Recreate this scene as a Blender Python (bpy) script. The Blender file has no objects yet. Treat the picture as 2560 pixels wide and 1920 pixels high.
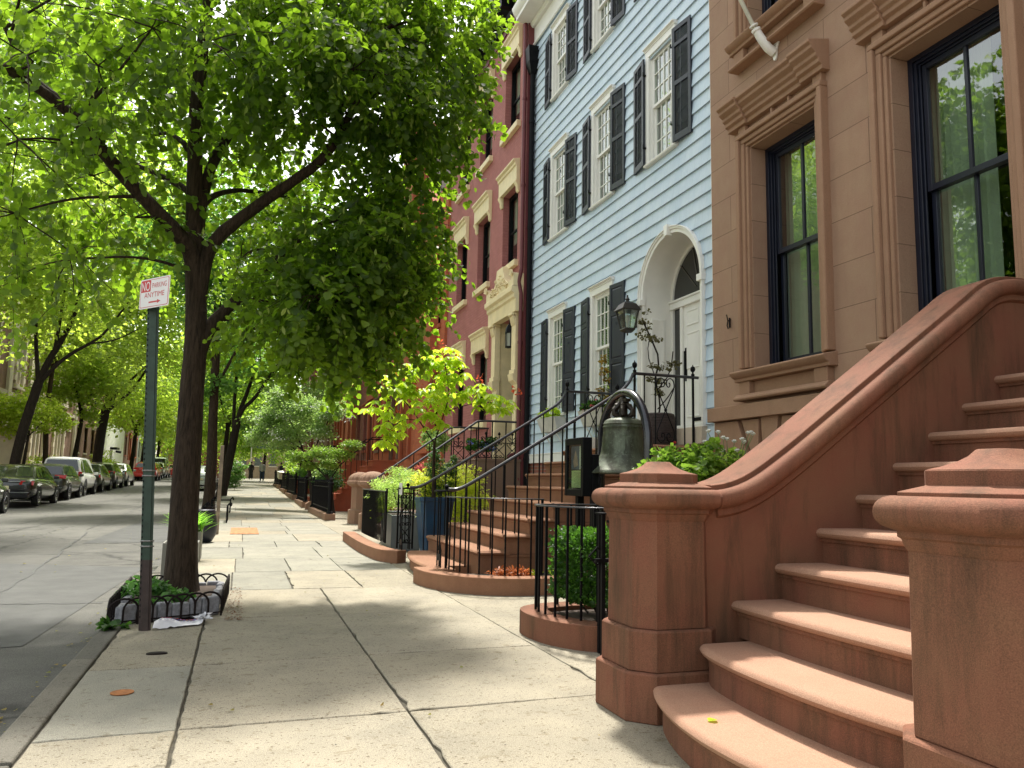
import bpy, math, random
import numpy as np
from mathutils import Vector, Matrix
random.seed(7); rng = np.random.default_rng(7)
R = math.radians
C = bpy.context.scene.collection
SC = bpy.context.scene
# ---------------- camera ----------------
cd = bpy.data.cameras.new('camera'); cam = bpy.data.objects.new('camera', cd); C.objects.link(cam)
cd.sensor_width = 36; cd.lens = 27.62; cd.clip_end = 2000; cd.clip_start = .05
_r = ((0.94576747, 0.0586777, 0.3195009), (-0.32426698, 0.11191515, 0.93932205), (0.01936026, -0.99198383, 0.12487295))
cam.matrix_world = Matrix(((_r[0][0], -_r[0][1], -_r[0][2], 0), (_r[1][0], -_r[1][1], -_r[1][2], 0), (_r[2][0], -_r[2][1], -_r[2][2], 1.15), (0, 0, 0, 1)))
SC.camera = cam
# ---------------- world, sun, exposure ----------------
SUN_D = Vector((0.13, 0.44, 0.88)).normalized()
w = bpy.data.worlds.new('World'); SC.world = w; w.use_nodes = True
nt = w.node_tree; bg = nt.nodes['Background']; sky = nt.nodes.new('ShaderNodeTexSky')
sky.sky_type = 'NISHITA'; sky.sun_disc = False
sky.sun_elevation = math.asin(SUN_D.z); sky.sun_rotation = math.atan2(SUN_D.x, SUN_D.y)
sky.air_density = 1.4; sky.dust_density = 3.0; sky.ozone_density = 0.7
hs = nt.nodes.new('ShaderNodeHueSaturation'); hs.inputs['Saturation'].default_value = .42; hs.inputs['Value'].default_value = 1.05
nt.links.new(sky.outputs[0], hs.inputs['Color'])
wm = nt.nodes.new('ShaderNodeMix'); wm.data_type = 'RGBA'; wm.blend_type = 'MULTIPLY'; wm.inputs[0].default_value = 1; wm.inputs[7].default_value = (1.0, .97, .90, 1)   # thin bright haze
nt.links.new(hs.outputs[0], wm.inputs[6]); nt.links.new(wm.outputs[2], bg.inputs[0]); bg.inputs[1].default_value = 0.15
sl = bpy.data.lights.new('sun', 'SUN'); sl.energy = 3.3; sl.angle = R(4.0); sl.color = (1, .965, .90)
so = bpy.data.objects.new('sun', sl); C.objects.link(so); so.rotation_euler = SUN_D.to_track_quat('Z', 'Y').to_euler(); so.location = (10, 10, 30)
SC.view_settings.view_transform = 'Standard'; SC.view_settings.look = 'None'; SC.view_settings.gamma = 1
SC.view_settings.exposure = 1.36
SC.cycles.max_bounces = 7; SC.cycles.diffuse_bounces = 4; SC.cycles.glossy_bounces = 3; SC.cycles.transmission_bounces = 5; SC.cycles.transparent_max_bounces = 8
SC.cycles.sample_clamp_indirect = 6; SC.cycles.use_denoising = True

# ---------------- materials ----------------
MATS = {}
def newmat(name):
    m = bpy.data.materials.new(name); m.use_nodes = True
    n = m.node_tree.nodes; b = n['Principled BSDF']; MATS[name] = m
    return m, m.node_tree, b
def N(t, typ, **k):
    n = t.nodes.new(typ)
    for a, v in k.items():
        if a.startswith('i_'):
            key = a[2:]; key = int(key) if key.isdigit() else key.replace('_', ' ')
            n.inputs[key].default_value = v
        else: setattr(n, a, v)
    return n
def rgb(c): return (c[0], c[1], c[2], 1)
def mixc(t, f, a, b, mode='MIX'):
    n = N(t, 'ShaderNodeMix', data_type='RGBA', blend_type=mode)
    for s, v in ((0, f), (6, a), (7, b)):
        if hasattr(v, 'is_output') or isinstance(v, bpy.types.NodeSocket): t.links.new(v, n.inputs[s])
        else: n.inputs[s].default_value = v if s == 0 else rgb(v)
    return n.outputs[2]
def coord(t, scale=(1, 1, 1), kind='Object', rot=(0, 0, 0), loc=(0, 0, 0)):
    c = N(t, 'ShaderNodeTexCoord'); m = N(t, 'ShaderNodeMapping')
    m.inputs['Scale'].default_value = scale; m.inputs['Rotation'].default_value = rot; m.inputs['Location'].default_value = loc
    t.links.new(c.outputs[kind], m.inputs[0]); return m.outputs[0]
def noise(t, scale, detail=5, rough=.6, sc=(1, 1, 1), dist=0):
    n = N(t, 'ShaderNodeTexNoise'); n.inputs['Scale'].default_value = scale; n.inputs['Detail'].default_value = detail
    n.inputs['Roughness'].default_value = rough; n.inputs['Distortion'].default_value = dist
    t.links.new(coord(t, sc), n.inputs['Vector']); return n.outputs['Fac']
def ramp(t, v, p0, p1, c0=(0, 0, 0), c1=(1, 1, 1)):
    r = N(t, 'ShaderNodeValToRGB'); t.links.new(v, r.inputs[0])
    r.color_ramp.elements[0].position = p0; r.color_ramp.elements[1].position = p1
    r.color_ramp.elements[0].color = rgb(c0); r.color_ramp.elements[1].color = rgb(c1); return r.outputs[0]
def bump(t, b, h, s=.3, d=.01):
    n = N(t, 'ShaderNodeBump'); n.inputs['Strength'].default_value = s; n.inputs['Distance'].default_value = d
    t.links.new(h, n.inputs['Height']); t.links.new(n.outputs[0], b.inputs['Normal']); return n
def mat(name, col, rough=.6, metal=0, var=.15, vs=6, bs=0, bscale=80, spec=.5, coat=0):
    if name in MATS: return MATS[name]
    m, t, b = newmat(name)
    b.inputs['Roughness'].default_value = rough; b.inputs['Metallic'].default_value = metal
    b.inputs['Specular IOR Level'].default_value = spec; b.inputs['Coat Weight'].default_value = coat
    c2 = tuple(x * (1 - var) for x in col); c3 = tuple(min(1, x * (1 + var)) for x in col)
    f = ramp(t, noise(t, vs), .3, .7)
    t.links.new(mixc(t, f, c2, c3), b.inputs['Base Color'])
    if bs: bump(t, b, noise(t, bscale, 3), bs, .004)
    return m
def stone(name, col, red, dark, streak=1.0, grain=260, rough=.85, ashlar=None, dirt=.35):
    """cast brownstone: vertical weather streaks, blotches, sandy grain"""
    m, t, b = newmat(name); b.inputs['Roughness'].default_value = rough; b.inputs['Specular IOR Level'].default_value = .25
    a = ramp(t, noise(t, 3.2, 6, .65), .35, .68)
    c = mixc(t, a, col, red)
    s = ramp(t, noise(t, 6.5, 7, .72, (1, 1, .13), .25), .47, .78)
    s2 = N(t, 'ShaderNodeMath', operation='MULTIPLY'); t.links.new(s, s2.inputs[0]); s2.inputs[1].default_value = .8 * streak
    c = mixc(t, s2.outputs[0], c, dark)
    g = ramp(t, noise(t, grain, 2, .5), .3, .75, (.72, .72, .72), (1.25, 1.22, 1.2))
    c = mixc(t, 1.0, c, g, 'MULTIPLY')
    d = ramp(t, noise(t, 1.3, 4), .55, .8); d2 = N(t, 'ShaderNodeMath', operation='MULTIPLY'); t.links.new(d, d2.inputs[0]); d2.inputs[1].default_value = dirt
    c = mixc(t, d2.outputs[0], c, dark)
    ha = N(t, 'ShaderNodeMath', operation='MULTIPLY_ADD'); t.links.new(noise(t, 22, 5, .65), ha.inputs[0]); ha.inputs[1].default_value = 1.6; t.links.new(noise(t, grain, 3, .6), ha.inputs[2]); h = ha.outputs[0]
    if ashlar:
        bt = N(t, 'ShaderNodeTexBrick', offset=.5); bt.inputs['Scale'].default_value = 1
        cc = N(t, 'ShaderNodeTexCoord'); sp = N(t, 'ShaderNodeSeparateXYZ'); cb = N(t, 'ShaderNodeCombineXYZ')
        t.links.new(cc.outputs['Object'], sp.inputs[0]); t.links.new(sp.outputs[1], cb.inputs[0])
        ad = N(t, 'ShaderNodeMath', operation='ADD'); t.links.new(sp.outputs[2], ad.inputs[0]); ad.inputs[1].default_value = ashlar[2]
        t.links.new(ad.outputs[0], cb.inputs[1]); t.links.new(cb.outputs[0], bt.inputs['Vector'])
        bt.inputs['Brick Width'].default_value = ashlar[0]; bt.inputs['Row Height'].default_value = ashlar[1]; bt.inputs['Mortar Size'].default_value = .004
        bt.inputs['Color1'].default_value = (1, 1, 1, 1); bt.inputs['Color2'].default_value = (.86, .87, .88, 1); bt.inputs['Mortar'].default_value = (.45, .42, .4, 1)
        c = mixc(t, 1.0, c, bt.outputs[0], 'MULTIPLY')
    t.links.new(c, b.inputs['Base Color']); bump(t, b, h, .45, .003)
    return m
def brick(name, c1, c2, mortar, bw=.2, rh=.068, ms=.008, axis='y', var=.3, rough=.85, bmp=.5):
    m, t, b = newmat(name); b.inputs['Roughness'].default_value = rough; b.inputs['Specular IOR Level'].default_value = .3
    bt = N(t, 'ShaderNodeTexBrick', offset=.5); bt.inputs['Scale'].default_value = 1
    cc = N(t, 'ShaderNodeTexCoord'); sp = N(t, 'ShaderNodeSeparateXYZ'); cb = N(t, 'ShaderNodeCombineXYZ')
    t.links.new(cc.outputs['Object'], sp.inputs[0])
    ad = N(t, 'ShaderNodeMath', operation='ADD'); t.links.new(sp.outputs[0], ad.inputs[0]); t.links.new(sp.outputs[1], ad.inputs[1])
    t.links.new(ad.outputs[0], cb.inputs[0]); t.links.new(sp.outputs[2], cb.inputs[1]); t.links.new(cb.outputs[0], bt.inputs['Vector'])
    bt.inputs['Brick Width'].default_value = bw; bt.inputs['Row Height'].default_value = rh; bt.inputs['Mortar Size'].default_value = ms
    bt.inputs['Color1'].default_value = rgb(c1); bt.inputs['Color2'].default_value = rgb(c2); bt.inputs['Mortar'].default_value = rgb(mortar)
    g = ramp(t, noise(t, 2.2, 5), .3, .75, (1 - var,) * 3, (1 + var * .6,) * 3)
    t.links.new(mixc(t, 1.0, bt.outputs[0], g, 'MULTIPLY'), b.inputs['Base Color'])
    iv = N(t, 'ShaderNodeMath', operation='SUBTRACT'); iv.inputs[0].default_value = 1; t.links.new(bt.outputs['Fac'], iv.inputs[1])
    bump(t, b, iv.outputs[0], bmp, .006)
    return m
def leafmat(name, base, var2, trans, rough=.45, tw=.5):
    m, t, b = newmat(name); b.inputs['Roughness'].default_value = rough; b.inputs['Specular IOR Level'].default_value = .28
    at = N(t, 'ShaderNodeAttribute', attribute_name='var')
    t.links.new(mixc(t, at.outputs['Fac'], base, var2), b.inputs['Base Color'])
    tr = N(t, 'ShaderNodeBsdfTranslucent'); t.links.new(mixc(t, at.outputs['Fac'], trans, tuple(min(1, x * 1.25) for x in trans)), tr.inputs[0])
    mx = N(t, 'ShaderNodeMixShader'); mx.inputs[0].default_value = tw
    t.links.new(b.outputs[0], mx.inputs[1]); t.links.new(tr.outputs[0], mx.inputs[2])
    t.links.new(mx.outputs[0], t.nodes['Material Output'].inputs[0]); return m
def glass(name='window_glass', tint=(.72, .84, .74), refl=.30):
    if name in MATS: return MATS[name]
    m, t, b = newmat(name); t.nodes.remove(b)
    g = N(t, 'ShaderNodeBsdfGlossy'); g.inputs['Roughness'].default_value = .02; g.inputs[0].default_value = (.95, .97, .95, 1)
    tr = N(t, 'ShaderNodeBsdfTransparent'); tr.inputs[0].default_value = rgb(tint)
    fr = N(t, 'ShaderNodeLayerWeight'); fr.inputs[0].default_value = .35
    ma = N(t, 'ShaderNodeMath', operation='MULTIPLY_ADD'); t.links.new(fr.outputs['Facing'], ma.inputs[0]); ma.inputs[1].default_value = .36; ma.inputs[2].default_value = refl * .4
    mx = N(t, 'ShaderNodeMixShader'); t.links.new(ma.outputs[0], mx.inputs[0]); t.links.new(tr.outputs[0], mx.inputs[1]); t.links.new(g.outputs[0], mx.inputs[2])
    n = N(t, 'ShaderNodeBump'); n.inputs['Strength'].default_value = .08; n.inputs['Distance'].default_value = .01; t.links.new(noise(t, 4, 2), n.inputs['Height']); t.links.new(n.outputs[0], g.inputs['Normal'])
    t.links.new(mx.outputs[0], t.nodes['Material Output'].inputs[0]); return m

M_STOOP = stone('stoop_stone', (.195, .092, .052), (.195, .076, .046), (.055, .037, .020), streak=1.25)  # darker base colour carries the shade of risers and walls
M_TREAD = stone('sunlit_tread_stone', (.34, .205, .135), (.34, .185, .12), (.22, .14, .09), streak=.0, dirt=.2)  # same stone as the stoop, lightened to put sunlight into the treads
M_BROWN = stone('facade_stone', (.385, .25, .165), (.355, .215, .145), (.24, .16, .105), streak=.3, ashlar=(1.15, .455, -2.95 + .455 * 10), dirt=.3)
M_BTRIM = stone('facade_trim', (.345, .21, .135), (.315, .185, .115), (.18, .12, .075), streak=.4)
M_BSTEP = stone('blue_house_stoop_stone', (.27, .14, .08), (.23, .11, .062), (.11, .065, .036), streak=.3)
M_IRON = mat('black_iron', (.004, .004, .005), .5, 0, .2, 12, .2, 60, .12)
M_DKIRON = mat('dark_iron', (.012, .008, .007), .6, 0, .3, 12, .3, 60, .15)
M_RAIL = mat('sky_sheen_rail_paint', (.05, .05, .055), .28, .5, .3, 10, .1, 60, .7)  # greyer than the iron: sky reflection on the rails put into base colour
M_WHITE = mat('white_paint', (.78, .77, .72), .45, 0, .05, 3)
M_CREAM = mat('cream_paint', (.74, .62, .37), .6, 0, .1, 4, .2, 40)
M_NAVY = mat('navy_frame_paint', (.007, .009, .02), .4, 0, .2, 5)
M_SHUT = mat('shutter_paint', (.014, .019, .030), .5, 0, .15, 5)
M_CURT = mat('curtain_cloth', (.42, .45, .36), .9, 0, .08, 3)
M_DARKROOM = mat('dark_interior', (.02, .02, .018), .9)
M_RED = brick('red_painted_brick', (.40, .155, .14), (.36, .135, .12), (.31, .12, .105), .2, .07, .008, var=.15, bmp=.7)
M_REDTRIM = mat('oxblood_paint', (.13, .025, .028), .55, 0, .15, 4)
M_FOUND = brick('foundation_brick', (.30, .10, .06), (.22, .07, .05), (.25, .2, .16))
M_GLASS = glass()
M_GLASSF = glass('far_window_glass', (.5, .55, .55), .5)
M_ROOF = mat('roof_felt', (.05, .05, .05), .9)
M_BARK = None
def barkmat(name, c1, c2, sc=(14, 14, 1.6)):
    m, t, b = newmat(name); b.inputs['Roughness'].default_value = .9; b.inputs['Specular IOR Level'].default_value = .2
    n = noise(t, 3, 6, .7, sc, .4); t.links.new(mixc(t, ramp(t, n, .35, .68), c1, c2), b.inputs['Base Color']); bump(t, b, n, .9, .02); return m
M_BARK = barkmat('linden_bark', (.015, .010, .006), (.062, .042, .027))
M_BARK2 = barkmat('dark_bark', (.012, .009, .007), (.04, .03, .022))
M_LINDEN = leafmat('linden_leaf', (.011, .026, .006), (.065, .105, .014), (.30, .51, .024), tw=.48)
M_STREET = leafmat('street_tree_leaf', (.07, .13, .02), (.19, .25, .05), (.60, .78, .09), tw=.52)
M_LIME = leafmat('yellow_green_leaf', (.22, .38, .02), (.40, .52, .03), (.66, .88, .05), tw=.5)
M_CONIF = leafmat('conifer_leaf', (.03, .09, .025), (.06, .13, .03), (.10, .22, .04), tw=.3)
M_BOX = leafmat('boxwood_leaf', (.012, .042, .008), (.045, .115, .016), (.11, .28, .025), tw=.35)
M_FLOW = mat('white_petal', (.8, .8, .74), .8)
M_PINK = leafmat('pink_petal', (.6, .12, .16), (.7, .2, .2), (.7, .15, .15))
M_SOIL = mat('planting_soil', (.05, .032, .022), .95, 0, .4, 30, .8, 60)

# ---------------- mesh helpers ----------------
class MB:
    def __init__(s): s.v = []; s.f = []; s.m = []; s.cm = 0
    def add(s, vs, fs):
        o = len(s.v); s.v += [tuple(map(float, p)) for p in vs]; s.f += [tuple(i + o for i in f) for f in fs]; s.m += [s.cm] * len(fs); return s
    def box(s, x0, x1, y0, y1, z0, z1):
        x0, x1 = sorted((x0, x1)); y0, y1 = sorted((y0, y1)); z0, z1 = sorted((z0, z1))
        return s.add([(x0, y0, z0), (x1, y0, z0), (x1, y1, z0), (x0, y1, z0), (x0, y0, z1), (x1, y0, z1), (x1, y1, z1), (x0, y1, z1)],
                     [(0, 3, 2, 1), (4, 5, 6, 7), (0, 1, 5, 4), (1, 2, 6, 5), (2, 3, 7, 6), (3, 0, 4, 7)])
    def obox(s, c, sx, sy, sz, rz=0, rx=0):
        m = Matrix.Translation(c) @ Matrix.Rotation(rz, 4, 'Z') @ Matrix.Rotation(rx, 4, 'X')
        p = [m @ Vector((a * sx / 2, b * sy / 2, d * sz / 2)) for d in (-1, 1) for a, b in ((-1, -1), (1, -1), (1, 1), (-1, 1))]
        return s.add(p, [(0, 3, 2, 1), (4, 5, 6, 7), (0, 1, 5, 4), (1, 2, 6, 5), (2, 3, 7, 6), (3, 0, 4, 7)])
    def prism(s, poly, z0, z1, axis='z', caps=True):
        n = len(poly)
        def P(a, b, h): return (a, b, h) if axis == 'z' else ((h, a, b) if axis == 'x' else (a, h, b))
        vs = [P(a, b, z0) for a, b in poly] + [P(a, b, z1) for a, b in poly]
        fs = [(i, (i + 1) % n, n + (i + 1) % n, n + i) for i in range(n)]
        if caps: fs += [tuple(range(n - 1, -1, -1)), tuple(range(n, 2 * n))]
        return s.add(vs, fs)
    def quad(s, a, b, c, d): return s.add([a, b, c, d], [(0, 1, 2, 3)])
    def rings(s, rings, cap=True, closed=True):
        n = len(rings[0]); vs = [p for r in rings for p in r]; fs = []
        for i in range(len(rings) - 1):
            for j in range(n if closed else n - 1):
                k = (j + 1) % n; fs.append((i * n + j, i * n + k, (i + 1) * n + k, (i + 1) * n + j))
        if cap and closed: fs += [tuple(range(n - 1, -1, -1)), tuple(range((len(rings) - 1) * n, len(rings) * n))]
        return s.add(vs, fs)
    def tube(s, pts, r, n=8, square=False):
        pts = [Vector(p) for p in pts]; rs = r if isinstance(r, (list, tuple)) else [r] * len(pts)
        rings = []; up = Vector((0, 0, 1)); prev = None
        for i, p in enumerate(pts):
            d = (pts[min(i + 1, len(pts) - 1)] - pts[max(i - 1, 0)]).normalized()
            if prev is None:
                a = up if abs(d.dot(up)) < .9 else Vector((1, 0, 0)); u = d.cross(a).normalized()
            else:
                u = (prev - d * prev.dot(d)).normalized()
            prev = u; v = d.cross(u)
            off = math.pi / n if square else 0
            rings.append([tuple(p + (u * math.cos(2 * math.pi * k / n + off) + v * math.sin(2 * math.pi * k / n + off)) * rs[i]) for k in range(n)])
        return s.rings(rings)
    def lathe(s, prof, c=(0, 0), n=20, oct_=None):
        rings = [[(c[0] + r * math.cos(2 * math.pi * (k + .5) / n), c[1] + r * math.sin(2 * math.pi * (k + .5) / n), z) for k in range(n)] for r, z in prof]
        return s.rings(rings)
    def poly_loft(s, f, prof):
        """f(r)->2d polygon; prof=[(r,z)]"""
        return s.rings([[(x, y, z) for x, y in f(r)] for r, z in prof])
    def sweep_y(s, prof, path):
        """profile in (y, dz) swept along path [(x,z)]"""
        rings = []
        for i, (x, z) in enumerate(path):
            a = path[max(i - 1, 0)]; b = path[min(i + 1, len(path) - 1)]; dx, dz = b[0] - a[0], b[1] - a[1]; L = math.hypot(dx, dz)
            nx, nz = -dz / L, dx / L
            rings.append([(x + nx * h, y, z + nz * h) for y, h in prof])
        return s.rings(rings)
def link(name, me, parent=None):
    o = bpy.data.objects.new(name, me); C.objects.link(o)
    if parent is not None: o.parent = parent
    return o
def build(name, mb, mats, parent=None, smooth=35, bevel=0, loc=None, seg=2):
    """geometry is given in world metres; the parent's own origin is subtracted"""
    me = bpy.data.meshes.new(name)
    off = Vector((0, 0, 0)); p = parent
    while p is not None: off += p.location; p = p.parent
    if loc is not None: off = off + Vector(loc)
    me.from_pydata([(a - off.x, b - off.y, c - off.z) for a, b, c in mb.v], [], mb.f)
    mats = mats if isinstance(mats, (list, tuple)) else [mats]
    for m in mats: me.materials.append(m)
    if len(mats) > 1: me.polygons.foreach_set('material_index', mb.m)
    if smooth:
        me.polygons.foreach_set('use_smooth', [True] * len(me.polygons)); me.set_sharp_from_angle(angle=R(smooth))
    me.validate(); me.update()
    o = link(name, me, parent)
    if loc is not None: o.location = loc
    if bevel:
        b = o.modifiers.new('bevel', 'BEVEL'); b.width = bevel; b.segments = seg; b.limit_method = 'ANGLE'; b.angle_limit = R(50); b.harden_normals = False
    return o
def tag(o, label=None, cat=None, group=None, kind=None):
    for k, v in (('label', label), ('category', cat), ('group', group), ('kind', kind)):
        if v: o[k] = v
    return o
def thing(name, label, cat, loc=(0, 0, 0), group=None):
    o = bpy.data.objects.new(name, None); C.objects.link(o); o.location = loc; o.empty_display_size = .2
    return tag(o, label, cat, group)
def copy_tree(o, parent=None):
    c = o.copy(); C.objects.link(c); c.parent = parent
    for ch in list(o.children): copy_tree(ch, c)
    return c
def npmesh(name, V, k, mats, parent=None, var=None, smooth=False, quads=None, matidx=None):
    """V (n*k,3) array; faces: list of index tuples within the k-vertex unit (quads), or one face of k vertices"""
    off = Vector((0, 0, 0)); p = parent
    while p is not None: off += p.location; p = p.parent
    V = V - np.array(off[:]); n = len(V) // k
    quads = quads or [tuple(range(k))]; q = len(quads[0]); nf = n * len(quads)
    base = (np.arange(n) * k)[:, None, None]; idx = (base + np.array(quads)[None]).reshape(-1)
    me = bpy.data.meshes.new(name); me.vertices.add(len(V)); me.vertices.foreach_set('co', V.astype(np.float32).ravel())
    me.loops.add(nf * q); me.loops.foreach_set('vertex_index', idx.astype(np.int32))
    me.polygons.add(nf); me.polygons.foreach_set('loop_start', (np.arange(nf) * q).astype(np.int32))
    for m in (mats if isinstance(mats, (list, tuple)) else [mats]): me.materials.append(m)
    a = me.attributes.new('var', 'FLOAT', 'FACE'); vv = rng.random(n) if var is None else var
    a.data.foreach_set('value', np.repeat(vv, len(quads)).astype(np.float32))
    if matidx is not None: me.polygons.foreach_set('material_index', np.repeat(matidx, len(quads)).astype(np.int32))
    me.update(calc_edges=True); me.validate()
    return link(name, me, parent)
LEAF6 = np.array([(0, 0, 0), (.25, .40, .12), (.62, .42, .13), (1, 0, 0), (.62, -.42, .13), (.25, -.40, .12)])
LANCE = np.array([(0, 0, 0), (.35, .17, .05), (.7, .15, .05), (1, 0, 0), (.7, -.15, .05), (.35, -.17, .05)])
Q6 = [(0, 1, 2, 3), (0, 3, 4, 5)]
def unit(a): return a / (np.linalg.norm(a, axis=-1, keepdims=True) + 1e-9)
def leaves(P, T, Nn, S, shape=LEAF6):
    T = unit(T); B = unit(np.cross(Nn, T)); Nn = np.cross(T, B)
    k = len(shape); sh = shape[None, :, :] * S[:, None, None]
    V = P[:, None, :] + sh[:, :, 0:1] * T[:, None, :] + sh[:, :, 1:2] * B[:, None, :] + sh[:, :, 2:3] * Nn[:, None, :]
    return V.reshape(-1, 3)
def in_ball(n, shell=.35):
    d = unit(rng.normal(size=(n, 3))); r = (shell + (1 - shell) * rng.random(n)) ** .6; return d * r[:, None]
def spray_crown(blobs, per=16, size=.085, dens=1.0, droop=.5, flat=.75):
    """leaf sprays: short drooping twigs with leaves in two ranks"""
    Ps = []; Ds = []
    for x, y, z, r, n in blobs:
        n = max(3, int(n * dens)); u = in_ball(n, .25); Ps.append(np.array([x, y, z]) + u * np.array([r, r, r * flat]))
        d = u * .7 + rng.normal(size=(n, 3)) * .5; d[:, 2] -= droop; Ds.append(unit(d))
    P0 = np.concatenate(Ps); D0 = np.concatenate(Ds); n = len(P0)
    L = .28 + .25 * rng.random(n)
    tt = (np.arange(per) + .5) / per
    side = np.where(np.arange(per) % 2 == 0, 1., -1.)
    up = np.tile(np.array([0, 0, 1.]), (n, 1)) + rng.normal(size=(n, 3)) * .35
    S0 = unit(np.cross(D0, up)); U0 = np.cross(S0, D0)
    P = P0[:, None, :] + D0[:, None, :] * (L[:, None] * tt[None])[..., None]
    P[:, :, 2] -= (tt[None] ** 2) * .12 * L[:, None] * 3
    P = P + rng.normal(size=P.shape) * .015
    T = S0[:, None, :] * side[None, :, None] * .8 + D0[:, None, :] * .6 + np.array([0, 0, -.45]) + rng.normal(size=P.shape) * .35
    Nn = U0[:, None, :] + rng.normal(size=P.shape) * .55
    S = size * (.6 + .7 * rng.random(P.shape[:2]))
    return leaves(P.reshape(-1, 3), T.reshape(-1, 3), unit(Nn.reshape(-1, 3)), S.reshape(-1)), P0, D0, L
def cloud_crown(blobs, n, size, shape=LEAF6, flat=.8, shell=.3, down=.3):
    w_ = np.array([b[3] ** 2 for b in blobs]); w_ = w_ / w_.sum(); Ps = []; Ts = []
    # clumps inside every blob give light and dark masses
    for b, q in zip(blobs, w_):
        m = int(n * q); nc = max(4, m // 45); cc = in_ball(nc, shell) * b[3]; cc[:, 2] *= flat
        ci = rng.integers(0, nc, m); rad = b[3] * .20
        off = rng.normal(size=(m, 3)) * rad * np.array([1, 1, .45]); Ps.append(np.array(b[:3]) + cc[ci] + off)
        Ts.append(unit(off) + rng.normal(size=(m, 3)) * .5 - np.array([0, 0, down]))
    P = np.concatenate(Ps); T = np.concatenate(Ts); Nn = np.array([0, 0, 1.]) + rng.normal(size=P.shape) * .6
    S = size * (.6 + .8 * rng.random(len(P)))
    return leaves(P, T, unit(Nn), S, shape)
def arc(c, r, a0, a1, n): return [(c[0] + r * math.cos(R(a0 + (a1 - a0) * i / n)), c[1] + r * math.sin(R(a0 + (a1 - a0) * i / n))) for i in range(n + 1)]
def smoothpath(pts, it=2):
    pts = [Vector(p) for p in pts]
    for _ in range(it):
        q = [pts[0]]
        for a, b in zip(pts, pts[1:]): q += [a * .75 + b * .25, a * .25 + b * .75]
        q.append(pts[-1]); pts = q
    return [tuple(p) for p in pts]
def G(y): return 0 if y < 30 else min(.02 * (y - 30), 1.05)
# =============== SETTING ===============
def attr_var(o, vals):
    a = o.data.attributes.new('var', 'FLOAT', 'FACE'); a.data.foreach_set('value', vals)
def slabmat(name, c1, c2, fleck, stain=(.12, .08, .05)):
    m, t, b = newmat(name); b.inputs['Roughness'].default_value = .9; b.inputs['Specular IOR Level'].default_value = .25
    at = N(t, 'ShaderNodeAttribute', attribute_name='var')
    c = mixc(t, at.outputs['Fac'], c1, c2)
    g = ramp(t, noise(t, 1.7, 6, .65), .3, .72, (.78, .785, .79), (1.14, 1.13, 1.1)); c = mixc(t, 1, c, g, 'MULTIPLY')
    g = ramp(t, noise(t, 190, 2, .6), .32, .7, (.62, .61, .6), (1.3, 1.29, 1.27)); c = mixc(t, 1, c, g, 'MULTIPLY')
    f = ramp(t, noise(t, 48, 3, .6), .60, .66, (1, 1, 1), fleck); c = mixc(t, 1, c, f, 'MULTIPLY')
    f = ramp(t, noise(t, 13, 5, .6, (1, 1, 1), .6), .58, .68, (1, 1, 1), (.72, .68, .62)); c = mixc(t, 1, c, f, 'MULTIPLY')
    v = N(t, 'ShaderNodeTexVoronoi', feature='DISTANCE_TO_EDGE'); v.inputs['Scale'].default_value = .55; v.inputs['Randomness'].default_value = 1
    nn = N(t, 'ShaderNodeTexNoise'); nn.inputs['Scale'].default_value = 7; cc = coord(t); t.links.new(cc, nn.inputs['Vector'])
    vm = N(t, 'ShaderNodeVectorMath', operation='MULTIPLY_ADD'); t.links.new(nn.outputs['Color'], vm.inputs[0]); vm.inputs[1].default_value = (.25, .25, 0); t.links.new(cc, vm.inputs[2]); t.links.new(vm.outputs[0], v.inputs['Vector'])
    k = ramp(t, v.outputs['Distance'], .0015, .006, (.35, .33, .3), (1, 1, 1)); msk = ramp(t, noise(t, .5, 2), .56, .62)
    c = mixc(t, msk, c, mixc(t, 1, c, k, 'MULTIPLY'))
    t.links.new(c, b.inputs['Base Color']); bump(t, b, noise(t, 160, 4, .7), .5, .004); return m
M_CONC = slabmat('sidewalk_concrete', (.26, .235, .178), (.30, .272, .21), (.45, .4, .36))
M_BLUEST = slabmat('bluestone_flag', (.215, .21, .175), (.26, .25, .205), (.8, .78, .75))
M_JOINT = mat('joint_dirt', (.06, .052, .035), .95, 0, .5, 20, .6, 60)
M_CURB = slabmat('kerb_stone', (.11, .105, .09), (.155, .145, .12), (.6, .56, .5))
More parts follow.
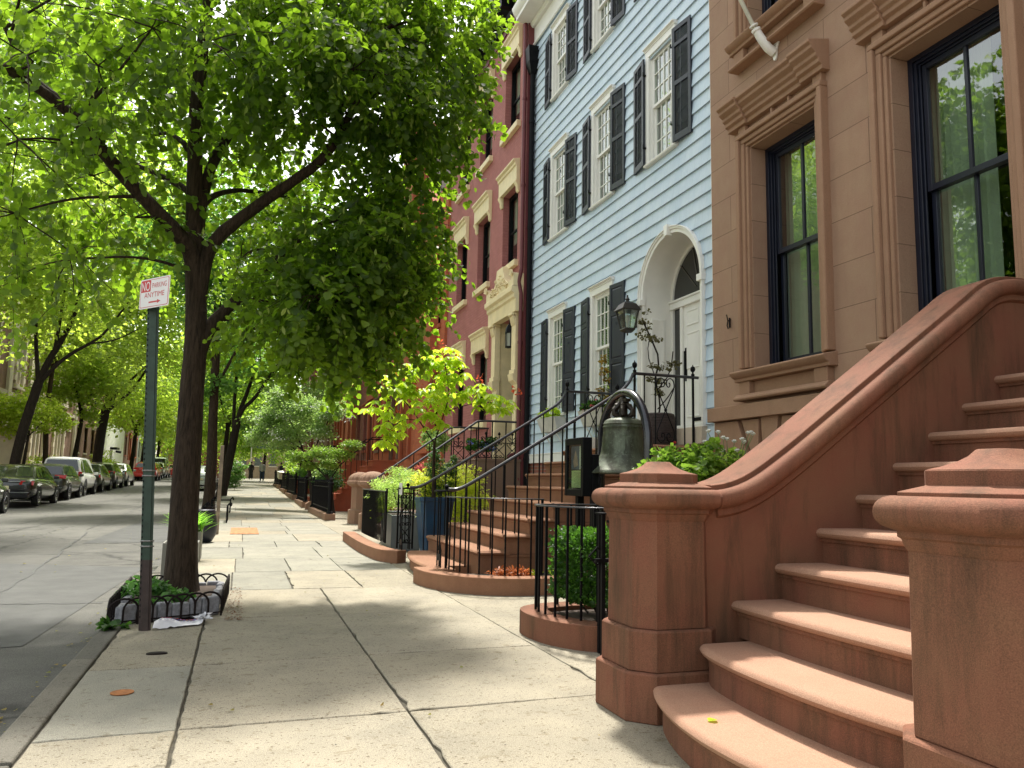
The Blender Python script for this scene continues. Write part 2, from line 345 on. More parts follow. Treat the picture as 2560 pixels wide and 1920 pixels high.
def asphalt():
    m, t, b = newmat('asphalt'); b.inputs['Roughness'].default_value = .88; b.inputs['Specular IOR Level'].default_value = .3
    c = mixc(t, ramp(t, noise(t, .35, 4, .6, (1, .35, 1)), .38, .62), (.085, .083, .074), (.125, .122, .108))
    c = mixc(t, 1, c, ramp(t, noise(t, 150, 2, .7), .3, .72, (.55, .55, .55), (1.45, 1.43, 1.4)), 'MULTIPLY')
    c = mixc(t, 1, c, ramp(t, noise(t, 2.5, 6, .7), .35, .7, (.8, .8, .8), (1.12, 1.12, 1.1)), 'MULTIPLY')
    v = N(t, 'ShaderNodeTexVoronoi', feature='DISTANCE_TO_EDGE'); v.inputs['Scale'].default_value = .32
    nn = N(t, 'ShaderNodeTexNoise'); nn.inputs['Scale'].default_value = 3; cc = coord(t); t.links.new(cc, nn.inputs['Vector'])
    vm = N(t, 'ShaderNodeVectorMath', operation='MULTIPLY_ADD'); t.links.new(nn.outputs['Color'], vm.inputs[0]); vm.inputs[1].default_value = (.5, .5, 0); t.links.new(cc, vm.inputs[2]); t.links.new(vm.outputs[0], v.inputs['Vector'])
    c = mixc(t, 1, c, ramp(t, v.outputs['Distance'], .002, .010, (.45, .45, .45), (1, 1, 1)), 'MULTIPLY')
    t.links.new(c, b.inputs['Base Color']); bump(t, b, noise(t, 140, 4, .7), .7, .006); return m
M_ASPH = asphalt()
M_PATCH = mat('asphalt_patch', (.055, .055, .05), .85, 0, .25, 3, .6, 140)
M_GROUND = mat('ground_earth', (.12, .11, .09), .95, 0, .3, .5)
def strip(name, xs, ys, z, m, kind='structure'):
    mb = MB()
    for xa, xb in zip(xs, xs[1:]):
        for ya, yb in zip(ys, ys[1:]): mb.quad((xa, ya, G(ya) + z), (xb, ya, G(ya) + z), (xb, yb, G(yb) + z), (xa, yb, G(yb) + z))
    return tag(build(name, mb, m, smooth=0), kind=kind)
YS = list(range(-12, 150, 3))
tag(build('ground', MB().quad((-400, -300, -.35), (400, -300, -.35), (400, 500, -.35), (-400, 500, -.35)), M_GROUND, smooth=0), kind='structure')
strip('road', [-8.75, -.93], YS, -.075, M_ASPH)
mb = MB(); rr_ = random.Random(9)   # tar sealed cracks
for (x0, y0, x1, y1) in ((-1.5, 4, -2.4, 9), (-2.2, 9, -3.0, 19), (-4.8, 8, -4.4, 26), (-1.2, 8.6, -4.6, 8.9), (-1.3, 14, -6, 14.8), (-3.2, 20, -3.6, 34), (-6, 20, -1.2, 20.6)):
    n_ = 40; pts = [(x0 + (x1 - x0) * k / n_ + rr_.gauss(0, .02), y0 + (y1 - y0) * k / n_ + rr_.gauss(0, .02)) for k in range(n_ + 1)]
    for (a, b_), (c_, d) in zip(pts, pts[1:]):
        L_ = math.hypot(c_ - a, d - b_) or 1; nx, ny = -(d - b_) / L_ * .012, (c_ - a) / L_ * .012; mb.quad((a - nx, b_ - ny, G(b_) - .067), (c_ - nx, d - ny, G(d) - .067), (c_ + nx, d + ny, G(d) - .067), (a + nx, b_ + ny, G(b_) - .067))
tag(build('road_crack', mb, mat('tar_seal', (.03, .03, .03), .6), smooth=0), kind='structure')
mb = MB()  # darker asphalt patches
for p in (((-3.6, 6.2), (-1.4, 6.6), (-1.15, 11.8), (-3.1, 12.6)), ((-6.4, 12), (-4.2, 12.5), (-4.6, 19), (-6.6, 18.5)), ((-2.6, 16), (-1.3, 16.2), (-1.3, 22), (-2.5, 22.4))):
    mb.add([(x, y, -.071) for x, y in p], [(0, 1, 2, 3)])
tag(build('road_patch', mb, M_PATCH, smooth=0), kind='structure')
strip('sidewalk_bed', [-.80, 5.75], YS, -.018, M_JOINT)
colx = [-.795, -.21, .87, 2.06]
base = [-4.5, -3, -1.5, -.1, 1.3, 2.7, 4.05, 5.38, 7.05, 8.75, 10.35, 12.1, 13.3]
mb = MB(); var = []
def slab(xa, xb, ya, yb, m, tilt=.004, sk=0.0, z=0.0):
    g = .0055 if ya < 8.8 else .0035; t_ = [random.uniform(-tilt, tilt) * .6 for _ in range(4)]
    h = [z + G(ya) + t_[0], z + G(ya) + t_[1], z + G(yb) + t_[2], z + G(yb) + t_[3]]
    s0 = sk * (xa); s1 = sk * (xb)
    q = [(xa + g, ya + g + s0), (xb - g, ya + g + s1), (xb - g, yb - g + s1), (xa + g, yb - g + s0)]
    top = []; k_ = 1 if ya > 20 else (5 if ya > 9 else 16)     # worn, slightly chipped edges
    for i in range(4):
        (ax, ay), (bx, by) = q[i], q[(i + 1) % 4]; cx, cy = (q[0][0] + q[2][0]) / 2, (q[0][1] + q[2][1]) / 2
        for j in range(k_):
            u = j / k_; jit = 0 if j == 0 else abs(random.gauss(0, .0035)) + (random.uniform(.008, .02) if random.random() < .05 else 0); x = ax + (bx - ax) * u; y = ay + (by - ay) * u
            dx, dy = (0, math.copysign(jit, cy - y)) if i % 2 == 0 else (math.copysign(jit, cx - x), 0)
            top.append((x + dx, y + dy, h[i] + (h[(i + 1) % 4] - h[i]) * u))
    n_ = len(top); mb.cm = m; mb.add([(x, y, z_ - .05) for x, y, z_ in top] + top, [tuple(range(n_, 2 * n_))] + [(i, (i + 1) % n_, n_ + (i + 1) % n_, n_ + i) for i in range(n_)]); var.extend([random.random()] * (n_ + 1))
for ci in range(3):
    ys = list(base)
    while ys[-1] < 140: ys.append(ys[-1] + random.choice((1.2, 1.5, 1.7)))
    ys = [q for q in ys if q < 8.8]
    for a, b_ in zip(ys, ys[1:]):
        if ci == 0 and 6.9 < a < 8.7: continue                      # tree pit
        if ci in (0, 1) and 17.0 < (a + b_) / 2 < 18.8 and ci == 1: pass
        blue = (ci == 0 and abs(a - 4.05) < .1) or (a > 8.6 and random.random() < .75)
        off = random.uniform(-.04, .04) if a > 5.5 else 0
        slab(colx[ci], colx[ci + 1], a + (off if a > 8.8 else 0), b_ + (off if a > 8.8 else 0), 1 if blue else 0, sk=.03 if a < 7 else 0)
ya = 8.75
while ya < 140:   # further on the flags change size from row to row
    yb = {8.75: 10.4, 10.4: 12.1}.get(round(ya, 2), ya + random.choice((1.1, 1.35, 1.6, 1.9))); n_ = random.choice((3, 3, 4)); cut = [-.795] + sorted(-.795 + 2.855 * (k + random.uniform(-.12, .12)) / n_ for k in range(1, n_)) + [2.06]
    for xa, xb in zip(cut, cut[1:]): slab(xa, xb, ya, yb, 1 if random.random() < .75 else 0)
    ya = yb
# remaining strips beside the tree pit and the court between the kerb line and the houses
slab(-.795, -.21, 6.70, 6.90, 0)
for a in (-3.5, -1.2, 1.1, 3.4, 5.7, 8.0, 10.3, 12.6, 14.9): slab(2.06, 3.4, a, a + 2.3, 0, .002, z=-.004); slab(3.4, 5.72, a, a + 2.3, 0, .002, z=-.004)
a = 17.2
while a < 130: slab(2.06, 5.72, a, a + 2.5, 0, .002, z=-.004); a += 2.5
sw = build('sidewalk', mb, [M_CONC, M_BLUEST], smooth=0, bevel=.005, seg=1); attr_var(sw, var); tag(sw, kind='structure')
mb = MB(); var = []; y = -6.
while y < 140:
    L_ = random.uniform(1.2, 2.2); g = .006; dz = random.uniform(-.008, .006)
    mb.cm = 0; q = [(-.935, y + g), (-.80, y + g), (-.80, y + L_ - g), (-.935, y + L_ - g)]; h = [G(y), G(y), G(y + L_), G(y + L_)]
    mb.add([(a, b_, z_ - .3) for (a, b_), z_ in zip(q, h)] + [(a, b_, z_ + dz) for (a, b_), z_ in zip(q, h)], [(4, 5, 6, 7), (0, 1, 5, 4), (1, 2, 6, 5), (2, 3, 7, 6), (3, 0, 4, 7)]); var += [random.random()] * 5; y += L_
o = build('kerb', mb, M_CURB, smooth=0, bevel=.012, seg=2); attr_var(o, var); tag(o, kind='structure')
# far pavement
strip('far_sidewalk', [-14, -8.75], YS, .02, mat('far_pavement', (.28, .26, .22), .9, 0, .2, 2, .3, 80))

# =============== BUILDING HELPERS ===============
def wallgrid(mb, X, y0, y1, z0, z1, holes, reveal, back=True):
    ys = sorted({y0, y1, *[h[0] for h in holes], *[h[1] for h in holes]}); zs = sorted({z0, z1, *[h[2] for h in holes], *[h[3] for h in holes]})
    for a, b_ in zip(ys, ys[1:]):
        for c, d in zip(zs, zs[1:]):
            yc, zc = (a + b_) / 2, (c + d) / 2
            if any(h[0] < yc < h[1] and h[2] < zc < h[3] for h in holes): continue
            mb.quad((X, a, c), (X, a, d), (X, b_, d), (X, b_, c))
    s = 1 if reveal > 0 else -1
    for a, b_, c, d in holes:
        r = X + reveal
        mb.quad((X, a, c), (r, a, c), (r, a, d), (X, a, d)); mb.quad((X, b_, c), (X, b_, d), (r, b_, d), (r, b_, c))
        mb.quad((X, a, d), (r, a, d), (r, b_, d), (X, b_, d)); mb.quad((X, a, c), (X, b_, c), (r, b_, c), (r, a, c))
def shell(mb, X, XB, y0, y1, z0, z1):
    mb.quad((X, y0, z0), (X, y0, z1), (XB, y0, z1), (XB, y0, z0)); mb.quad((X, y1, z0), (XB, y1, z0), (XB, y1, z1), (X, y1, z1))
    mb.quad((XB, y0, z0), (XB, y0, z1), (XB, y1, z1), (XB, y1, z0))
def fascia(mb, X, y0, y1, z0, z1, w, d):
    """three sides of a frame (two jambs and a head) of width w, proud by d"""
    mb.box(X - d, X + .02, y0, y0 + w, z0, z1 - w); mb.box(X - d, X + .02, y1 - w, y1, z0, z1 - w); mb.box(X - d, X + .02, y0, y1, z1 - w, z1)
def xprof(mb, prof, X, y0, y1, dirx=-1):
    """extrude a (projection, z) profile along Y"""
    mb.prism([(X + dirx * p, z) for p, z in prof], y0, y1, axis='y')

# =============== BROWNSTONE HOUSE ===============
bs = thing('brownstone_house', 'brown stone house front with tall black framed windows, right of the pale blue house', 'house', (5.6, 3.5, 0))
XB = 5.6
def wb(yc, za, zb): return (yc - .565, yc + .565, za, zb)
bwin = [(7.10, 2.50, 5.23), (4.93, 2.50, 5.23), (7.10, 6.62, 9.1), (4.93, 6.62, 9.1)]
mb = MB(); wallgrid(mb, XB, -2.5, 8.52, 0, 12.4, [wb(*q) for q in bwin] + [(2.15, 3.4, 2.1, 5.0)], .30); shell(mb, XB, 14, -2.5, 8.52, 0, 12.4)
mb.quad((XB, -2.5, 12.4), (14, -2.5, 12.4), (14, 8.52, 12.4), (XB, 8.52, 12.4))
build('wall', mb, M_BROWN, bs, smooth=0)
mb = MB(); mb.box(5.48, 5.62, -2.4, 1.5, 1.945, 2.115); build('belt_course', mb, M_BTRIM, bs, bevel=.008)
mb = MB(); mb.box(5.48, 5.62, 4, 8.5, 1.945, 2.115)
build('belt_course', mb, M_BTRIM, bs, bevel=.008)
mb = MB()
for q in ([(8.40, 1.93), (7.95, 1.93), (7.70, 1.40), (8.40, 1.40)], [(7.86, 1.93), (7.54, 1.93), (7.56, 1.40), (7.62, 1.40)], [(7.50, 1.97), (7.19, 1.97), (7.27, 1.40), (7.46, 1.40)], [(7.13, 1.93), (6.1, 1.93), (6.1, 1.40), (7.20, 1.40)]):
    mb.prism(q, 5.535, 5.62, axis='x')
build('keystone_lintel', mb, M_BTRIM, bs, bevel=.006)
mb = MB(); mb.prism([(5.60, 12.0), (5.60, 12.6), (4.95, 12.6), (4.95, 12.45), (5.2, 12.3), (5.3, 12.05)], -2.5, 8.5, axis='y'); build('roof_cornice', mb, M_BTRIM, bs)
def bs_window(yc, za, zb):
    z1 = zb + .19; L_ = (XB, yc, za)
    mb = MB(); y0, y1 = yc - .755, yc + .755
    fascia(mb, XB, y0, y1, za + .04, z1, .062, .10); fascia(mb, XB, y0 + .062, y1 - .062, za + .04, z1 - .062, .062, .065); fascia(mb, XB, y0 + .124, y1 - .124, za + .04, z1 - .124, .045, .04)
    w_ = build('window', mb, M_BTRIM, bs, bevel=.012, loc=(0, yc, za))
    mb = MB(); c0, c1 = yc - .80, yc + .90
    for a, b_, e in ((c0, c0 + .36, .03), (c0 + .36, c1 - .36, 0), (c1 - .36, c1, .03)):
        xprof(mb, [(-.01, z1 + .10), (.07 + e, z1 + .10), (.07 + e, z1 + .15), (.11 + e, z1 + .17), (.11 + e, z1 + .21), (.145 + e, z1 + .235), (.145 + e, z1 + .27), (.20 + e, z1 + .31), (.20 + e, z1 + .345), (.235 + e, z1 + .37), (.235 + e, z1 + .40), (-.01, z1 + .455)], XB, a, b_)
    for a in (y0 + .02, y1 - .16, yc - .2, yc + .1): mb.box(XB - (.06 if abs(a - yc) > .5 else .05), XB + .01, a, a + (.14 if abs(a - yc) > .5 else .03), z1 + .003, z1 + .10)
    build('cornice', mb, M_BTRIM, w_, bevel=.006)
    mb = MB(); s0, s1 = yc - .78, yc + .83
    xprof(mb, [(-.01, za - .12), (.11, za - .12), (.11, za - .085), (.145, za - .07), (.18, za - .03), (.185, za - .012), (.165, za + .0), (-.01, za + .035)], XB, s0, s1)
    for a in (s0 + .06, s1 - .26): mb.box(XB - .085, XB + .01, a, a + .2, za - .27, za - .12)
    mb.box(XB - .02, XB + .01, s0 + .26, s1 - .26, za - .27, za - .12)
    xprof(mb, [(-.01, za - .345), (.135, za - .345), (.15, za - .33), (.15, za - .31), (.125, za - .295), (.105, za - .27), (-.01, za - .27)], XB, s0 + .02, s1 - .02)
    build('sill', mb, M_BTRIM, w_, bevel=.008)
    # dark painted frame and sashes
    mb = MB(); X = XB + .20; a, b_ = yc - .565, yc + .565; mid = (za + zb) / 2 + .06
    for k, (xx, ww) in enumerate(((X, .055), (X + .02, .085), (X + .045, .105))):
        mb.box(xx, xx + .018, a, a + ww, za + .035, zb); mb.box(xx, xx + .018, b_ - ww, b_, za + .035, zb); mb.box(xx, xx + .018, a + ww, b_ - ww, zb - ww * .9, zb)
    build('frame', mb, M_NAVY, w_, bevel=.003)
    mb = MB(); i0, i1 = a + .105, b_ - .105
    def sash(x, lo, hi, bot):
        mb.box(x, x + .04, i0, i0 + .05, lo, hi); mb.box(x, x + .04, i1 - .05, i1, lo, hi); mb.box(x, x + .04, i0 + .05, i1 - .05, hi - .055, hi)
        mb.box(x, x + .04, i0 + .05, i1 - .05, lo, lo + bot); mb.box(x + .004, x + .036, yc - .018, yc + .018, lo + bot, hi - .055)
    sash(X + .065, mid - .03, zb - .09, .06); sash(X + .11, za + .035, mid + .03, .11)
    build('sash', mb, M_NAVY, w_, bevel=.004)
    mb = MB(); mb.quad((X + .085, i0 + .04, mid), (X + .085, i0 + .04, zb - .1), (X + .085, i1 - .04, zb - .1), (X + .085, i1 - .04, mid))
    mb.quad((X + .13, i0 + .04, za + .1), (X + .13, i0 + .04, mid), (X + .13, i1 - .04, mid), (X + .13, i1 - .04, za + .1)); build('glass', mb, M_GLASS, w_, smooth=0)
    mb = MB(); n = 26; r_ = []
    pts = [(X + .30 + .03 * math.sin(k * 1.9) + .012 * math.sin(k * 4.1), i1 + .12 - k * .026) for k in range(n)]
    mb.rings([[(x, y, za - .1) for x, y in pts], [(x, y, zb + .1) for x, y in pts]], closed=False)
    build('curtain', mb, M_CURT, w_)
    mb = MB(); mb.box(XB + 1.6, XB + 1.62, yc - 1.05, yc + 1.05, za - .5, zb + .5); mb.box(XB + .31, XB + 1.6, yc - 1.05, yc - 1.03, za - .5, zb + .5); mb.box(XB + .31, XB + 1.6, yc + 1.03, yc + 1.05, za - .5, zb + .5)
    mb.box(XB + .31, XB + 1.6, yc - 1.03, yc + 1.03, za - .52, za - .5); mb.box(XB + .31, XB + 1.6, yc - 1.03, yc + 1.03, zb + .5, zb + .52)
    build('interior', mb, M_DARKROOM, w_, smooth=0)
    return w_
for q in bwin: bs_window(*q)
mb = MB(); mb.box(5.82, 5.88, 2.15, 3.4, 2.1, 5.0); build('door', mb, M_NAVY, bs)
mb = MB(); fascia(mb, XB, 1.95, 3.6, 2.1, 5.2, .2, .1); build('door_surround', mb, M_BTRIM, bs, bevel=.01)

# flagpole on the brownstone front
fp = thing('flagpole', 'cream painted flagpole with its bracket on the brownstone front above the window cornice', 'flagpole', (5.6, 7.16, 6.1))
mb = MB(); mb.prism([(7.16 + .075 * math.cos(R(a)) * (1 if 0 <= a <= 180 else .62), 6.27 + (.13 if 0 <= a <= 180 else .2) * math.sin(R(a))) for a in range(0, 360, 15)], 5.575, 5.6, axis='x')
mb.tube([(5.58, 7.16, 6.17), (5.50, 7.17, 6.22), (5.42, 7.19, 6.33), (5.36, 7.2, 6.43)], [.055, .055, .05, .045], 12)
mb.tube([(5.37, 7.197, 6.41), (5.355, 7.2, 6.44)], .055, 12); mb.tube([(5.34, 7.203, 6.465), (5.33, 7.205, 6.485)], .052, 12)
build('bracket', mb, M_WHITE, fp, bevel=.006)
mb = MB(); mb.tube([(5.37, 7.2, 6.40), (4.72, 7.28, 7.65)], .024, 12); build('pole', mb, mat('weathered_cream_paint', (.5, .48, .38), .5), fp)
mb = MB(); mb.lathe([(.014, 0), (.014, .02)], n=8); mb.v = [(5.57 - z, 7.16 + x, 6.33 + y) for x, y, z in mb.v]; build('bolt', mb, M_DKIRON, fp)
hk = MB(); hk.tube([(5.6, 8.14, 3.2), (5.56, 8.14, 3.18), (5.545, 8.135, 3.12), (5.555, 8.13, 3.08), (5.575, 8.13, 3.1)], .008, 6); hk.tube([(5.56, 8.14, 3.18), (5.55, 8.15, 3.26)], .007, 6)
hk.tube([(5.585, 8.14, 3.1), (5.585, 8.14, 3.22)], .012, 6)
tag(build('wall_hook', hk, M_DKIRON), 'small dark iron hook on the brownstone wall left of the window', 'hook')

# =============== BROWNSTONE STOOP ===============
st = thing('stone_stoop', 'reddish brown stone stoop with curved cheek walls climbing to the right', 'stoop', (2.1, 2.76, 0))
YA, YBk, R_ = 1.93, 3.61, .187
def bullnose(mb, pts, z, back, th=.055, h=.055):
    """tread: plan polygon given by the front edge pts (y from high to low); rounded nosing"""
    prof = [(0, .0), (.014, .003), (.027, .012), (.033, .026), (.027, .04), (.014, .05), (.0, .053)]
    pts = [Vector((x, y, 0)) for x, y in pts]; rings = []
    for i, p in enumerate(pts):
        d = (pts[min(i + 1, len(pts) - 1)] - pts[max(i - 1, 0)]).normalized(); nrm = Vector((d.y, -d.x, 0))
        if nrm.x > 0: nrm = -nrm
        q = p - nrm * .033
        rings.append([(back, p.y, z)] + [(q.x + nrm.x * o, q.y + nrm.y * o, z - dz) for o, dz in prof] + [(back, p.y, z - .053)])
    mb.rings(rings)
def riser(mb, pts, z0, z1, back, inset=.045):
    P = [Vector((x, y, 0)) for x, y in pts]; q = []
    for i, p in enumerate(P):
        d = (P[min(i + 1, len(P) - 1)] - P[max(i - 1, 0)]).normalized(); nrm = Vector((d.y, -d.x, 0))
        if nrm.x > 0: nrm = -nrm
        q.append(p - nrm * inset)
    mb.rings([[(p.x, p.y, z0), (p.x, p.y, z1 + .002)] + [(back, p.y, z1 + .002), (back, p.y, z0)] for p in q])
    mb.rings([[(p.x - .012, p.y, z1 - .018), (p.x - .012, p.y, z1 + .001), (p.x + .02, p.y, z1 + .001), (p.x + .02, p.y, z1 - .018)] for p in q])
s1 = [(1.955, 3.53), (1.90, 3.42), (1.84, 3.25), (1.79, 3.05), (1.765, 2.85), (1.76, 2.72), (1.765, 2.55), (1.79, 2.35), (1.83, 2.2), (1.89, 2.05), (1.94, 1.99)]
s2 = [(2.21, 3.52), (2.165, 3.42), (2.13, 3.25), (2.105, 3.0), (2.10, 2.76), (2.105, 2.5), (2.13, 2.27), (2.165, 2.10), (2.2, 2.0)]
for i, s_ in enumerate([s1, s2] + [None] * 9):
    k = i + 1; z = R_ * k
    if s_ is None:
        x = 2.46 + (k - 3) * .2757 if k < 11 else 4.66
        cv = .035 if k == 3 else (.02 if k == 4 else 0)
        s_ = [(x + .0 - cv * (1 - ((y - 2.77) / .84) ** 2) * 1.0, y) for y in np.linspace(YBk + .02, YA - .02, 9)]
    s_ = smoothpath([(x, y, 0) for x, y in s_], 1); s_ = [(p[0], p[1]) for p in s_]
    back = (2.55 if k == 1 else 2.85 if k == 2 else s_[0][0] + .42) if k < 11 else 5.6
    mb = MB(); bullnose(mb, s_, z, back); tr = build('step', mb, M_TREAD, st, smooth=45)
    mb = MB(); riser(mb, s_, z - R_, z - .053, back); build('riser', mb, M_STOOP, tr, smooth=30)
cop = [(2.36, 1.135), (2.44, 1.145), (2.54, 1.175), (2.64, 1.225), (2.75, 1.295), (2.88, 1.382), (3.03, 1.49), (3.44, 1.785), (3.9, 2.115), (4.2, 2.33), (4.29, 2.40), (4.38, 2.455), (4.48, 2.49), (4.6, 2.505), (5.6, 2.51)]
cop = [(p[0], p[2]) for p in smoothpath([(x, 0, z) for x, z in cop], 1)]
def cheek(y0, y1, side):
    mb = MB(); top = [(x, z - .07) for x, z in cop]
    mb.prism([(2.2, 0)] + [(2.2, 1.06)] + top + [(5.6, 0)], y0, y1, axis='y')
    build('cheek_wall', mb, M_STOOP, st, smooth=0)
    ym = (y0 + y1) / 2; hw = (y1 - y0) / 2
    # rounded roll with a cove under it, flat slab on top
    rp = []
    for a in range(-90, 91, 15): rp.append((ym + hw + .035 + .05 * math.cos(R(a)) - .01, -.052 + .048 * math.sin(R(a))))
    lp = [(2 * ym - y, z) for y, z in reversed(rp)]
    prof = [(ym - hw - .002, -.150), (ym + hw + .002, -.150), (ym + hw + .02, -.135), (ym + hw + .02, -.105)] + rp + lp + [(ym - hw - .02, -.105), (ym - hw - .02, -.135)]
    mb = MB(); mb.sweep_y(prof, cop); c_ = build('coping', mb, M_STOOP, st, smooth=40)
    mb = MB(); mb.sweep_y([(ym - hw + .012, -.02), (ym + hw - .012, -.02), (ym + hw - .012, .022), (ym - hw + .03, .026), (ym - hw + .012, .022)], cop); build('coping_slab', mb, M_STOOP, c_, smooth=40, bevel=.004)
cheek(3.61, 3.93, 1); cheek(1.61, 1.93, -1)
def oct_(cx, cy, ch):
    def f(r):
        c = r * ch
        return [(cx - r, cy - r + c), (cx - r + c, cy - r), (cx + r - c, cy - r), (cx + r, cy - r + c), (cx + r, cy + r - c), (cx + r - c, cy + r), (cx - r + c, cy + r), (cx - r, cy + r - c)]
    return f
def newel(cx, cy):
    f = oct_(cx, cy, .40); mb = MB()
    mb.poly_loft(f, [(.285, 0), (.285, .225), (.278, .235)]); nw = build('newel_post', mb, M_STOOP, st, smooth=20, bevel=.006)
    mb = MB(); mb.poly_loft(f, [(.258, .235), (.258, .425), (.25, .435)]); build('plinth', mb, M_STOOP, nw, smooth=20, bevel=.006)
    mb = MB(); mb.poly_loft(f, [(.230, .435), (.226, .985)]); build('shaft', mb, M_STOOP, nw, smooth=20, bevel=.005)
    prof = [(.228, .97), (.236, .985), (.242, 1.005), (.252, 1.012), (.252, 1.03), (.268, 1.035)] + [(.268 + .042 * math.cos(R(a)), 1.085 + .047 * math.sin(R(a))) for a in range(-80, 81, 16)] + [(.262, 1.134)]
    mb = MB(); mb.poly_loft(f, prof); build('cap', mb, M_STOOP, nw, smooth=38)
    mb = MB(); mb.poly_loft(f, [(.248, 1.13), (.248, 1.146), (.180, 1.166), (.178, 1.166), (.178, 1.212)]); build('cap_block', mb, M_STOOP, nw, smooth=15, bevel=.003)
    mb = MB(); mb.poly_loft(f, [(.178, 1.208), (.176, 1.214), (.14, 1.224), (.10, 1.240), (.072, 1.258), (.055, 1.276), (.05, 1.278)]); build('finial', mb, M_STOOP, nw, smooth=35)
newel(2.14, 3.80); newel(2.14, 1.755)
# =============== PALE BLUE HOUSE ===============
bh = thing('blue_house', 'pale blue shingled house with white sashes and charcoal shutters', 'house', (5.7, 12, 0))
XH = 5.7
m, t, b = newmat('blue_shingle'); b.inputs['Roughness'].default_value = .6
n1 = noise(t, 2.2, 4); c = mixc(t, ramp(t, n1, .35, .7), (.475, .58, .665), (.56, .655, .725))
n2 = noise(t, 60, 3, .6, (1, 1, .05)); c = mixc(t, 1, c, ramp(t, n2, .3, .7, (.93, .94, .95), (1.05, 1.04, 1.03)), 'MULTIPLY')
bt = N(t, 'ShaderNodeTexBrick', offset=.37); cc = N(t, 'ShaderNodeTexCoord'); sp = N(t, 'ShaderNodeSeparateXYZ'); cb = N(t, 'ShaderNodeCombineXYZ')
t.links.new(cc.outputs['Object'], sp.inputs[0]); t.links.new(sp.outputs[1], cb.inputs[0]); ad = N(t, 'ShaderNodeMath', operation='ADD'); ad.inputs[1].default_value = 20 * .2075 - 1.745 - .002
t.links.new(sp.outputs[2], ad.inputs[0]); t.links.new(ad.outputs[0], cb.inputs[1]); t.links.new(cb.outputs[0], bt.inputs['Vector'])
for k_, v_ in (('Scale', 1), ('Brick Width', .17), ('Row Height', .2075), ('Mortar Size', .0022), ('Color1', (1, 1, 1, 1)), ('Color2', (.92, .95, .97, 1)), ('Mortar', (.72, .74, .76, 1))): bt.inputs[k_].default_value = v_
c = mixc(t, .75, c, mixc(t, 1, c, bt.outputs[0], 'MULTIPLY')); t.links.new(c, b.inputs['Base Color']); M_BLUE = MATS['blue_shingle']
WY = [13.985, 11.98, 9.94]
win2 = [(y, 6.10, 7.80) for y in WY]; win3 = [(y, 9.10, 10.52) for y in WY]; win1 = [(y, 2.50, 4.42) for y in WY[:2]]
CW = .445
holes = [(y - CW + .06, y + CW - .06, a, b_) for y, a, b_ in win1 + win2 + win3]
DC, DR, DZ = 9.72, .80, 3.97     # arched doorway centre, clear radius, springing height
mb = MB(); z = 1.745; EX = .2075; y0, y1 = 8.5, 15.55
while z < 10.88:
    zt = min(z + EX, 10.9); cuts = [(h[0], h[1]) for h in holes if h[2] - .02 < (z + zt) / 2 < h[3] + .05]
    near_arch = z < DZ + DR + .03
    sub = 6 if near_arch else 1
    for s in range(sub):
        za = z + (zt - z) * s / sub; zb = z + (zt - z) * (s + 1) / sub
        def xz(q): return XH - .004 - .027 * (1 - (q - z) / EX)
        segs = [(y0, y1)]; arch = None
        if near_arch:
            rr = DR + .04
            def ch(q): return rr if q <= DZ else math.sqrt(max(rr * rr - (q - DZ) ** 2, 0))
            arch = (ch(za), ch(zb))
        pts = sorted(cuts)
        cur = y0; out = []
        for a, b_ in pts: out.append((cur, a)); cur = b_
        out.append((cur, y1))
        for a, b_ in out:
            if b_ - a < .001: continue
            if arch and a < DC < b_ and arch[0] > 0:
                mb.quad((xz(za), a, za), (xz(zb), a, zb), (xz(zb), DC - arch[1], zb), (xz(za), DC - arch[0], za))
                mb.quad((xz(za), DC + arch[0], za), (xz(zb), DC + arch[1], zb), (xz(zb), b_, zb), (xz(za), b_, za))
                if s == 0: mb.quad((XH, a, za), (xz(za), a, za), (xz(za), DC - arch[0], za), (XH, DC - arch[0], za)); mb.quad((XH, DC + arch[0], za), (xz(za), DC + arch[0], za), (xz(za), b_, za), (XH, b_, za))
            else:
                mb.quad((xz(za), a, za), (xz(zb), a, zb), (xz(zb), b_, zb), (xz(za), b_, za))
                if s == 0: mb.quad((XH, a, za), (xz(za), a, za), (xz(za), b_, za), (XH, b_, za))
    z += EX
shell(mb, XH, 14, y0, y1, 0, 11.6)
mb.quad((XH, y0, 11.6), (14, y0, 11.6), (14, y1, 11.6), (XH, y1, 11.6))
build('shingle_wall', mb, M_BLUE, bh, smooth=0)
mb = MB(); mb.box(5.69, 5.72, 8.5, 8.9, 0, 1.745); build('foundation', mb, M_FOUND, bh, smooth=0)
mb = MB(); mb.box(5.69, 5.72, 11.4, 15.55, 0, 1.56); build('foundation', mb, M_FOUND, bh, smooth=0)
mb = MB(); mb.box(5.65, 5.72, 10.66, 15.55, 1.56, 1.74); mb.box(5.64, 5.66, 10.66, 15.55, 1.725, 1.745)
mb.box(5.672, 5.72, 8.5, 8.64, 1.745, 10.9); build('skirting_board', mb, M_WHITE, bh, bevel=.003)
mb = MB(); mb.box(5.655, 5.71, 8.5, 15.55, 10.9, 11.3)
xprof(mb, [(0, 11.3), (.1, 11.3), (.14, 11.36), (.14, 11.40), (.46, 11.42), (.46, 11.50), (.52, 11.56), (.56, 11.66), (.56, 11.70), (0, 11.8)], 5.70, 8.5, 15.62)
xprof(mb, [(0.045, 10.86), (.075, 10.88), (.075, 10.92), (.045, 10.94)], 5.70, 8.5, 15.55)
build('eaves_cornice', mb, M_WHITE, bh, bevel=.004)
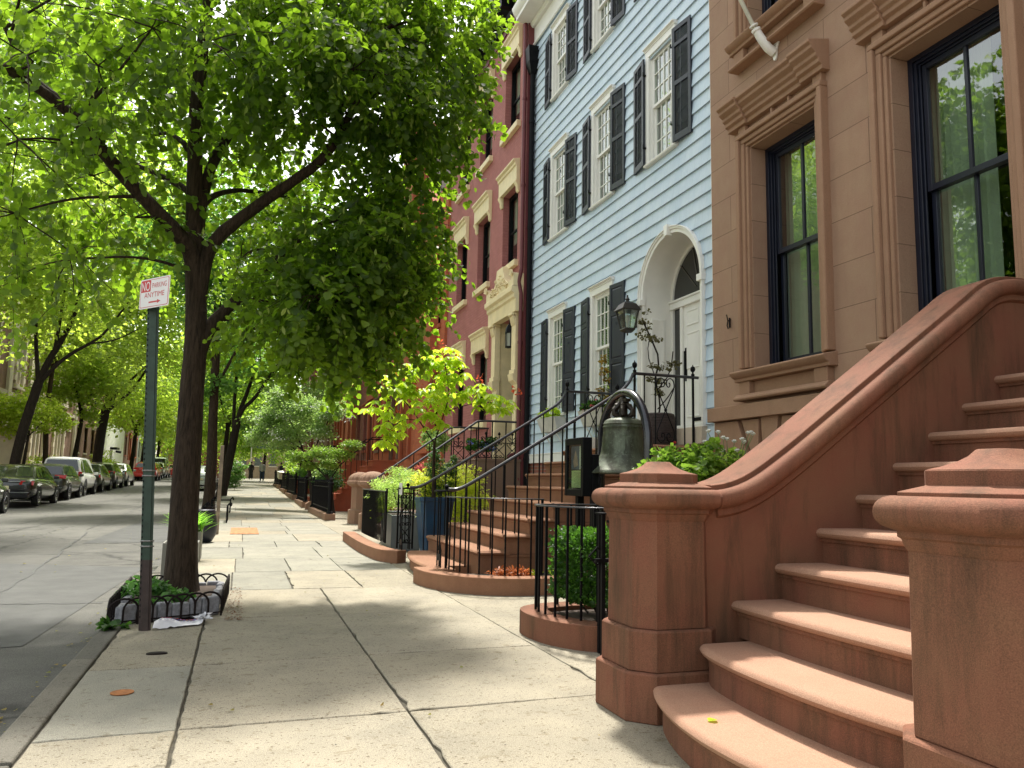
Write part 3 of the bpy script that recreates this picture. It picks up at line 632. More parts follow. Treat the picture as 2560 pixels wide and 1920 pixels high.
def blue_window(yc, za, zb, blind=False):
    mb = MB(); a, b_ = yc - CW, yc + CW; X = XH
    mb.box(X - .055, X + .04, a, a + .10, za - .03, zb); mb.box(X - .055, X + .04, b_ - .10, b_, za - .03, zb); mb.box(X - .055, X + .04, a, b_, zb, zb + .11)
    xprof(mb, [(0, zb + .11), (.065, zb + .11), (.065, zb + .13), (.10, zb + .15), (.10, zb + .165), (0, zb + .18)], X, a - .015, b_ + .015)
    w_ = build('window', mb, M_WHITE, bh, bevel=.003, loc=(X - bh.location.x, yc - 12, za))
    mb = MB(); xprof(mb, [(0, za - .075), (.075, za - .075), (.085, za - .06), (.085, za - .04), (0, za - .02)], X, a - .02, b_ + .02); build('sill', mb, M_WHITE, w_, bevel=.003)
    mid = (za + zb) / 2 + .02; mb = MB(); i0, i1 = a + .10, b_ - .10
    mb.box(X + .0, X + .09, i0, i0 + .025, za - .02, zb); mb.box(X + .0, X + .09, i1 - .025, i1, za - .02, zb); mb.box(X + .0, X + .09, i0 + .025, i1 - .025, zb - .03, zb)
    i0 += .025; i1 -= .025
    for x, lo, hi in ((X + .012, mid - .02, zb - .03), (X + .05, za - .02, mid + .02)):
        mb.box(x, x + .032, i0, i0 + .04, lo, hi); mb.box(x, x + .032, i1 - .04, i1, lo, hi); mb.box(x, x + .032, i0 + .04, i1 - .04, lo, lo + .045); mb.box(x, x + .032, i0 + .04, i1 - .04, hi - .045, hi)
        for k in range(1, 4): yk = i0 + .04 + (i1 - i0 - .08) * k / 4; mb.box(x + .002, x + .028, yk - .008, yk + .008, lo + .045, hi - .045)
        for k in range(1, 3): zk = lo + .045 + (hi - lo - .09) * k / 3; mb.box(x + .004, x + .026, i0 + .04, i1 - .04, zk - .008, zk + .008)
    build('sash', mb, M_WHITE, w_, smooth=0)
    mb = MB(); mb.quad((X + .03, i0, mid), (X + .03, i0, zb), (X + .03, i1, zb), (X + .03, i1, mid)); mb.quad((X + .066, i0, za), (X + .066, i0, mid), (X + .066, i1, mid), (X + .066, i1, za)); build('glass', mb, M_GLASS, w_, smooth=0)
    mb = MB()
    if blind:
        k = za
        while k < zb: mb.obox((X + .14, yc, k), .035, i1 - i0, .003, 0); mb.v[-8:] = [(x, y, z_ + (x - X - .14) * .6) for x, y, z_ in mb.v[-8:]]; k += .03
        build('blind', mb, M_WHITE, w_, smooth=0)
    else:
        for s in (0, 1):
            pts = [(X + .16 + .018 * math.sin(k * 1.7), (i0 - .04 + k * .012) if s == 0 else (i1 + .04 - k * .012)) for k in range(17)]
            mb.rings([[(x, y, za - .1) for x, y in pts], [(x, y, zb + .1) for x, y in pts]], closed=False)
        build('curtain', mb, M_CURT, w_)
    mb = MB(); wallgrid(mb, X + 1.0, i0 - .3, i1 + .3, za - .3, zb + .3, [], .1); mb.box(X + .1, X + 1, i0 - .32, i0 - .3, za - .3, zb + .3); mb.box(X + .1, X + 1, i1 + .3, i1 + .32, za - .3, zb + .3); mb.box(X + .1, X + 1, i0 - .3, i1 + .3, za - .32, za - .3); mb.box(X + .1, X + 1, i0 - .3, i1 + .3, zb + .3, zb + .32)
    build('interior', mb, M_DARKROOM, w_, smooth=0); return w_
for L_, bl in ((win1, True), (win2, False), (win3, False)):
    r0 = blue_window(*L_[0], blind=bl)
    for y, a, b_ in L_[1:]: c_ = copy_tree(r0, bh); c_.location.y = y - 12
# shutters: local geometry hinged at its own origin, leaf extends along +y
def shutter(h, louv, sgn):
    W, T_ = .42, .034; mb = MB()
    def bx(ya, yb, za, zb, x0=-T_ / 2, x1=T_ / 2): mb.box(x0, x1, ya * sgn, yb * sgn, za, zb)
    bx(0, .06, 0, h); bx(W - .06, W, 0, h); bx(.06, W - .06, 0, .10); bx(.06, W - .06, h - .07, h)
    if louv:
        bays = [(.10, h * .50 - .035), (h * .50 + .035, h * .84 - .03), (h * .84 + .03, h - .07)] if h > 1.6 else [(.10, h * .5 - .035), (h * .5 + .035, h - .07)]
        for (a, b_), (c_, d) in zip(bays, bays[1:]): bx(.06, W - .06, b_, c_)
    else:
        bays = [(.10, .62), (.70, 1.42), (1.50, h - .07)]
        for (a, b_), (c_, d) in zip(bays, bays[1:]): bx(.06, W - .06, b_, c_)
    o = build('shutter', mb, M_SHUT, bh, bevel=.003, loc=(0, 0, 0)); o.data.transform(Matrix.Translation(bh.location))
    mb = MB()
    if louv:
        for a, b_ in bays:
            k = a + .014
            while k < b_ - .008: mb.obox((0, sgn * W / 2, k), .032, W - .12, .004); mb.v[-8:] = [(x, y, z_ + x * .9) for x, y, z_ in mb.v[-8:]]; k += .0285
            mb.box(-.024, -.016, sgn * (W / 2 - .006), sgn * (W / 2 + .006), a + .01, b_ - .01)
        s_ = build('louvre', mb, M_SHUT, o, smooth=0)
    else:
        for a, b_ in bays:
            mb.box(-.006, .006, sgn * .06, sgn * (W - .06), a, b_)
            mb.rings([[(x, sgn * (.06 + i), a + i), (x, sgn * (W - .06 - i), a + i), (x, sgn * (W - .06 - i), b_ - i), (x, sgn * (.06 + i), b_ - i)] for x, i in ((-.006, .012), (-.016, .035))])
        # heart cutout in the middle panel: its shade is painted as a thin dark plate
        s_ = build('panel', mb, M_SHUT, o, smooth=0)
        mb2 = MB(); hp = [(0, -.035), (.02, -.012), (.03, .006), (.024, .02), (.01, .022), (0, .010), (-.01, .022), (-.024, .02), (-.03, .006), (-.02, -.012)]
        mb2.prism([(sgn * W / 2 + y, 1.28 + z_) for y, z_ in hp], -.019, -.015, axis='x'); build('heart_shade', mb2, mat('heart_shadow', (.015, .02, .028), .8), o, smooth=0).data.transform(Matrix.Translation(bh.location + Vector((0, 0, 0))))
    s_.data.transform(Matrix.Translation(bh.location)); return o
sh = {}
for h, louv, rows in ((1.75, True, win2), (1.50, True, win3), (1.95, False, win1)):
    for sgn in (1, -1):
        p = shutter(h, louv, sgn)
        for i, (y, a, b_) in enumerate(rows):
            o = p if i == 0 else copy_tree(p, bh)
            o.location = Vector((XH - .085, y + sgn * (CW - .01), b_ + .01 - h)) - bh.location; o.rotation_euler = (0, 0, -sgn * R(7.5))
            hm = MB()
            for zz in (b_ - h * .16, b_ - h * .84): hm.box(XH - .1, XH - .05, y + sgn * (CW - .03), y + sgn * (CW + .012), zz, zz + .02); hm.box(XH - .115, XH - .10, y + sgn * (CW - .03), y + sgn * (CW - .018), zz, zz + .06)
            build('hinge', hm, M_IRON, bh, smooth=0)
# arched doorway
def archring(r0, r1, x0, x1, zb, n=28):
    mb = MB(); pin = [(DC + r0 * math.cos(R(a)), DZ + r0 * math.sin(R(a))) for a in np.linspace(0, 180, n)]; pout = [(DC + r1 * math.cos(R(a)), DZ + r1 * math.sin(R(a))) for a in np.linspace(0, 180, n)]
    pin = [(DC + r0, zb)] + pin + [(DC - r0, zb)]; pout = [(DC + r1, zb)] + pout + [(DC - r1, zb)]
    mb.rings([[(x0, a[0], a[1]), (x0, b_[0], b_[1]), (x1, b_[0], b_[1]), (x1, a[0], a[1])] for a, b_ in zip(pin, pout)]); return mb
mb = archring(DR, DR + .10, XH - .04, XH + .03, 1.93); m2 = archring(DR + .055, DR + .10, XH - .06, XH - .035, 1.93); m3 = archring(DR + .085, DR + .10, XH - .075, XH - .06, 1.93)
for q in (m2, m3): mb.add(q.v, q.f)
for s in (-1, 1): mb.box(XH - .085, XH + .01, DC + s * (DR - .012), DC + s * (DR + .115), DZ - .09, DZ)
mb.prism([(DC + .055, DZ + DR + .13), (DC - .055, DZ + DR + .13), (DC - .04, DZ + DR - .03), (DC + .04, DZ + DR - .03)], XH - .1, XH - .0, axis='x')
dw = build('doorway_arch', mb, M_WHITE, bh, bevel=.003)
DX = 6.18; mb = MB(); n = 28
pr = [(DC + DR, 1.93)] + [(DC + DR * math.cos(R(a)), DZ + DR * math.sin(R(a))) for a in np.linspace(0, 180, n)] + [(DC - DR, 1.93)]
mb.rings([[(XH + .02, y, z_) for y, z_ in pr], [(DX, y, z_) for y, z_ in pr]], closed=False)
for ya in (DC - DR, DC + DR):
    s = 1 if ya > DC else -1
    for a, b_ in ((2.15, 2.75), (2.85, 3.7)): mb.rings([[(XH + .1 + i, ya - s * o, a + i), (DX - .12 - i, ya - s * o, a + i), (DX - .12 - i, ya - s * o, b_ - i), (XH + .1 + i, ya - s * o, b_ - i)] for o, i in ((.001, 0), (.010, .012), (.010, .03), (.003, .04))])
build('door_reveal', mb, M_WHITE, dw, smooth=40)
mb = MB(); mb.box(DX - .05, DX + .02, DC - DR, DC + DR, DZ - .13, DZ + .0); mb.box(DX - .07, DX - .05, DC - DR, DC + DR, DZ - .03, DZ + .0)
for yy in (DC - .52, DC + .46): mb.box(DX - .03, DX + .02, yy, yy + .07, 1.95, DZ - .13)
for yy in (DC - DR, DC + DR - .07): mb.box(DX - .03, DX + .02, yy, yy + .07, 1.95, DZ - .13)
mb.box(DX - .02, DX + .02, DC - DR, DC + DR, 1.93, 2.05)
m4 = archring(DR - .06, DR, DX - .03, DX + .02, DZ); mb.add(m4.v, m4.f)
build('door_frame', mb, M_WHITE, dw, bevel=.003)
mb = MB(); mb.add([(DX, y, z_) for y, z_ in pr[1:-1]], [tuple(range(n))])
for s in (-1, 1): mb.quad((DX + .005, DC + s * .53, 2.0), (DX + .005, DC + s * .53, 3.85), (DX + .005, DC + s * .73, 3.85), (DX + .005, DC + s * .73, 2.0))
build('fanlight_glass', mb, mat('dark_glass', (.012, .014, .012), .08, 0, .1, 2, 0, 1, .8), dw, smooth=0)
mb = MB()
for a in (45, 75, 105, 135): mb.tube([(DX - .012, DC + .15 * math.cos(R(a)), DZ + .15 * math.sin(R(a))), (DX - .012, DC + .74 * math.cos(R(a)), DZ + .74 * math.sin(R(a)))], .006, 5)
build('fanlight_bar', mb, mat('lead_came', (.10, .09, .07), .5), dw)
mb = MB(); mb.box(DX, DX + .05, DC - .45, DC + .46, 2.05, DZ - .13)
for ya, yb in ((DC - .37, DC - .03), (DC + .04, DC + .38)):
    for a, b_ in ((2.15, 2.75), (2.87, 3.42), (3.52, 3.76)): mb.rings([[(DX - o, ya + i, a + i), (DX - o, yb - i, a + i), (DX - o, yb - i, b_ - i), (DX - o, ya + i, b_ - i)] for o, i in ((.0, 0), (.012, .008), (.012, .022), (.002, .035))])
dr = build('door', mb, M_WHITE, bh, bevel=.002)
mb = MB(); mb.tube([(DX - .03, DC + .40, 2.75), (DX - .03, DC + .40, 3.15)], .012, 8); mb.box(DX - .012, DX, DC + .375, DC + .42, 2.70, 3.2); mb.box(DX - .012, DX, DC - .2, DC + .2, 2.09, 2.14); build('handle', mb, M_IRON, dr)
mb = MB(); mb.box(XH - .10, DX + .02, DC - DR - .1, DC + DR + .1, 1.70, 1.93); build('threshold', mb, mat('limestone_sill', (.5, .42, .32), .8, 0, .1, 3), bh, bevel=.01)
# downpipe and hopper
dp = thing('downpipe', 'black rainwater pipe with a box hopper at the corner of the blue house', 'pipe', (5.62, 15.42, 0))
mb = MB(); mb.tube([(5.60, 15.45, .3), (5.60, 15.45, 10.2)], .055, 10)
for z in (1.6, 4.2, 6.6, 9.0): mb.tube([(5.60, 15.45, z), (5.60, 15.45, z + .07)], .065, 10)
build('pipe', mb, M_IRON, dp)
mb = MB(); mb.rings([[(5.60 + a * r, 15.45 + b_ * r, z) for a, b_ in ((-1, -1), (1, -1), (1, 1), (-1, 1))] for r, z in ((.06, 10.15), (.13, 10.4), (.15, 10.7), (.15, 10.75))]); build('hopper', mb, M_IRON, dp, smooth=0)
# blue house stoop
bst = thing('blue_house_stoop', 'brown stone stoop with black railings leading to the arched white door', 'stoop', (3, 10.1, 0))
r_ = .185; Y0, Y1 = 8.80, 11.38
mb = MB(); c1_ = [(2.30, 11.20), (2.20, 10.8), (2.13, 10.3), (2.10, 9.9), (2.10, 9.5), (2.14, 9.15)]
bullnose(mb, [(p[0], p[1]) for p in smoothpath([(x, y, 0) for x, y in c1_], 2)], .17, 3.2); o = build('step', mb, M_BSTEP, bst, smooth=45)
mb = MB(); riser(mb, [(p[0], p[1]) for p in smoothpath([(x, y, 0) for x, y in c1_], 2)], 0, .117, 3.2, .04); build('riser', mb, M_BSTEP, o, smooth=30)
for k in range(2, 10):
    z = r_ * k + .0; x = 2.60 + (k - 2) * .303; xb = 5.7 if k == 9 else x + .40
    mb = MB(); bullnose(mb, [(x, Y1 + .03), (x, Y0 - .03)], z, xb)
    # side return of the nosing
    for yy, sg in ((Y0 - .03, -1), (Y1 + .03, 1)): mb.prism([(yy, z), (yy + sg * .03, z - .02), (yy + sg * .03, z - .035), (yy, z - .053)], x + .03, xb if k == 9 else x + .34, axis='x')
    o = build('step', mb, M_BSTEP, bst, smooth=45)
    mb = MB(); mb.box(x + .035, 5.69 - k * .001, Y0 + k * .0004, Y1 - k * .0004, z - r_ - .04 if k > 2 else 0.0, z - .045); mb.box(x + .022, 5.68, Y0 - .012, Y1 + .012, z - .075, z - .054); build('riser', mb, M_BSTEP, o, smooth=0)
def rail_run(parent, y, xa, za, xb, zb, xend, ztop, flat0, mat_=None, foot=None, bal=.151, end_post=True):
    """sloping handrail with a ramped top, balusters and a landing section; one object per bar group"""
    mat_ = mat_ or M_IRON
    path = smoothpath([(flat0, y, za), (xa, y, za), (xa + .18, y, za + .09), (xb - .12, y, zb - .08), (xb, y, zb + .04), (xb + .045, y, ztop - .06), (xb + .07, y, ztop)], 2)
    rb = MB(); rb.tube(path, .021, 8); rb.tube([(xb + .07, y, ztop), (xend, y, ztop)], .02, 8)
    rr = build('handrail', rb, M_RAIL, parent, smooth=50)
    xs = []; x = xa + .1
    while x < xb - .03: xs.append(x); x += bal
    for x in xs:
        zt = np.interp(x, [p[0] for p in path], [p[2] for p in path]); zf = foot(x)
        m_ = MB(); m_.tube([(x, y, zf), (x, y, zt)], .0095, 6); build('baluster', m_, mat_, parent)
    return rr
def bfoot(x): return min(9, max(1, int((x - 2.60) / .303) + 2)) * r_ if x > 2.6 else .17
def scroll(mb, x0, x1, z0, z1, y):
    """tall diamond of two crossing bars with small curls at both ends"""
    xm, zm = (x0 + x1) / 2, (z0 + z1) / 2; w_ = (x1 - x0) / 2
    for s in (-1, 1):
        for vz in (-1, 1):
            e = z1 if vz > 0 else z0; L_ = abs(e - zm)
            P = [(xm, y, zm), (xm + s * w_ * .55, y, zm + vz * L_ * .40), (xm + s * w_ * .95, y, zm + vz * L_ * .70), (xm + s * w_ * .85, y, zm + vz * L_ * .90), (xm + s * w_ * .5, y, zm + vz * L_ * .985), (xm + s * w_ * .12, y, zm + vz * L_ * .9), (xm + s * w_ * .08, y, zm + vz * L_ * .74), (xm + s * w_ * .36, y, zm + vz * L_ * .68), (xm + s * w_ * .5, y, zm + vz * L_ * .78), (xm + s * w_ * .36, y, zm + vz * L_ * .83)]
            mb.tube(smoothpath(P, 2), .008, 5)
    mb.lathe([(.001, -.02), (.02, -.01), (.02, .01), (.001, .02)], n=8); mb.v[-32:] = [(xm + a, y + b_, zm + c_) for a, b_, c_ in mb.v[-32:]]
for y in (8.98, 11.2):
    rail_run(bst, y, 2.42, 1.06, 4.63, 2.40, 5.66, 2.58, 2.30, foot=bfoot)
    LZ = 9 * r_
    for x in (4.72, 5.58):
        mb = MB(); mb.tube([(x, y, LZ), (x, y, 2.60)], .017, 4, True); mb.lathe([(.024, 2.60), (.024, 2.62), (.012, 2.63), (.012, 2.65), (.028, 2.665), (.034, 2.69), (.028, 2.715), (.008, 2.73), (.004, 2.75)], (x, y), 12); build('post', mb, M_IRON, bst)
    for x in (4.86, 5.02, 5.32, 5.45): mb = MB(); mb.tube([(x, y, LZ), (x, y, 2.58)], .0095, 6); build('baluster', mb, M_IRON, bst)
    mb = MB(); scroll(mb, 5.03, 5.31, LZ + .03, 2.56, y); build('scrollwork', mb, M_IRON, bst)
# iron newel with a flat cap and boot scraper at the foot of the near rail
for yy, xx in ((9.15, 2.30), (11.45, 2.30)):
    iw = MB(); zc = 1.03
    for dx, dy in ((-.06, -.05), (.06, -.05), (-.06, .05), (.06, .05)): iw.tube([(xx + dx, yy + dy, .17), (xx + dx, yy + dy, zc)], .009, 6)
    iw.lathe([(.12, zc), (.125, zc + .008), (.12, zc + .02)], (xx, yy), 20); iw.lathe([(.02, zc + .02), (.012, zc + .035), (.025, zc + .05), (.028, zc + .065), (.02, zc + .08), (.004, zc + .09)], (xx + .02, yy), 10)
    iw.box(xx - .075, xx - .065, yy - .16, yy + .02, .24, .31); iw.tube([(xx - .07, yy - .16, .17), (xx - .07, yy - .16, .36), (xx - .07, yy - .1, .44), (xx - .07, yy - .04, .36)], .010, 6)
    build('iron_newel', iw, M_IRON, bst)
# =============== RED BRICK HOUSE ===============
XR = 5.53
rh = thing('red_brick_house', 'red painted brick house with cream window hoods and a carved cream door surround', 'house', (5.53, 19, 0))
RW = [16.62, 18.72, 20.82]; RHW = .54
rwin = [(y, 6.07, 7.88) for y in RW] + [(y, 9.32, 11.2) for y in RW] + [(y, 2.6, 4.43) for y in RW[1:]]
mb = MB(); wallgrid(mb, XR, 15.56, 22.3, 0, 12.6, [(y - RHW, y + RHW, a, b_) for y, a, b_ in rwin] + [(15.95, 17.25, 1.66, 4.85)], .24)
shell(mb, XR, 14, 15.56, 22.3, 0, 12.6); mb.quad((XR, 15.56, 12.6), (14, 15.56, 12.6), (14, 22.3, 12.6), (XR, 22.3, 12.6)); build('wall', mb, M_RED, rh, smooth=0)
mb = MB(); mb.box(XR - .01, 5.71, 15.535, 15.558, 0, 12.6); build('side_return', mb, M_REDTRIM, rh, smooth=0)
M_BLIND = mat('roller_blind', (.55, .56, .5), .9, 0, .1, 2)
def red_window(yc, za, zb, hood=True):
    X = XR; a, b_ = yc - RHW, yc + RHW; mb = MB()
    if hood:
        h0, h1 = a - .11, b_ + .11; zt = zb + .16
        xprof(mb, [(0, zb + .0), (.09, zb + .0), (.09, zb + .34), (.12, zb + .37), (.12, zb + .42), (.17, zb + .46), (.17, zb + .50), (0, zb + .53)], X, h0, h1)
        for q0, q1 in ((h0 + .0, h0 + .13), (h1 - .13, h1)):
            mb.prism([(X - .0, zb - .26), (X - .03, zb - .26), (X - .06, zb - .2), (X - .06, zb - .12), (X - .11, zb - .03), (X - .11, zb + .002), (X, zb + .002)], q0, q1, axis='y')
    w_ = build('window', mb, M_CREAM, rh, bevel=.006, loc=(X - 5.53, yc - 19, za)) if hood else None
    mb = MB(); mb.box(X - .10, X + .1, a - .09, b_ + .09, za - .14, za); build('sill', mb, M_CREAM, w_, bevel=.008)
    mb = MB(); x = X + .15; mb.box(x, x + .08, a, a + .07, za, zb); mb.box(x, x + .08, b_ - .07, b_, za, zb); mb.box(x, x + .08, a, b_, zb - .09, zb)
    mid = (za + zb) / 2; mb.box(x + .02, x + .06, a + .07, b_ - .07, mid - .03, mid + .02); mb.box(x + .05, x + .09, a + .07, b_ - .07, za, za + .07); mb.box(x + .03, x + .05, yc - .01, yc + .01, za, zb)
    build('sash', mb, M_IRON, w_, smooth=0)
    mb = MB(); mb.quad((x + .05, a, za), (x + .05, a, zb), (x + .05, b_, zb), (x + .05, b_, za)); build('glass', mb, M_GLASS, w_, smooth=0)
    mb = MB(); mb.box(x + .13, x + .135, a, b_, mid + random.uniform(-.5, .1), zb); build('blind', mb, M_BLIND, w_, smooth=0)
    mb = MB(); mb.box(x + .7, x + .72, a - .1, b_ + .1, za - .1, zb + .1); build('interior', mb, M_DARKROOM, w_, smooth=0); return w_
r0 = red_window(*rwin[0])
for q in rwin[1:]: c_ = copy_tree(r0, rh); c_.location.y = q[0] - 19; c_.location.z = q[1]
# cream door surround
DYc = 16.58; hx = .17
mb = MB()
for yy in (15.72, 17.18):
    mb.box(XR - .13, XR + .01, yy, yy + .26, 3.3, 4.55); mb.box(XR - .16, XR + .01, yy - .03, yy + .29, 3.22, 3.32); mb.box(XR - .15, XR + .01, yy - .02, yy + .28, 4.5, 4.56)
    mb.prism([(XR, 2.85), (XR - .07, 2.9), (XR - .08, 3.0), (XR - .17, 3.08), (XR - .2, 3.22), (XR, 3.22)], yy - .03, yy + .29, axis='y')
    mb.prism([(XR, 2.45), (XR - .05, 2.48), (XR - .10, 2.6), (XR - .07, 2.85), (XR, 2.85)], yy + .05, yy + .21, axis='y')
    mb.box(XR - .09, XR + .01, yy + .02, yy + .24, 1.66, 2.46)
    for k in range(5):  # capital leaves
        mb.prism([(XR - .13, 4.28), (XR - .15, 4.30), (XR - .19, 4.48), (XR - .15, 4.5), (XR - .12, 4.4)], yy + .01 + k * .052, yy + .045 + k * .052, axis='y')
    mb.tube([(XR - .19, yy - .01, 4.52), (XR - .19, yy + .27, 4.52)], .035, 10)
xprof(mb, [(0, 4.56), (.18, 4.56), (.18, 4.84), (.22, 4.88), (.22, 4.95), (.28, 5.0), (.28, 5.10), (.25, 5.13), (0, 5.13)], XR, 15.6, 17.6)
ped = [(15.6, 5.10), (15.6, 5.40), (15.72, 5.42), (15.80, 5.28), (15.98, 5.26), (16.22, 5.40), (16.34, 5.62), (16.36, 5.72), (16.80, 5.72), (16.82, 5.62), (16.94, 5.40), (17.18, 5.26), (17.36, 5.28), (17.44, 5.42), (17.58, 5.40), (17.6, 5.10)]
mb.prism(ped, XR - .24, XR + .01, axis='x')
for yy in (15.72, 17.18): mb.box(XR - .089, XR + .01, yy + .021, yy + .239, 1.41, 1.66)
ds = build('door_surround', mb, M_CREAM, rh, bevel=.008)
mb = MB(); rr = random.Random(3)
for k in range(60):
    a = rr.uniform(-1, 1); y = DYc + a * .62; z = 5.16 + rr.random() * (.42 * (1 - abs(a)) + .06); mb.tube([(XR - .245, y, z), (XR - .27, y + rr.uniform(-.03, .03), z + rr.uniform(-.02, .03)), (XR - .245, y + rr.uniform(-.06, .06), z + .04)], [.012, .018, .008], 5)
for c in (15.68, 17.52):
    for k in range(7): an = R(20 + k * 23); mb.tube([(XR - .25, c, 5.34), (XR - .28, c + .12 * math.cos(an), 5.34 + .14 * math.sin(an))], [.012, .022], 5)
build('carved_ornament', mb, M_CREAM, ds)
mb = MB(); mb.quad((XR, 15.98, 1.41), (5.98, 15.98, 1.41), (5.98, 15.98, 4.6), (XR, 15.98, 4.6)); mb.quad((XR, 17.2, 1.41), (XR, 17.2, 4.6), (5.98, 17.2, 4.6), (5.98, 17.2, 1.41)); mb.quad((XR - .05, 15.98, 4.62), (5.98, 15.98, 4.62), (5.98, 17.2, 4.62), (XR - .05, 17.2, 4.62)); build('door_reveal', mb, M_CREAM, ds, smooth=0)
mb = MB(); mb.box(5.95, 6.0, 15.95, 17.25, 1.7, 4.85)
for y0, y1 in ((16.06, 16.55), (16.62, 17.12)):
    for a, b_ in ((1.9, 2.6), (2.75, 3.7), (3.85, 4.4)): mb.box(5.93, 5.95, y0 + .05, y1 - .05, a, b_)
build('door', mb, mat('black_door', (.012, .012, .013), .35), rh, bevel=.006)
ds.location.z += .25
lt = thing('porch_lantern', 'small black lantern hanging in the cream doorway of the red house', 'lantern', (5.45, 16.6, 4.55))
mb = MB(); mb.lathe([(.06, 4.58), (.05, 4.54), (.01, 4.52), (.008, 4.22)], (5.45, 16.6), 8); mb.lathe([(.10, 4.02), (.09, 4.12), (.05, 4.2), (.012, 4.24)], (5.45, 16.6), 6)
for k in range(6): a = 2 * math.pi * (k + .5) / 6; mb.tube([(5.45 + .085 * math.cos(a), 16.6 + .085 * math.sin(a), 3.72), (5.45 + .09 * math.cos(a), 16.6 + .09 * math.sin(a), 4.03)], .008, 4)
mb.lathe([(.09, 3.70), (.09, 3.73), (.0901, 3.73)], (5.45, 16.6), 6); build('frame', mb, M_IRON, lt, smooth=20)
mb = MB(); mb.lathe([(.075, 3.73), (.08, 4.02)], (5.45, 16.6), 6); build('glass', mb, mat('lantern_glass', (.35, .36, .3), .15, 0, .1, 4, 0, 1, .7), lt, smooth=0)
lt.location += Vector((-.03, -.42, .40))
mb = MB(); xprof(mb, [(0, 12.2), (.1, 12.2), (.1, 12.35), (.45, 12.7), (.45, 12.95), (0, 13.0)], XR, 15.56, 22.3)
for k in range(9): mb.box(XR - .38, XR, 15.65 + k * .8, 15.8 + k * .8, 12.3, 12.68)
build('roof_cornice', mb, M_IRON, rh)
mb = MB(); mb.box(XR - .03, XR + .01, 15.56, 22.3, 12.02, 12.2); build('frieze', mb, M_REDTRIM, rh)
pp = MB(); pp.tube([(5.47, 15.60, .3), (5.47, 15.60, 5.2), (5.42, 15.62, 5.45), (5.47, 15.60, 5.75), (5.47, 15.60, 11.6)], .045, 10); pp.tube([(5.40, 15.7, 1.75), (5.30, 15.66, 1.72), (5.28, 15.64, 1.6), (5.28, 15.64, .3)], .04, 8)
for z in (1.2, 4.1, 7.6, 9.6): pp.tube([(5.47, 15.60, z), (5.47, 15.60, z + .06)], .055, 10)
tag(build('rainwater_pipe', pp, M_REDTRIM), 'dark red rainwater pipe on the edge of the red house', 'pipe')
# red house stoop with cast iron landing panels
M_RST = stone('grey_brown_stoop', (.19, .13, .095), (.20, .12, .09), (.12, .08, .06), streak=.4)
def stoop(label, y0, y1, x0, x1, z1, X, m, n=None, G0=0.0, name='stone_stoop'):
    t_ = thing(name, label, 'stoop', (x0, (y0 + y1) / 2, G0)); n = n or round((z1 - G0) / .185); rz = (z1 - G0) / n
    for k in range(n):
        z = G0 + rz * (k + 1); x = x0 + (x1 - x0) * k / (n - 1); xe = X if k == n - 1 else x + .42
        mb = MB(); bullnose(mb, [(x, y1 + .02), (x, y0 - .02)], z, xe); o = build('step', mb, m, t_, smooth=45)
    mb = MB(); pf = [(x0 + .05, G0 - .1)]
    for k in range(n): x = x0 + (x1 - x0) * k / (n - 1) + .03; z = G0 + rz * (k + 1) - .05; pf += [(x, pf[-1][1]), (x, z)]
    pf += [(X - .01, z1 - .05), (X - .01, G0 - .1)]; mb.prism(pf, y0, y1, axis='y'); build('side_wall', mb, m, t_, smooth=0); return t_
rs = stoop('grey brown stoop of the red house with cast iron panels along its landing', 15.55, 17.9, 2.9, 4.55, 1.64, 5.52, M_RST)
for y in (15.62, 17.82):
    mb = MB(); mb.tube([(2.73, y, 1.12), (2.85, y, 1.17), (4.57, y, 2.40), (4.75, y, 2.42), (5.5, y, 2.42)], .022, 8); build('handrail', mb, M_RAIL, rs)
    for k in range(5): x = 3.0 + k * .36; zt = np.interp(x, [2.85, 4.57], [1.17, 2.40]); mb = MB(); mb.tube([(x, y, max(.17, (x - 2.9) * .95)), (x, y, zt)], .011, 6); build('baluster', mb, M_IRON, rs)
    for x in (4.6, 4.9, 5.2, 5.46): mb = MB(); mb.tube([(x, y, 1.64), (x, y, 2.42)], .014, 6); build('baluster', mb, M_IRON, rs)
    for i in range(3):
        x = 4.62 + i * .29; mb = MB(); scroll(mb, x + .02, x + .27, 1.66, 1.98, y)
        for s in (-1, 1): mb.tube(smoothpath([(x + .145, y, 1.98), (x + .145 + s * .08, y, 2.02), (x + .145 + s * .11, y, 2.08), (x + .145 + s * .05, y, 2.09), (x + .145 + s * .02, y, 2.04)], 2), .009, 5)
        mb.tube([(x + .145, y, 1.96), (x + .145, y, 2.14)], .012, 6); mb.lathe([(.001, 2.12), (.025, 2.14), (.03, 2.16), (.02, 2.18), (.001, 2.20)], (x + .145, y), 8)
        mb.tube([(x, y, 1.66), (x + .29, y, 1.66)], .008, 5); mb.tube([(x, y, 1.97), (x + .29, y, 1.97)], .008, 5)
        build('iron_panel', mb, M_IRON, rs)

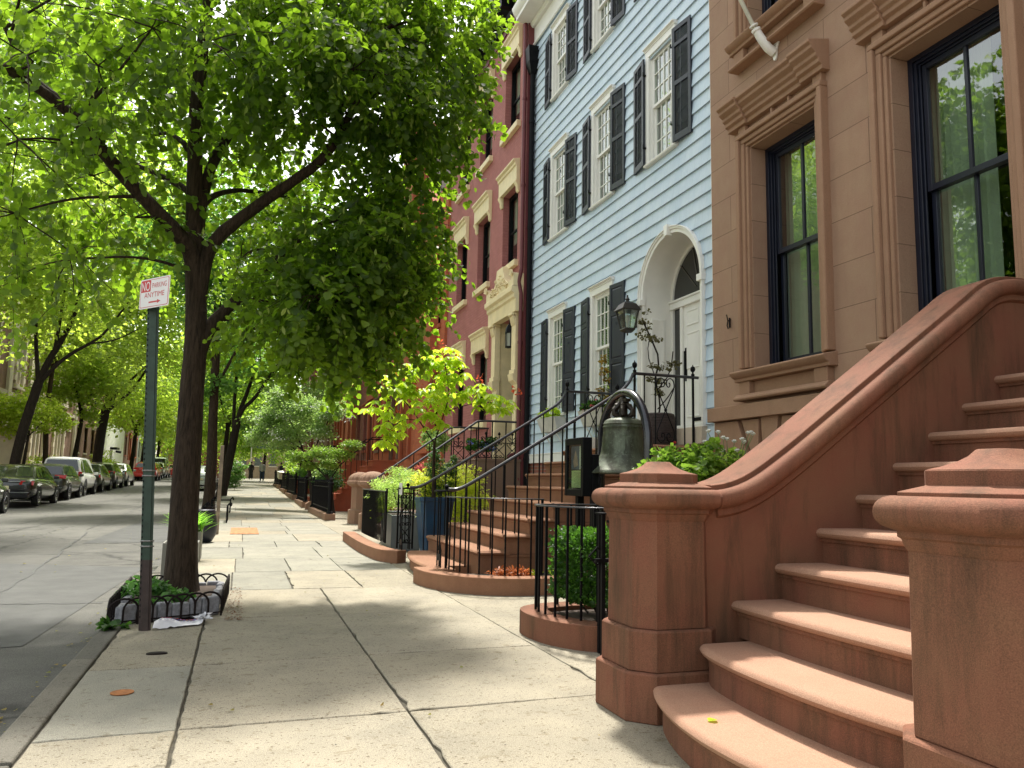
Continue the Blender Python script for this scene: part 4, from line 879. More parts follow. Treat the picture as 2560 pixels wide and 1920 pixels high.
# =============== FURTHER HOUSES ON THE RIGHT ===============
M_ORB = brick('orange_brick', (.48, .125, .05), (.42, .105, .045), (.34, .12, .07), var=.25)
M_RB2 = brick('dark_red_brick', (.26, .07, .045), (.21, .06, .04), (.2, .1, .08), var=.25)
M_TAN = brick('tan_brick', (.36, .24, .15), (.30, .2, .12), (.35, .3, .22), var=.2)
M_RBS = stone('red_brown_render', (.36, .10, .05), (.38, .085, .04), (.14, .06, .04), streak=.5)
M_DBS = stone('dark_brown_render', (.17, .10, .07), (.18, .09, .06), (.1, .06, .04), streak=.5)
M_SLATE = brick('slate_roof', (.13, .10, .10), (.17, .12, .11), (.06, .05, .05), .22, .14, .01)
def far_window(parent, X, dx, yc, za, zb, hw, trim, proj=.06, lintel=True, fr=None):
    """dx=-1: the house is on the right and looks towards -x; dx=+1: looks towards +x"""
    mb = MB(); s = dx; a, b_ = yc - hw, yc + hw
    mb.box(X + s * proj, X - s * .02, a - .12, b_ + .12, za - .12, za)
    if lintel: mb.box(X + s * proj, X - s * .02, a - .12, b_ + .12, zb, zb + .22); mb.box(X + s * (proj + .05), X - s * .02, a - .18, b_ + .18, zb + .22, zb + .30)
    w_ = build('window', mb, trim, parent, smooth=0, loc=(X - parent.location.x, yc - parent.location.y, za - parent.location.z))
    mb = MB(); x = X - s * .14; m_ = (za + zb) / 2
    for q in ((a, a + .06, za, zb), (b_ - .06, b_, za, zb), (a, b_, zb - .06, zb), (a, b_, m_ - .03, m_ + .03), (a, b_, za, za + .06), (yc - .015, yc + .015, za, zb)): mb.box(x, x + .05, *q)
    build('sash', mb, fr or M_IRON, w_, smooth=0)
    mb = MB(); xx = X - s * .18; mb.quad((xx, a, za), (xx, a, zb), (xx, b_, zb), (xx, b_, za)); build('glass', mb, M_GLASSF, w_, smooth=0)
    mb = MB(); xx = X - s * .5; mb.box(xx, xx + .02, a - .1, b_ + .1, za, zb); build('interior', mb, M_DARKROOM, w_, smooth=0)
    return w_
def row_house(name, label, X, dx, y0, y1, H, m, trim, bays, floors, base=0, depth=9, hw=.5, door=None, cornice=True, group=None):
    t_ = thing(name, label, 'house', (X, (y0 + y1) / 2, base), group); n = bays; W = (y1 - y0) / n; holes = []
    for za, zb in floors:
        for k in range(n):
            yc = y0 + W * (k + .5)
            if door is not None and k == door and za < base + 4.2: continue
            holes.append((yc - hw, yc + hw, za + base, zb + base))
    dh = []
    if door is not None: yc = y0 + W * (door + .5); dh = [(yc - .6, yc + .6, base + 1.9, base + 4.6)]
    mb = MB(); wallgrid(mb, X, y0, y1, base - 1, base + H, holes + dh, .25 * -dx); shell(mb, X, X - dx * depth, y0, y1, base - 1, base + H); mb.quad((X, y0, base + H), (X - dx * depth, y0, base + H), (X - dx * depth, y1, base + H), (X, y1, base + H))
    build('wall', mb, m, t_, smooth=0)
    w0 = None
    for a, b_, c_, d in holes:
        if w0 is None or abs((d - c_) - hh) > .01: w0 = far_window(t_, X, dx, (a + b_) / 2, c_, d, hw, trim); hh = d - c_; z0_ = c_
        else: c2 = copy_tree(w0, t_); c2.location.y = (a + b_) / 2 - t_.location.y; c2.location.z = c_ - base
    if dh:
        a, b_, c_, d = dh[0]; mb = MB(); mb.box(X - dx * .2, X - dx * .25, a, b_, c_, d); dd = build('door', mb, mat('brown_door', (.06, .03, .02), .5), t_, smooth=0)
        mb = MB(); mb.box(X + dx * .1, X - dx * .02, a - .25, a, c_, d + .05); mb.box(X + dx * .1, X - dx * .02, b_, b_ + .25, c_, d + .05); mb.box(X + dx * .18, X - dx * .02, a - .35, b_ + .35, d + .05, d + .4); build('door_surround', mb, trim, t_, smooth=0)
    if cornice: mb = MB(); xprof(mb, [(0, base + H - .5), (.1, base + H - .5), (.12, base + H - .2), (.4, base + H - .1), (.45, base + H + .15), (0, base + H + .2)], X, y0, y1, dirx=dx); build('roof_cornice', mb, trim, t_, smooth=0)
    return t_
# orange brick house with slate mansard, gable and bay
oh = row_house('orange_brick_house', 'orange red brick house with a slate mansard and pointed gable behind the street tree', 5.45, -1, 22.32, 28.6, 10.2, M_ORB, M_RBS, 3, [(2.5, 4.4), (5.9, 7.7)], hw=.48, door=2, cornice=False)
mb = MB(); mb.prism([(5.45, 10.2), (5.95, 12.8), (9, 12.8), (9, 10.2)], 22.34, 28.5, axis='y'); build('roof', mb, M_SLATE, oh, smooth=0)
mb = MB(); mb.prism([(26.2, 10.2), (26.2, 12.4), (27.3, 14.4), (28.4, 12.4), (28.4, 10.2)], 5.1, 6.2, axis='x'); mb.box(5.0, 6.2, 26.1, 28.5, 12.3, 12.45); build('gable', mb, M_ORB, oh, smooth=0)
mb = MB(); mb.box(5.22, 5.46, 23.2, 25.0, 2.0, 9.7); mb.prism([(23.1, 9.7), (25.1, 9.7), (24.1, 10.6)], 5.2, 5.46, axis='x'); build('bay', mb, M_ORB, oh, smooth=0)
FL3 = [(2.4, 4.4), (5.8, 7.6), (9.0, 10.7)]
H_ = [('brown_row_house', 'red brown rendered row house with tall dark windows beyond the orange brick house', 5.5, 28.7, 35.2, 12.3, M_RBS, M_DBS, 3, 0, .5),
      ('brick_row_house', 'dark red brick row house further along the pavement behind the dogwood', 5.6, 35.3, 42, 12, M_RB2, M_RBS, 3, 0, .5),
      ('orange_row_house', 'bright orange rendered house far down the right side of the street', 5.4, 42.1, 48.6, 11.5, M_ORB, M_RBS, 3, 2, .5),
      ('brown_row_house', 'dark brown rendered row house with stoop, third from the far end', 5.5, 48.7, 56, 12, M_DBS, M_RBS, 3, 0, .5),
      ('tan_row_house', 'tan brick house near the far end of the right side', 5.6, 56.1, 68, 13, M_TAN, M_CREAM, 5, None, .5),
      ('brick_row_house', 'dark red brick house at the far end of the right side', 5.4, 68.1, 84, 14, M_RB2, M_CREAM, 6, None, .5)]
for nm, lb, X, a, b_, h, m_, tr_, nb, dr_, hw in H_: row_house(nm, lb, X, -1, a, b_, h, m_, tr_, nb, FL3, base=G((a + b_) / 2), hw=hw, door=dr_)
for lb, y0, g0 in (('brown stoop with thin iron rails beside the dogwood tree', 29.6, 0), ('dark stoop in front of the dark red brick row house', 36.3, .13), ('far brown stoop before the orange rendered house', 46.3, .33), ('farthest brown stoop on the right side of the street', 50, .45)):
    s_ = stoop(lb, y0, y0 + 1.7, 2.9, 4.6, 1.9 + g0, 5.5, M_RBS, n=9, G0=g0)
    for y in (y0 + .06, y0 + 1.64):
        mb = MB(); mb.tube([(2.7, y, 1.0 + g0), (4.6, y, 2.75 + g0), (5.45, y, 2.75 + g0)], .022, 6); build('handrail', mb, M_IRON, s_)
        for k in range(7): x = 2.85 + k * .4; mb = MB(); mb.tube([(x, y, g0 + max(0, min(1.9, (x - 2.8) * 1.0))), (x, y, g0 + min(2.75, 1.0 + (x - 2.7) * .92))], .012, 5); build('baluster', mb, M_IRON, s_)
# teal awning at the far end
aw = thing('awning', 'teal canopy over the pavement at the far end of the street', 'awning', (3.4, 80, 1))
mb = MB(); mb.prism([(.8, 4.3), (.8, 4.9), (1.2, 5.2), (5.4, 5.6), (5.4, 4.3)], 86, 89, axis='y'); build('canopy', mb, mat('teal_canvas', (.05, .13, .14), .7), aw, smooth=0)
for x, y in ((.9, 86.1), (.9, 88.9)): mb = MB(); mb.tube([(x, y, 1), (x, y, 4.4)], .05, 8); build('post', mb, M_WHITE, aw)

# =============== LEFT SIDE BUILDINGS ===============
M_LB = brick('brown_school_brick', (.26, .13, .085), (.20, .10, .07), (.28, .22, .17), var=.25)
M_LIME_ST = mat('limestone', (.55, .48, .36), .8, 0, .15, 1.5, .3, 60)
XL = -13.0
def stone_bay(parent, y0, y1, z0, z1, lights):
    w_ = None; mb = MB(); W = (y1 - y0) / lights; X = XL
    mb.box(X + .14, X - .02, y0 - .25, y0, z0 - .2, z1 + .3); mb.box(X + .14, X - .02, y1, y1 + .25, z0 - .2, z1 + .3)
    for q in range(3): mb.box(X + .142, X - .02, y0 - .45, y0 - .25, z0 + q * (z1 - z0) / 3, z0 + q * (z1 - z0) / 3 + .3); mb.box(X + .142, X - .02, y1 + .25, y1 + .45, z0 + q * (z1 - z0) / 3, z0 + q * (z1 - z0) / 3 + .3)
    mb.box(X + .2, X - .02, y0 - .3, y1 + .3, z0 - .45, z0 - .2); mb.box(X + .16, X - .02, y0 - .25, y1 + .25, z1 + .3, z1 + .6)
    for k in range(1, lights): mb.box(X + .12, X - .02, y0 + W * k - .09, y0 + W * k + .09, z0 - .2, z1 + .3)
    w_ = build('window', mb, M_LIME_ST, parent, smooth=0, loc=(XL - parent.location.x, (y0 + y1) / 2 - parent.location.y, z0 - parent.location.z))
    mb = MB(); mb.quad((X - .1, y0, z0), (X - .1, y1, z0), (X - .1, y1, z1), (X - .1, y0, z1)); build('glass', mb, mat('dark_leaded_glass', (.10, .11, .11), .15, 0, .2, 1, 0, 1, .8), w_, smooth=0)
sc1 = thing('school_building', 'brown brick building with pale limestone window bays, nearest on the left side', 'building', (XL, 58, .5))
bays = [(46.5, 49.0), (53.2, 54.6), (58.0, 61.0), (64.5, 67.5)]; fl = [(2.2, 4.9), (6.6, 9.0), (10.6, 12.8)]
mb = MB(); hs = [(a, b_, c, d) for a, b_ in bays for c, d in fl]; wallgrid(mb, XL, 34, 72, -1, 16, hs, -.3); shell(mb, XL, -24, 34, 72, -1, 16); mb.quad((XL, 34, 16), (-24, 34, 16), (-24, 72, 16), (XL, 72, 16)); build('wall', mb, M_LB, sc1, smooth=0)
for a, b_ in bays:
    for c, d in fl: stone_bay(sc1, a, b_, c, d, 2 if b_ - a < 2 else 3)
for z0, z1, d in ((7.6 - 2, 7.85 - 2, .12), (9.6, 9.9, .12), (15.3, 15.8, .3), (-.5, 1.2, .1)): mb = MB(); mb.box(XL + d, XL - .02, 34, 72, z0, z1); build('stone_band', mb, M_LIME_ST, sc1, smooth=0)
for y in (51.5, 56.2, 71.2): mb = MB(); mb.box(XL + .16, XL - .02, y, y + .7, -1, 16); build('pier', mb, M_LIME_ST, sc1, smooth=0)
for y, z in ((69.4, 4.6), (69.4, 8.6), (69.4, 12)): far_window(sc1, XL + .02, 1, y, z, z + 2, .75, M_LIME_ST, fr=M_WHITE)
pier = MB(); pier.box(-11.3, -10.6, 44.6, 45.3, .2, 2.9); pier.lathe([(.5, 2.9), (.5, 3.0), (.3, 3.1), (.34, 3.25), (.26, 3.45), (.05, 3.6)], (-10.95, 44.95), 12)
tag(build('gate_pier', pier, M_LIME_ST, bevel=.02), 'pale stone gate pier with a ball top at the left edge behind the cars', 'pier')
row_house('stone_trimmed_house', 'brown brick house with pale window surrounds behind the second leaning tree', XL, 1, 72.1, 82, 15, M_LB, M_LIME_ST, 3, [(2.2, 4.4), (6, 8.2), (9.8, 12)], base=.8, hw=.7)
wh = thing('white_house', 'white painted low building with a dark arched doorway across the street', 'house', (XL + 1, 88, 1))
mb = MB(); wallgrid(mb, XL + .6, 82.1, 96, 0, 6.2, [(86.8, 88.3, 1, 3.6)], -.4); shell(mb, XL + .6, -24, 82.1, 96, 0, 6.2); mb.quad((XL + .6, 82.1, 6.2), (-24, 82.1, 6.2), (-24, 96, 6.2), (XL + .6, 96, 6.2)); build('wall', mb, M_WHITE, wh, smooth=0)
mb = MB(); mb.box(XL + .3, XL + .25, 86.8, 88.3, 1, 3.6); build('door', mb, M_IRON, wh, smooth=0)
mb = MB(); mb.box(XL + 1.2, XL + .5, 86.6, 88.5, 3.7, 3.9); mb.tube([(XL + .6, 90.5, 3.6), (XL + 1.1, 90.5, 3.5)], .12, 8); build('door_canopy', mb, M_IRON, wh, smooth=0)
row_house('tall_brick_house', 'tall brown brick house rising behind the white painted building', XL - 2, 1, 82.1, 96, 16, M_LB, M_LIME_ST, 4, [(6.4, 8.4), (9.6, 11.6), (12.6, 14.4)], base=1, hw=.6)
row_house('brown_terrace_house', 'brown rendered terrace house with a dark stoop past the white building', XL + .6, 1, 96.1, 108, 13, M_DBS, M_RBS, 4, FL3, base=1, hw=.55, door=1)
row_house('grey_terrace_house', 'grey rendered house near the far left end of the street', XL + .6, 1, 108.1, 122, 12, mat('grey_render', (.3, .3, .3), .85, 0, .15, 1), M_LIME_ST, 4, FL3, base=1, hw=.55)
for i, (x0, x1, h, m_) in enumerate(((-12, -1, 15, M_RB2), (-.9, 10, 13, M_TAN))):
    e = thing('end_block', ('dark red brick block closing the street on the left' if i == 0 else 'tan brick block closing the street on the right'), 'building', ((x0 + x1) / 2, 128, 1))
    mb = MB(); mb.box(x0, x1, 128, 138, 0, h); build('wall', mb, m_, e, smooth=0)
    for k in range(5):
        for f in range(3):
            xc = x0 + (x1 - x0) * (k + .5) / 5; z = 3 + f * 3.4; mb = MB(); mb.box(xc - .5, xc + .5, 127.95, 128.02, z, z + 1.8); wq = build('window', mb, mat('dark_leaded_glass', (.1, .11, .11)), e, smooth=0)
            mb = MB(); mb.box(xc - .6, xc + .6, 127.9, 128.02, z - .15, z); build('sill', mb, M_LIME_ST, wq, smooth=0)
# =============== FENCES, GATES, GARDEN AREAS ===============
def curb_wall(mb, pts, w, z0, z1):
    P = [Vector((x, y, 0)) for x, y in pts]; rings = []
    for i, p in enumerate(P):
        d = (P[min(i + 1, len(P) - 1)] - P[max(i - 1, 0)]).normalized(); n_ = Vector((d.y, -d.x, 0))
        q = p + n_ * w; rings.append([(p.x, p.y, z0), (p.x, p.y, z1), (q.x, q.y, z1), (q.x, q.y, z0)])
    mb.rings(rings)
def rail_fence(name, label, path, z0, z1, step=.14, m=None, rb=.011, stone_w=None, stone_m=None, group=None, posts=(), top='flat', cat='fence', sw=.22, zb=0.0):
    """path in plan; a flat top bar, square bars and a stone kerb as parts"""
    m = m or M_IRON; P = [Vector((x, y, 0)) for x, y in path]; t_ = thing(name, label, cat, (path[0][0], path[0][1], zb), group)
    mb = MB(); rings = []
    for i, p in enumerate(P):
        d = (P[min(i + 1, len(P) - 1)] - P[max(i - 1, 0)]).normalized(); n_ = Vector((d.y, -d.x, 0)) * .02
        rings.append([(p.x - n_.x, p.y - n_.y, z1 - .012), (p.x - n_.x, p.y - n_.y, z1), (p.x + n_.x, p.y + n_.y, z1), (p.x + n_.x, p.y + n_.y, z1 - .012)])
    mb.rings(rings); build('top_rail', mb, M_RAIL, t_, smooth=20, bevel=.003)
    L_ = [0]
    for a, b_ in zip(P, P[1:]): L_.append(L_[-1] + (b_ - a).length)
    n_ = max(2, round(L_[-1] / step)); first = None
    for k in range(n_ + 1):
        s = L_[-1] * (k / n_ if k not in (0, n_) else (.012 if k == 0 else .988)); x = np.interp(s, L_, [p.x for p in P]); y = np.interp(s, L_, [p.y for p in P])
        r = rb * (1.5 if k in (0, n_) else 1)
        if first is None or k in (0, n_):
            mb = MB(); mb.tube([(x, y, z0), (x, y, z1 - .008)], r, 4, True); o = build('bar', mb, m, t_, smooth=0, loc=(x - t_.location.x, y - t_.location.y, z0 - zb))
            if k == 1: first = o
        else: o = first.copy(); C.objects.link(o); o.parent = t_; o.location.x = x - t_.location.x; o.location.y = y - t_.location.y
        if k in posts:
            mb = MB(); mb.lathe([(.012, z1), (.008, z1 + .012), (.022, z1 + .025), (.026, z1 + .04), (.02, z1 + .055), (.004, z1 + .065)], (x, y), 10); build('finial', mb, m, t_)
    if stone_w:
        mb = MB(); curb_wall(mb, stone_w, sw, zb - .05, z0); build('stone_kerb', mb, stone_m or M_BSTEP, t_, smooth=30, bevel=.008)
    return t_
def sp2(pts, it=2): return [(p[0], p[1]) for p in smoothpath([(x, y, 0) for x, y in pts], it)]
kA = sp2([(2.9, 6.28), (2.45, 6.26), (2.16, 6.10), (2.10, 5.80), (2.15, 5.45), (2.30, 5.20), (2.46, 5.10), (3.05, 5.10)])
pA = sp2([(2.88, 6.16), (2.5, 6.15), (2.28, 6.05), (2.22, 5.82), (2.25, 5.62), (2.34, 5.42), (2.46, 5.30), (2.72, 5.24)])
rail_fence('iron_fence', 'low black curved fence on a rounded brown stone kerb round the clipped box hedge', pA, .17, .985, .125, stone_w=list(reversed(kA)), stone_m=M_STOOP)
kB = sp2([(2.16, 9.10), (2.16, 8.80), (2.22, 8.52), (2.40, 8.24), (2.66, 8.06), (3.0, 8.02), (4.4, 8.02)])
pB = sp2([(2.27, 8.92), (2.28, 8.72), (2.33, 8.46), (2.46, 8.26), (2.68, 8.14), (2.96, 8.10), (3.15, 8.10)])
rail_fence('iron_fence', 'low black curved fence on a brown kerb before the side of the blue house steps', pB, .17, .985, .135, stone_w=kB)
kC = sp2([(2.30, 11.30), (2.16, 11.45), (2.10, 12.0), (2.07, 13.0), (2.09, 14.2), (2.12, 15.4)])
pC = sp2([(2.22, 12.65), (2.20, 13.4), (2.20, 14.5), (2.22, 15.45), (2.5, 15.48)])
rail_fence('iron_fence', 'close barred black fence on a curved stone kerb beside the grey trough planter', pC, .17, .985, .115, stone_w=list(reversed([(x, y) for x, y in kC])), rb=.012)
blk = MB(); blk.box(2.10, 2.36, 8.78, 9.18, -.03, .172); tag(build('kerb_block', blk, M_BSTEP, bevel=.01), 'square brown stone block where the near curved fence meets the bottom step', 'stone block')
# small gates
def gate(name, label, x0, y0, x1, y1, z0, z1, posts):
    t_ = thing(name, label, 'gate', (x0, y0, z0)); d = Vector((x1 - x0, y1 - y0, 0)); n = max(2, int(d.length / .13))
    for k, (px, py) in enumerate(posts): mb = MB(); mb.tube([(px, py, 0 if z0 < .1 else z0), (px, py, z1)], .018, 4, True); mb.box(px - .03, px + .03, py - .03, py + .03, z1 - .004, z1 + .006); build('post', mb, M_IRON, t_, smooth=0)
    for z in (z0 + .08, z1 - .05): mb = MB(); mb.tube([(x0, y0, z), (x1, y1, z)], .012, 4, True); build('rail', mb, M_IRON, t_, smooth=0)
    for k in range(1, n): p = Vector((x0, y0, 0)) + d * k / n; mb = MB(); mb.tube([(p.x, p.y, z0 + .08), (p.x, p.y, z1 - .05)], .008, 5); build('bar', mb, M_IRON, t_)
    return t_
g1 = gate('iron_gate', 'plain black gate with a latch between the box hedge and the brownstone newel', 2.41, 4.98, 2.45, 4.12, .05, .95, [(2.39, 5.01), (2.41, 5.10)])
mb = MB(); mb.box(2.33, 2.52, 4.99, 5.03, .62, .645); mb.tube([(2.36, 5.04, .60), (2.30, 5.04, .66), (2.36, 5.04, .72), (2.42, 5.04, .66), (2.36, 5.04, .60)], .008, 5); build('latch', mb, M_IRON, g1)
g2 = gate('iron_gate', 'narrow ornamental black gate standing open beside the blue planter pot', 2.22, 11.62, 2.42, 11.50, .17, 1.02, [(2.22, 11.62), (2.42, 11.50), (2.20, 12.5)])
mb = MB(); scroll(mb, 2.23, 2.41, .25, .55, 11.56); scroll(mb, 2.23, 2.41, .6, .95, 11.56); build('scrollwork', mb, M_IRON, g2)
mb = MB(); mb.box(2.2, 2.21, 11.3, 11.5, .95, 1.12); build('notice', mb, mat('notice_white', (.6, .6, .58), .6), g2)

# =============== BELL ===============
M_PIPE = mat('black_gloss_paint', (.012, .013, .018), .22, 0, .1, 5, .1, 30, .7)
BX, BY = 3.70, 7.29
bf = thing('bell_frame', 'thick black tubular arch that carries the green bronze bell', 'bell stand', (BX, BY, 0))
mb = MB(); arcp = [(BX, BY - .53, 0), (BX, BY - .53, 1.52)] + [(BX, BY - .53 * math.cos(R(a)), 1.56 + .54 * math.sin(R(a))) for a in range(10, 171, 10)] + [(BX, BY + .53, 1.52), (BX, BY + .53, 0)]
mb.tube(arcp, .045, 16); build('arch', mb, M_PIPE, bf, smooth=60)
for s in (-1, 1): mb = MB(); mb.lathe([(.10, 0), (.10, .02), (.05, .03)], (BX, BY + s * .53), 16); build('foot_plate', mb, M_PIPE, bf)
m, t, b = newmat('bronze_patina'); b.inputs['Metallic'].default_value = .35; b.inputs['Roughness'].default_value = .5
c = mixc(t, ramp(t, noise(t, 7, 7, .72, (1, 1, .35)), .42, .62), (.045, .048, .03), (.12, .145, .095)); sepx = N(t, 'ShaderNodeTexCoord')
c = mixc(t, ramp(t, noise(t, 26, 5, .7), .55, .72), c, (.17, .20, .14)); t.links.new(c, b.inputs['Base Color']); bump(t, b, noise(t, 60, 4), .3, .003); M_BRONZE = m
bl = thing('bronze_bell', 'large green patinated bronze bell hanging in the black arch', 'bell', (BX, BY, 1.27))
prof = [(.30, 1.285), (.385, 1.262), (.392, 1.27), (.385, 1.285), (.372, 1.30), (.362, 1.307), (.35, 1.318), (.318, 1.345), (.285, 1.38), (.262, 1.41), (.260, 1.413), (.256, 1.42), (.240, 1.45), (.238, 1.453), (.232, 1.465), (.224, 1.50), (.217, 1.56), (.211, 1.62), (.206, 1.69), (.205, 1.73), (.210, 1.735), (.210, 1.742), (.203, 1.748), (.203, 1.765), (.208, 1.77), (.203, 1.778), (.19, 1.80), (.187, 1.805), (.165, 1.82), (.12, 1.836), (.06, 1.845)]
mb = MB(); mb.lathe(prof, (BX, BY), 48); build('body', mb, M_BRONZE, bl, smooth=50)
M_BRD = mat('dark_bronze', (.035, .028, .02), .5, .3, .4, 20, .5, 40)
mb = MB()
for k in range(6):  # canons: looped figures on the crown
    a = 2 * math.pi * k / 6; ca, sa = math.cos(a), math.sin(a)
    mb.tube([(BX + .05 * ca, BY + .05 * sa, 1.84), (BX + .105 * ca, BY + .105 * sa, 1.875), (BX + .11 * ca, BY + .11 * sa, 1.92), (BX + .07 * ca, BY + .07 * sa, 1.955), (BX + .04 * ca, BY + .04 * sa, 2.0)], [.02, .026, .022, .028, .02], 8)
    mb.lathe([(.001, 1.94), (.024, 1.955), (.026, 1.975), (.001, 1.99)], (BX + .075 * ca, BY + .075 * sa), 8)
mb.lathe([(.05, 1.84), (.045, 1.93), (.06, 1.98), (.05, 2.03), (.02, 2.06)], (BX, BY), 12); mb.box(BX - .03, BX + .03, BY - .11, BY + .11, 2.0, 2.03); build('crown', mb, M_BRD, bl)
# raised cross on the waist of the bell, facing the street corner
mb = MB(); ang = math.atan2(-BY, -BX) + .12; 
def onbell(da, z, r=None): rr = (r or np.interp(z, [1.445, 1.49, 1.55, 1.62, 1.70], [.243, .226, .218, .211, .206])) + .002; return (BX + rr * math.cos(ang + da), BY + rr * math.sin(ang + da), z)
for pts in ([(0, 1.50), (0, 1.67)], [(-.13, 1.645), (.13, 1.645)], [(-.09, 1.47), (0, 1.52), (.09, 1.47), (-.09, 1.47)]): mb.tube([onbell(*p) for p in pts], .004, 5)
build('raised_cross', mb, M_BRONZE, bl)
mb = MB(); mb.tube([(BX, BY, 1.8), (BX, BY, 1.36)], .015, 8); mb.lathe([(.001, 1.28), (.04, 1.3), (.045, 1.33), (.001, 1.38)], (BX, BY), 10); build('clapper', mb, M_BRD, bl)

# =============== DISPLAY CASE ===============
dc = thing('notice_board', 'black glazed notice case on two posts in front of the blue house steps', 'notice board', (3.2, 7.45, 0))
X = 3.22; ya, yb, za, zb = 7.22, 7.69, 1.03, 1.62; mb = MB()
mb.box(X, X + .10, ya, ya + .06, za, zb); mb.box(X, X + .10, yb - .06, yb, za, zb); mb.box(X, X + .10, ya + .06, yb - .06, za, za + .07); mb.box(X, X + .10, ya + .06, yb - .06, zb - .07, zb); mb.box(X + .05, X + .10, ya + .06, yb - .06, za + .07, zb - .07)
build('case', mb, M_IRON, dc, bevel=.004)
for y in (7.60, 7.24): mb = MB(); mb.box(X + .10, X + .17, y - .035, y + .035, 0, 1.45 if y < 7.4 else 1.2); build('post', mb, M_IRON, dc, bevel=.003)
g0, g1_ = ya + .07, yb - .07
def sheet(nm, a, b_, c_, d, m_, x=X + .045): q = MB(); q.quad((x, a, c_), (x, a, d), (x, b_, d), (x, b_, c_)); return build(nm, q, m_, dc, smooth=0)
sheet('paper', g0, g0 + .12, 1.30, 1.54, mat('paper_white', (.85, .83, .76), .8)); sheet('paper', g0 + .01, g1_ - .01, 1.115, 1.29, mat('paper_yellow', (.62, .68, .34), .8))
ph = sheet('poster', g0 + .12, g1_, 1.30, 1.54, mat('poster_blue', (.10, .14, .22), .6, 0, .5, 14))
mb = MB(); mb.add([(X + .044, g0 + .15, 1.34), (X + .044, g0 + .18, 1.44), (X + .044, g0 + .22, 1.50), (X + .044, g0 + .28, 1.38), (X + .044, g0 + .25, 1.32)], [(0, 1, 2, 3, 4)]); build('picture', mb, mat('poster_pink', (.45, .3, .27), .7, 0, .3, 20), dc, smooth=0)
mb = MB()
for k in range(4): mb.box(X + .042, X + .044, g0 + .04, g0 + .065, 1.33 + k * .035, 1.35 + k * .035)
for k in range(12): mb.box(X + .042, X + .044, g0 + .03, g1_ - .06 - random.random() * .08, 1.13 + k * .0125, 1.1325 + k * .0125)
build('print_lines', mb, mat('print_ink', (.08, .08, .07), .8), dc, smooth=0)
q = MB(); q.quad((X + .012, g0, za + .07), (X + .012, g0, zb - .07), (X + .012, g1_, zb - .07), (X + .012, g1_, za + .07)); build('glass', q, M_GLASS, dc, smooth=0)
mb = MB(); mb.lathe([(.008, 0), (.008, .01)], n=8); mb.v = [(X - z, ya + .05 + x, 1.32 + y) for x, y, z in mb.v]; build('lock', mb, mat('bright_metal', (.6, .6, .6), .3, 1), dc)

# =============== NO PARKING SIGN ===============
sp_ = thing('parking_sign', 'red and white no parking anytime sign on a green channel post at the kerb', 'sign', (-.6, 6.64, 0))
M_POST = mat('green_post_paint', (.022, .046, .031), .45, .2, .35, 9, .2, 30); M_POSTR = mat('brown_post_paint', (.045, .03, .026), .6, .2, .35, 9, .3, 40)
mb = MB(); 
def lean(z): return (-.615 - .045 * z, 6.64 + .0 * z)
for zz0, zz1, mm in ((0, .52, 1), (.52, 2.5, 0)):
    ringz = []
    for z in (zz0, zz1):
        cx, cy = lean(z); ringz.append([(cx + a, cy + b_, z) for a, b_ in ((-.042, -.012), (-.03, .004), (-.022, .004), (-.02, -.022), (.02, -.022), (.022, .004), (.030, .004), (.042, -.012), (.026, -.016), (.024, -.03), (-.024, -.03), (-.026, -.016))])
    mb.cm = mm; mb.rings(ringz)
build('post', mb, [M_POST, M_POSTR], sp_, smooth=0)
mb = MB()
for k in range(56): z = .1 + k * .042; cx, cy = lean(z); mb.obox((cx - .035, cy - .0145, z), .008, .004, .016)
build('punched_holes', mb, mat('hole_black', (.004, .004, .004), .9), sp_, smooth=0)
mb = MB()
for z in (.62, .66, 1.15, 1.19): cx, cy = lean(z); mb.tube([(cx - .046, cy, z), (cx - .02, cy - .034, z), (cx + .02, cy - .034, z), (cx + .046, cy, z)], .006, 5)
build('wire_tie', mb, mat('grey_wire', (.25, .24, .22), .5, .6), sp_)
# plate: seen obliquely; its right edge is nearer the camera side of the kerb
SW_, SH_ = .375, .235; sa = R(-29)
M_SW = mat('sign_white', (.72, .70, .68), .4, 0, .03, 4); M_SR = mat('sign_red', (.50, .018, .02), .4, 0, .05, 4)
SO = Vector((-.79, 6.68, 2.434)); U = Vector((math.cos(R(-51)), math.sin(R(-51)), 0)); Wd = Vector((0, 0, 1)); Nn_ = U.cross(Wd)
if Nn_.y > 0: Nn_ = -Nn_
SO = SO + Nn_ * .05
def sg(u, v_, h=0): p = SO + U * (u * SW_) + Wd * (v_ * SH_) + Nn_ * h; return (p.x, p.y, p.z)
def plate(nm, u0, u1, v0, v1, h0, h1, m_, r=.05, parent=sp_):
    pts = []; rr = r
    for cu, cv, a0 in ((u1 - rr * .75, v1 - rr, 0), (u0 + rr * .75, v1 - rr, 90), (u0 + rr * .75, v0 + rr, 180), (u1 - rr * .75, v0 + rr, 270)):
        for a in range(0, 91, 30): pts.append((cu + rr * .75 * math.cos(R(a0 + a)), cv + rr * math.sin(R(a0 + a))))
    q = MB(); q.rings([[sg(u, v_, h0) for u, v_ in pts], [sg(u, v_, h1) for u, v_ in pts]]); return build(nm, q, m_, parent, smooth=0)
pl = plate('plate', 0, 1, 0, 1, 0, .003, M_SW); plate('border', .03, .97, .04, .96, .003, .0036, M_SR, .05, pl); plate('face', .045, .955, .058, .942, .0036, .0042, M_SW, .045, pl)
plate('red_panel', .045, .37, .56, .942, .0042, .0048, M_SR, .03, pl)
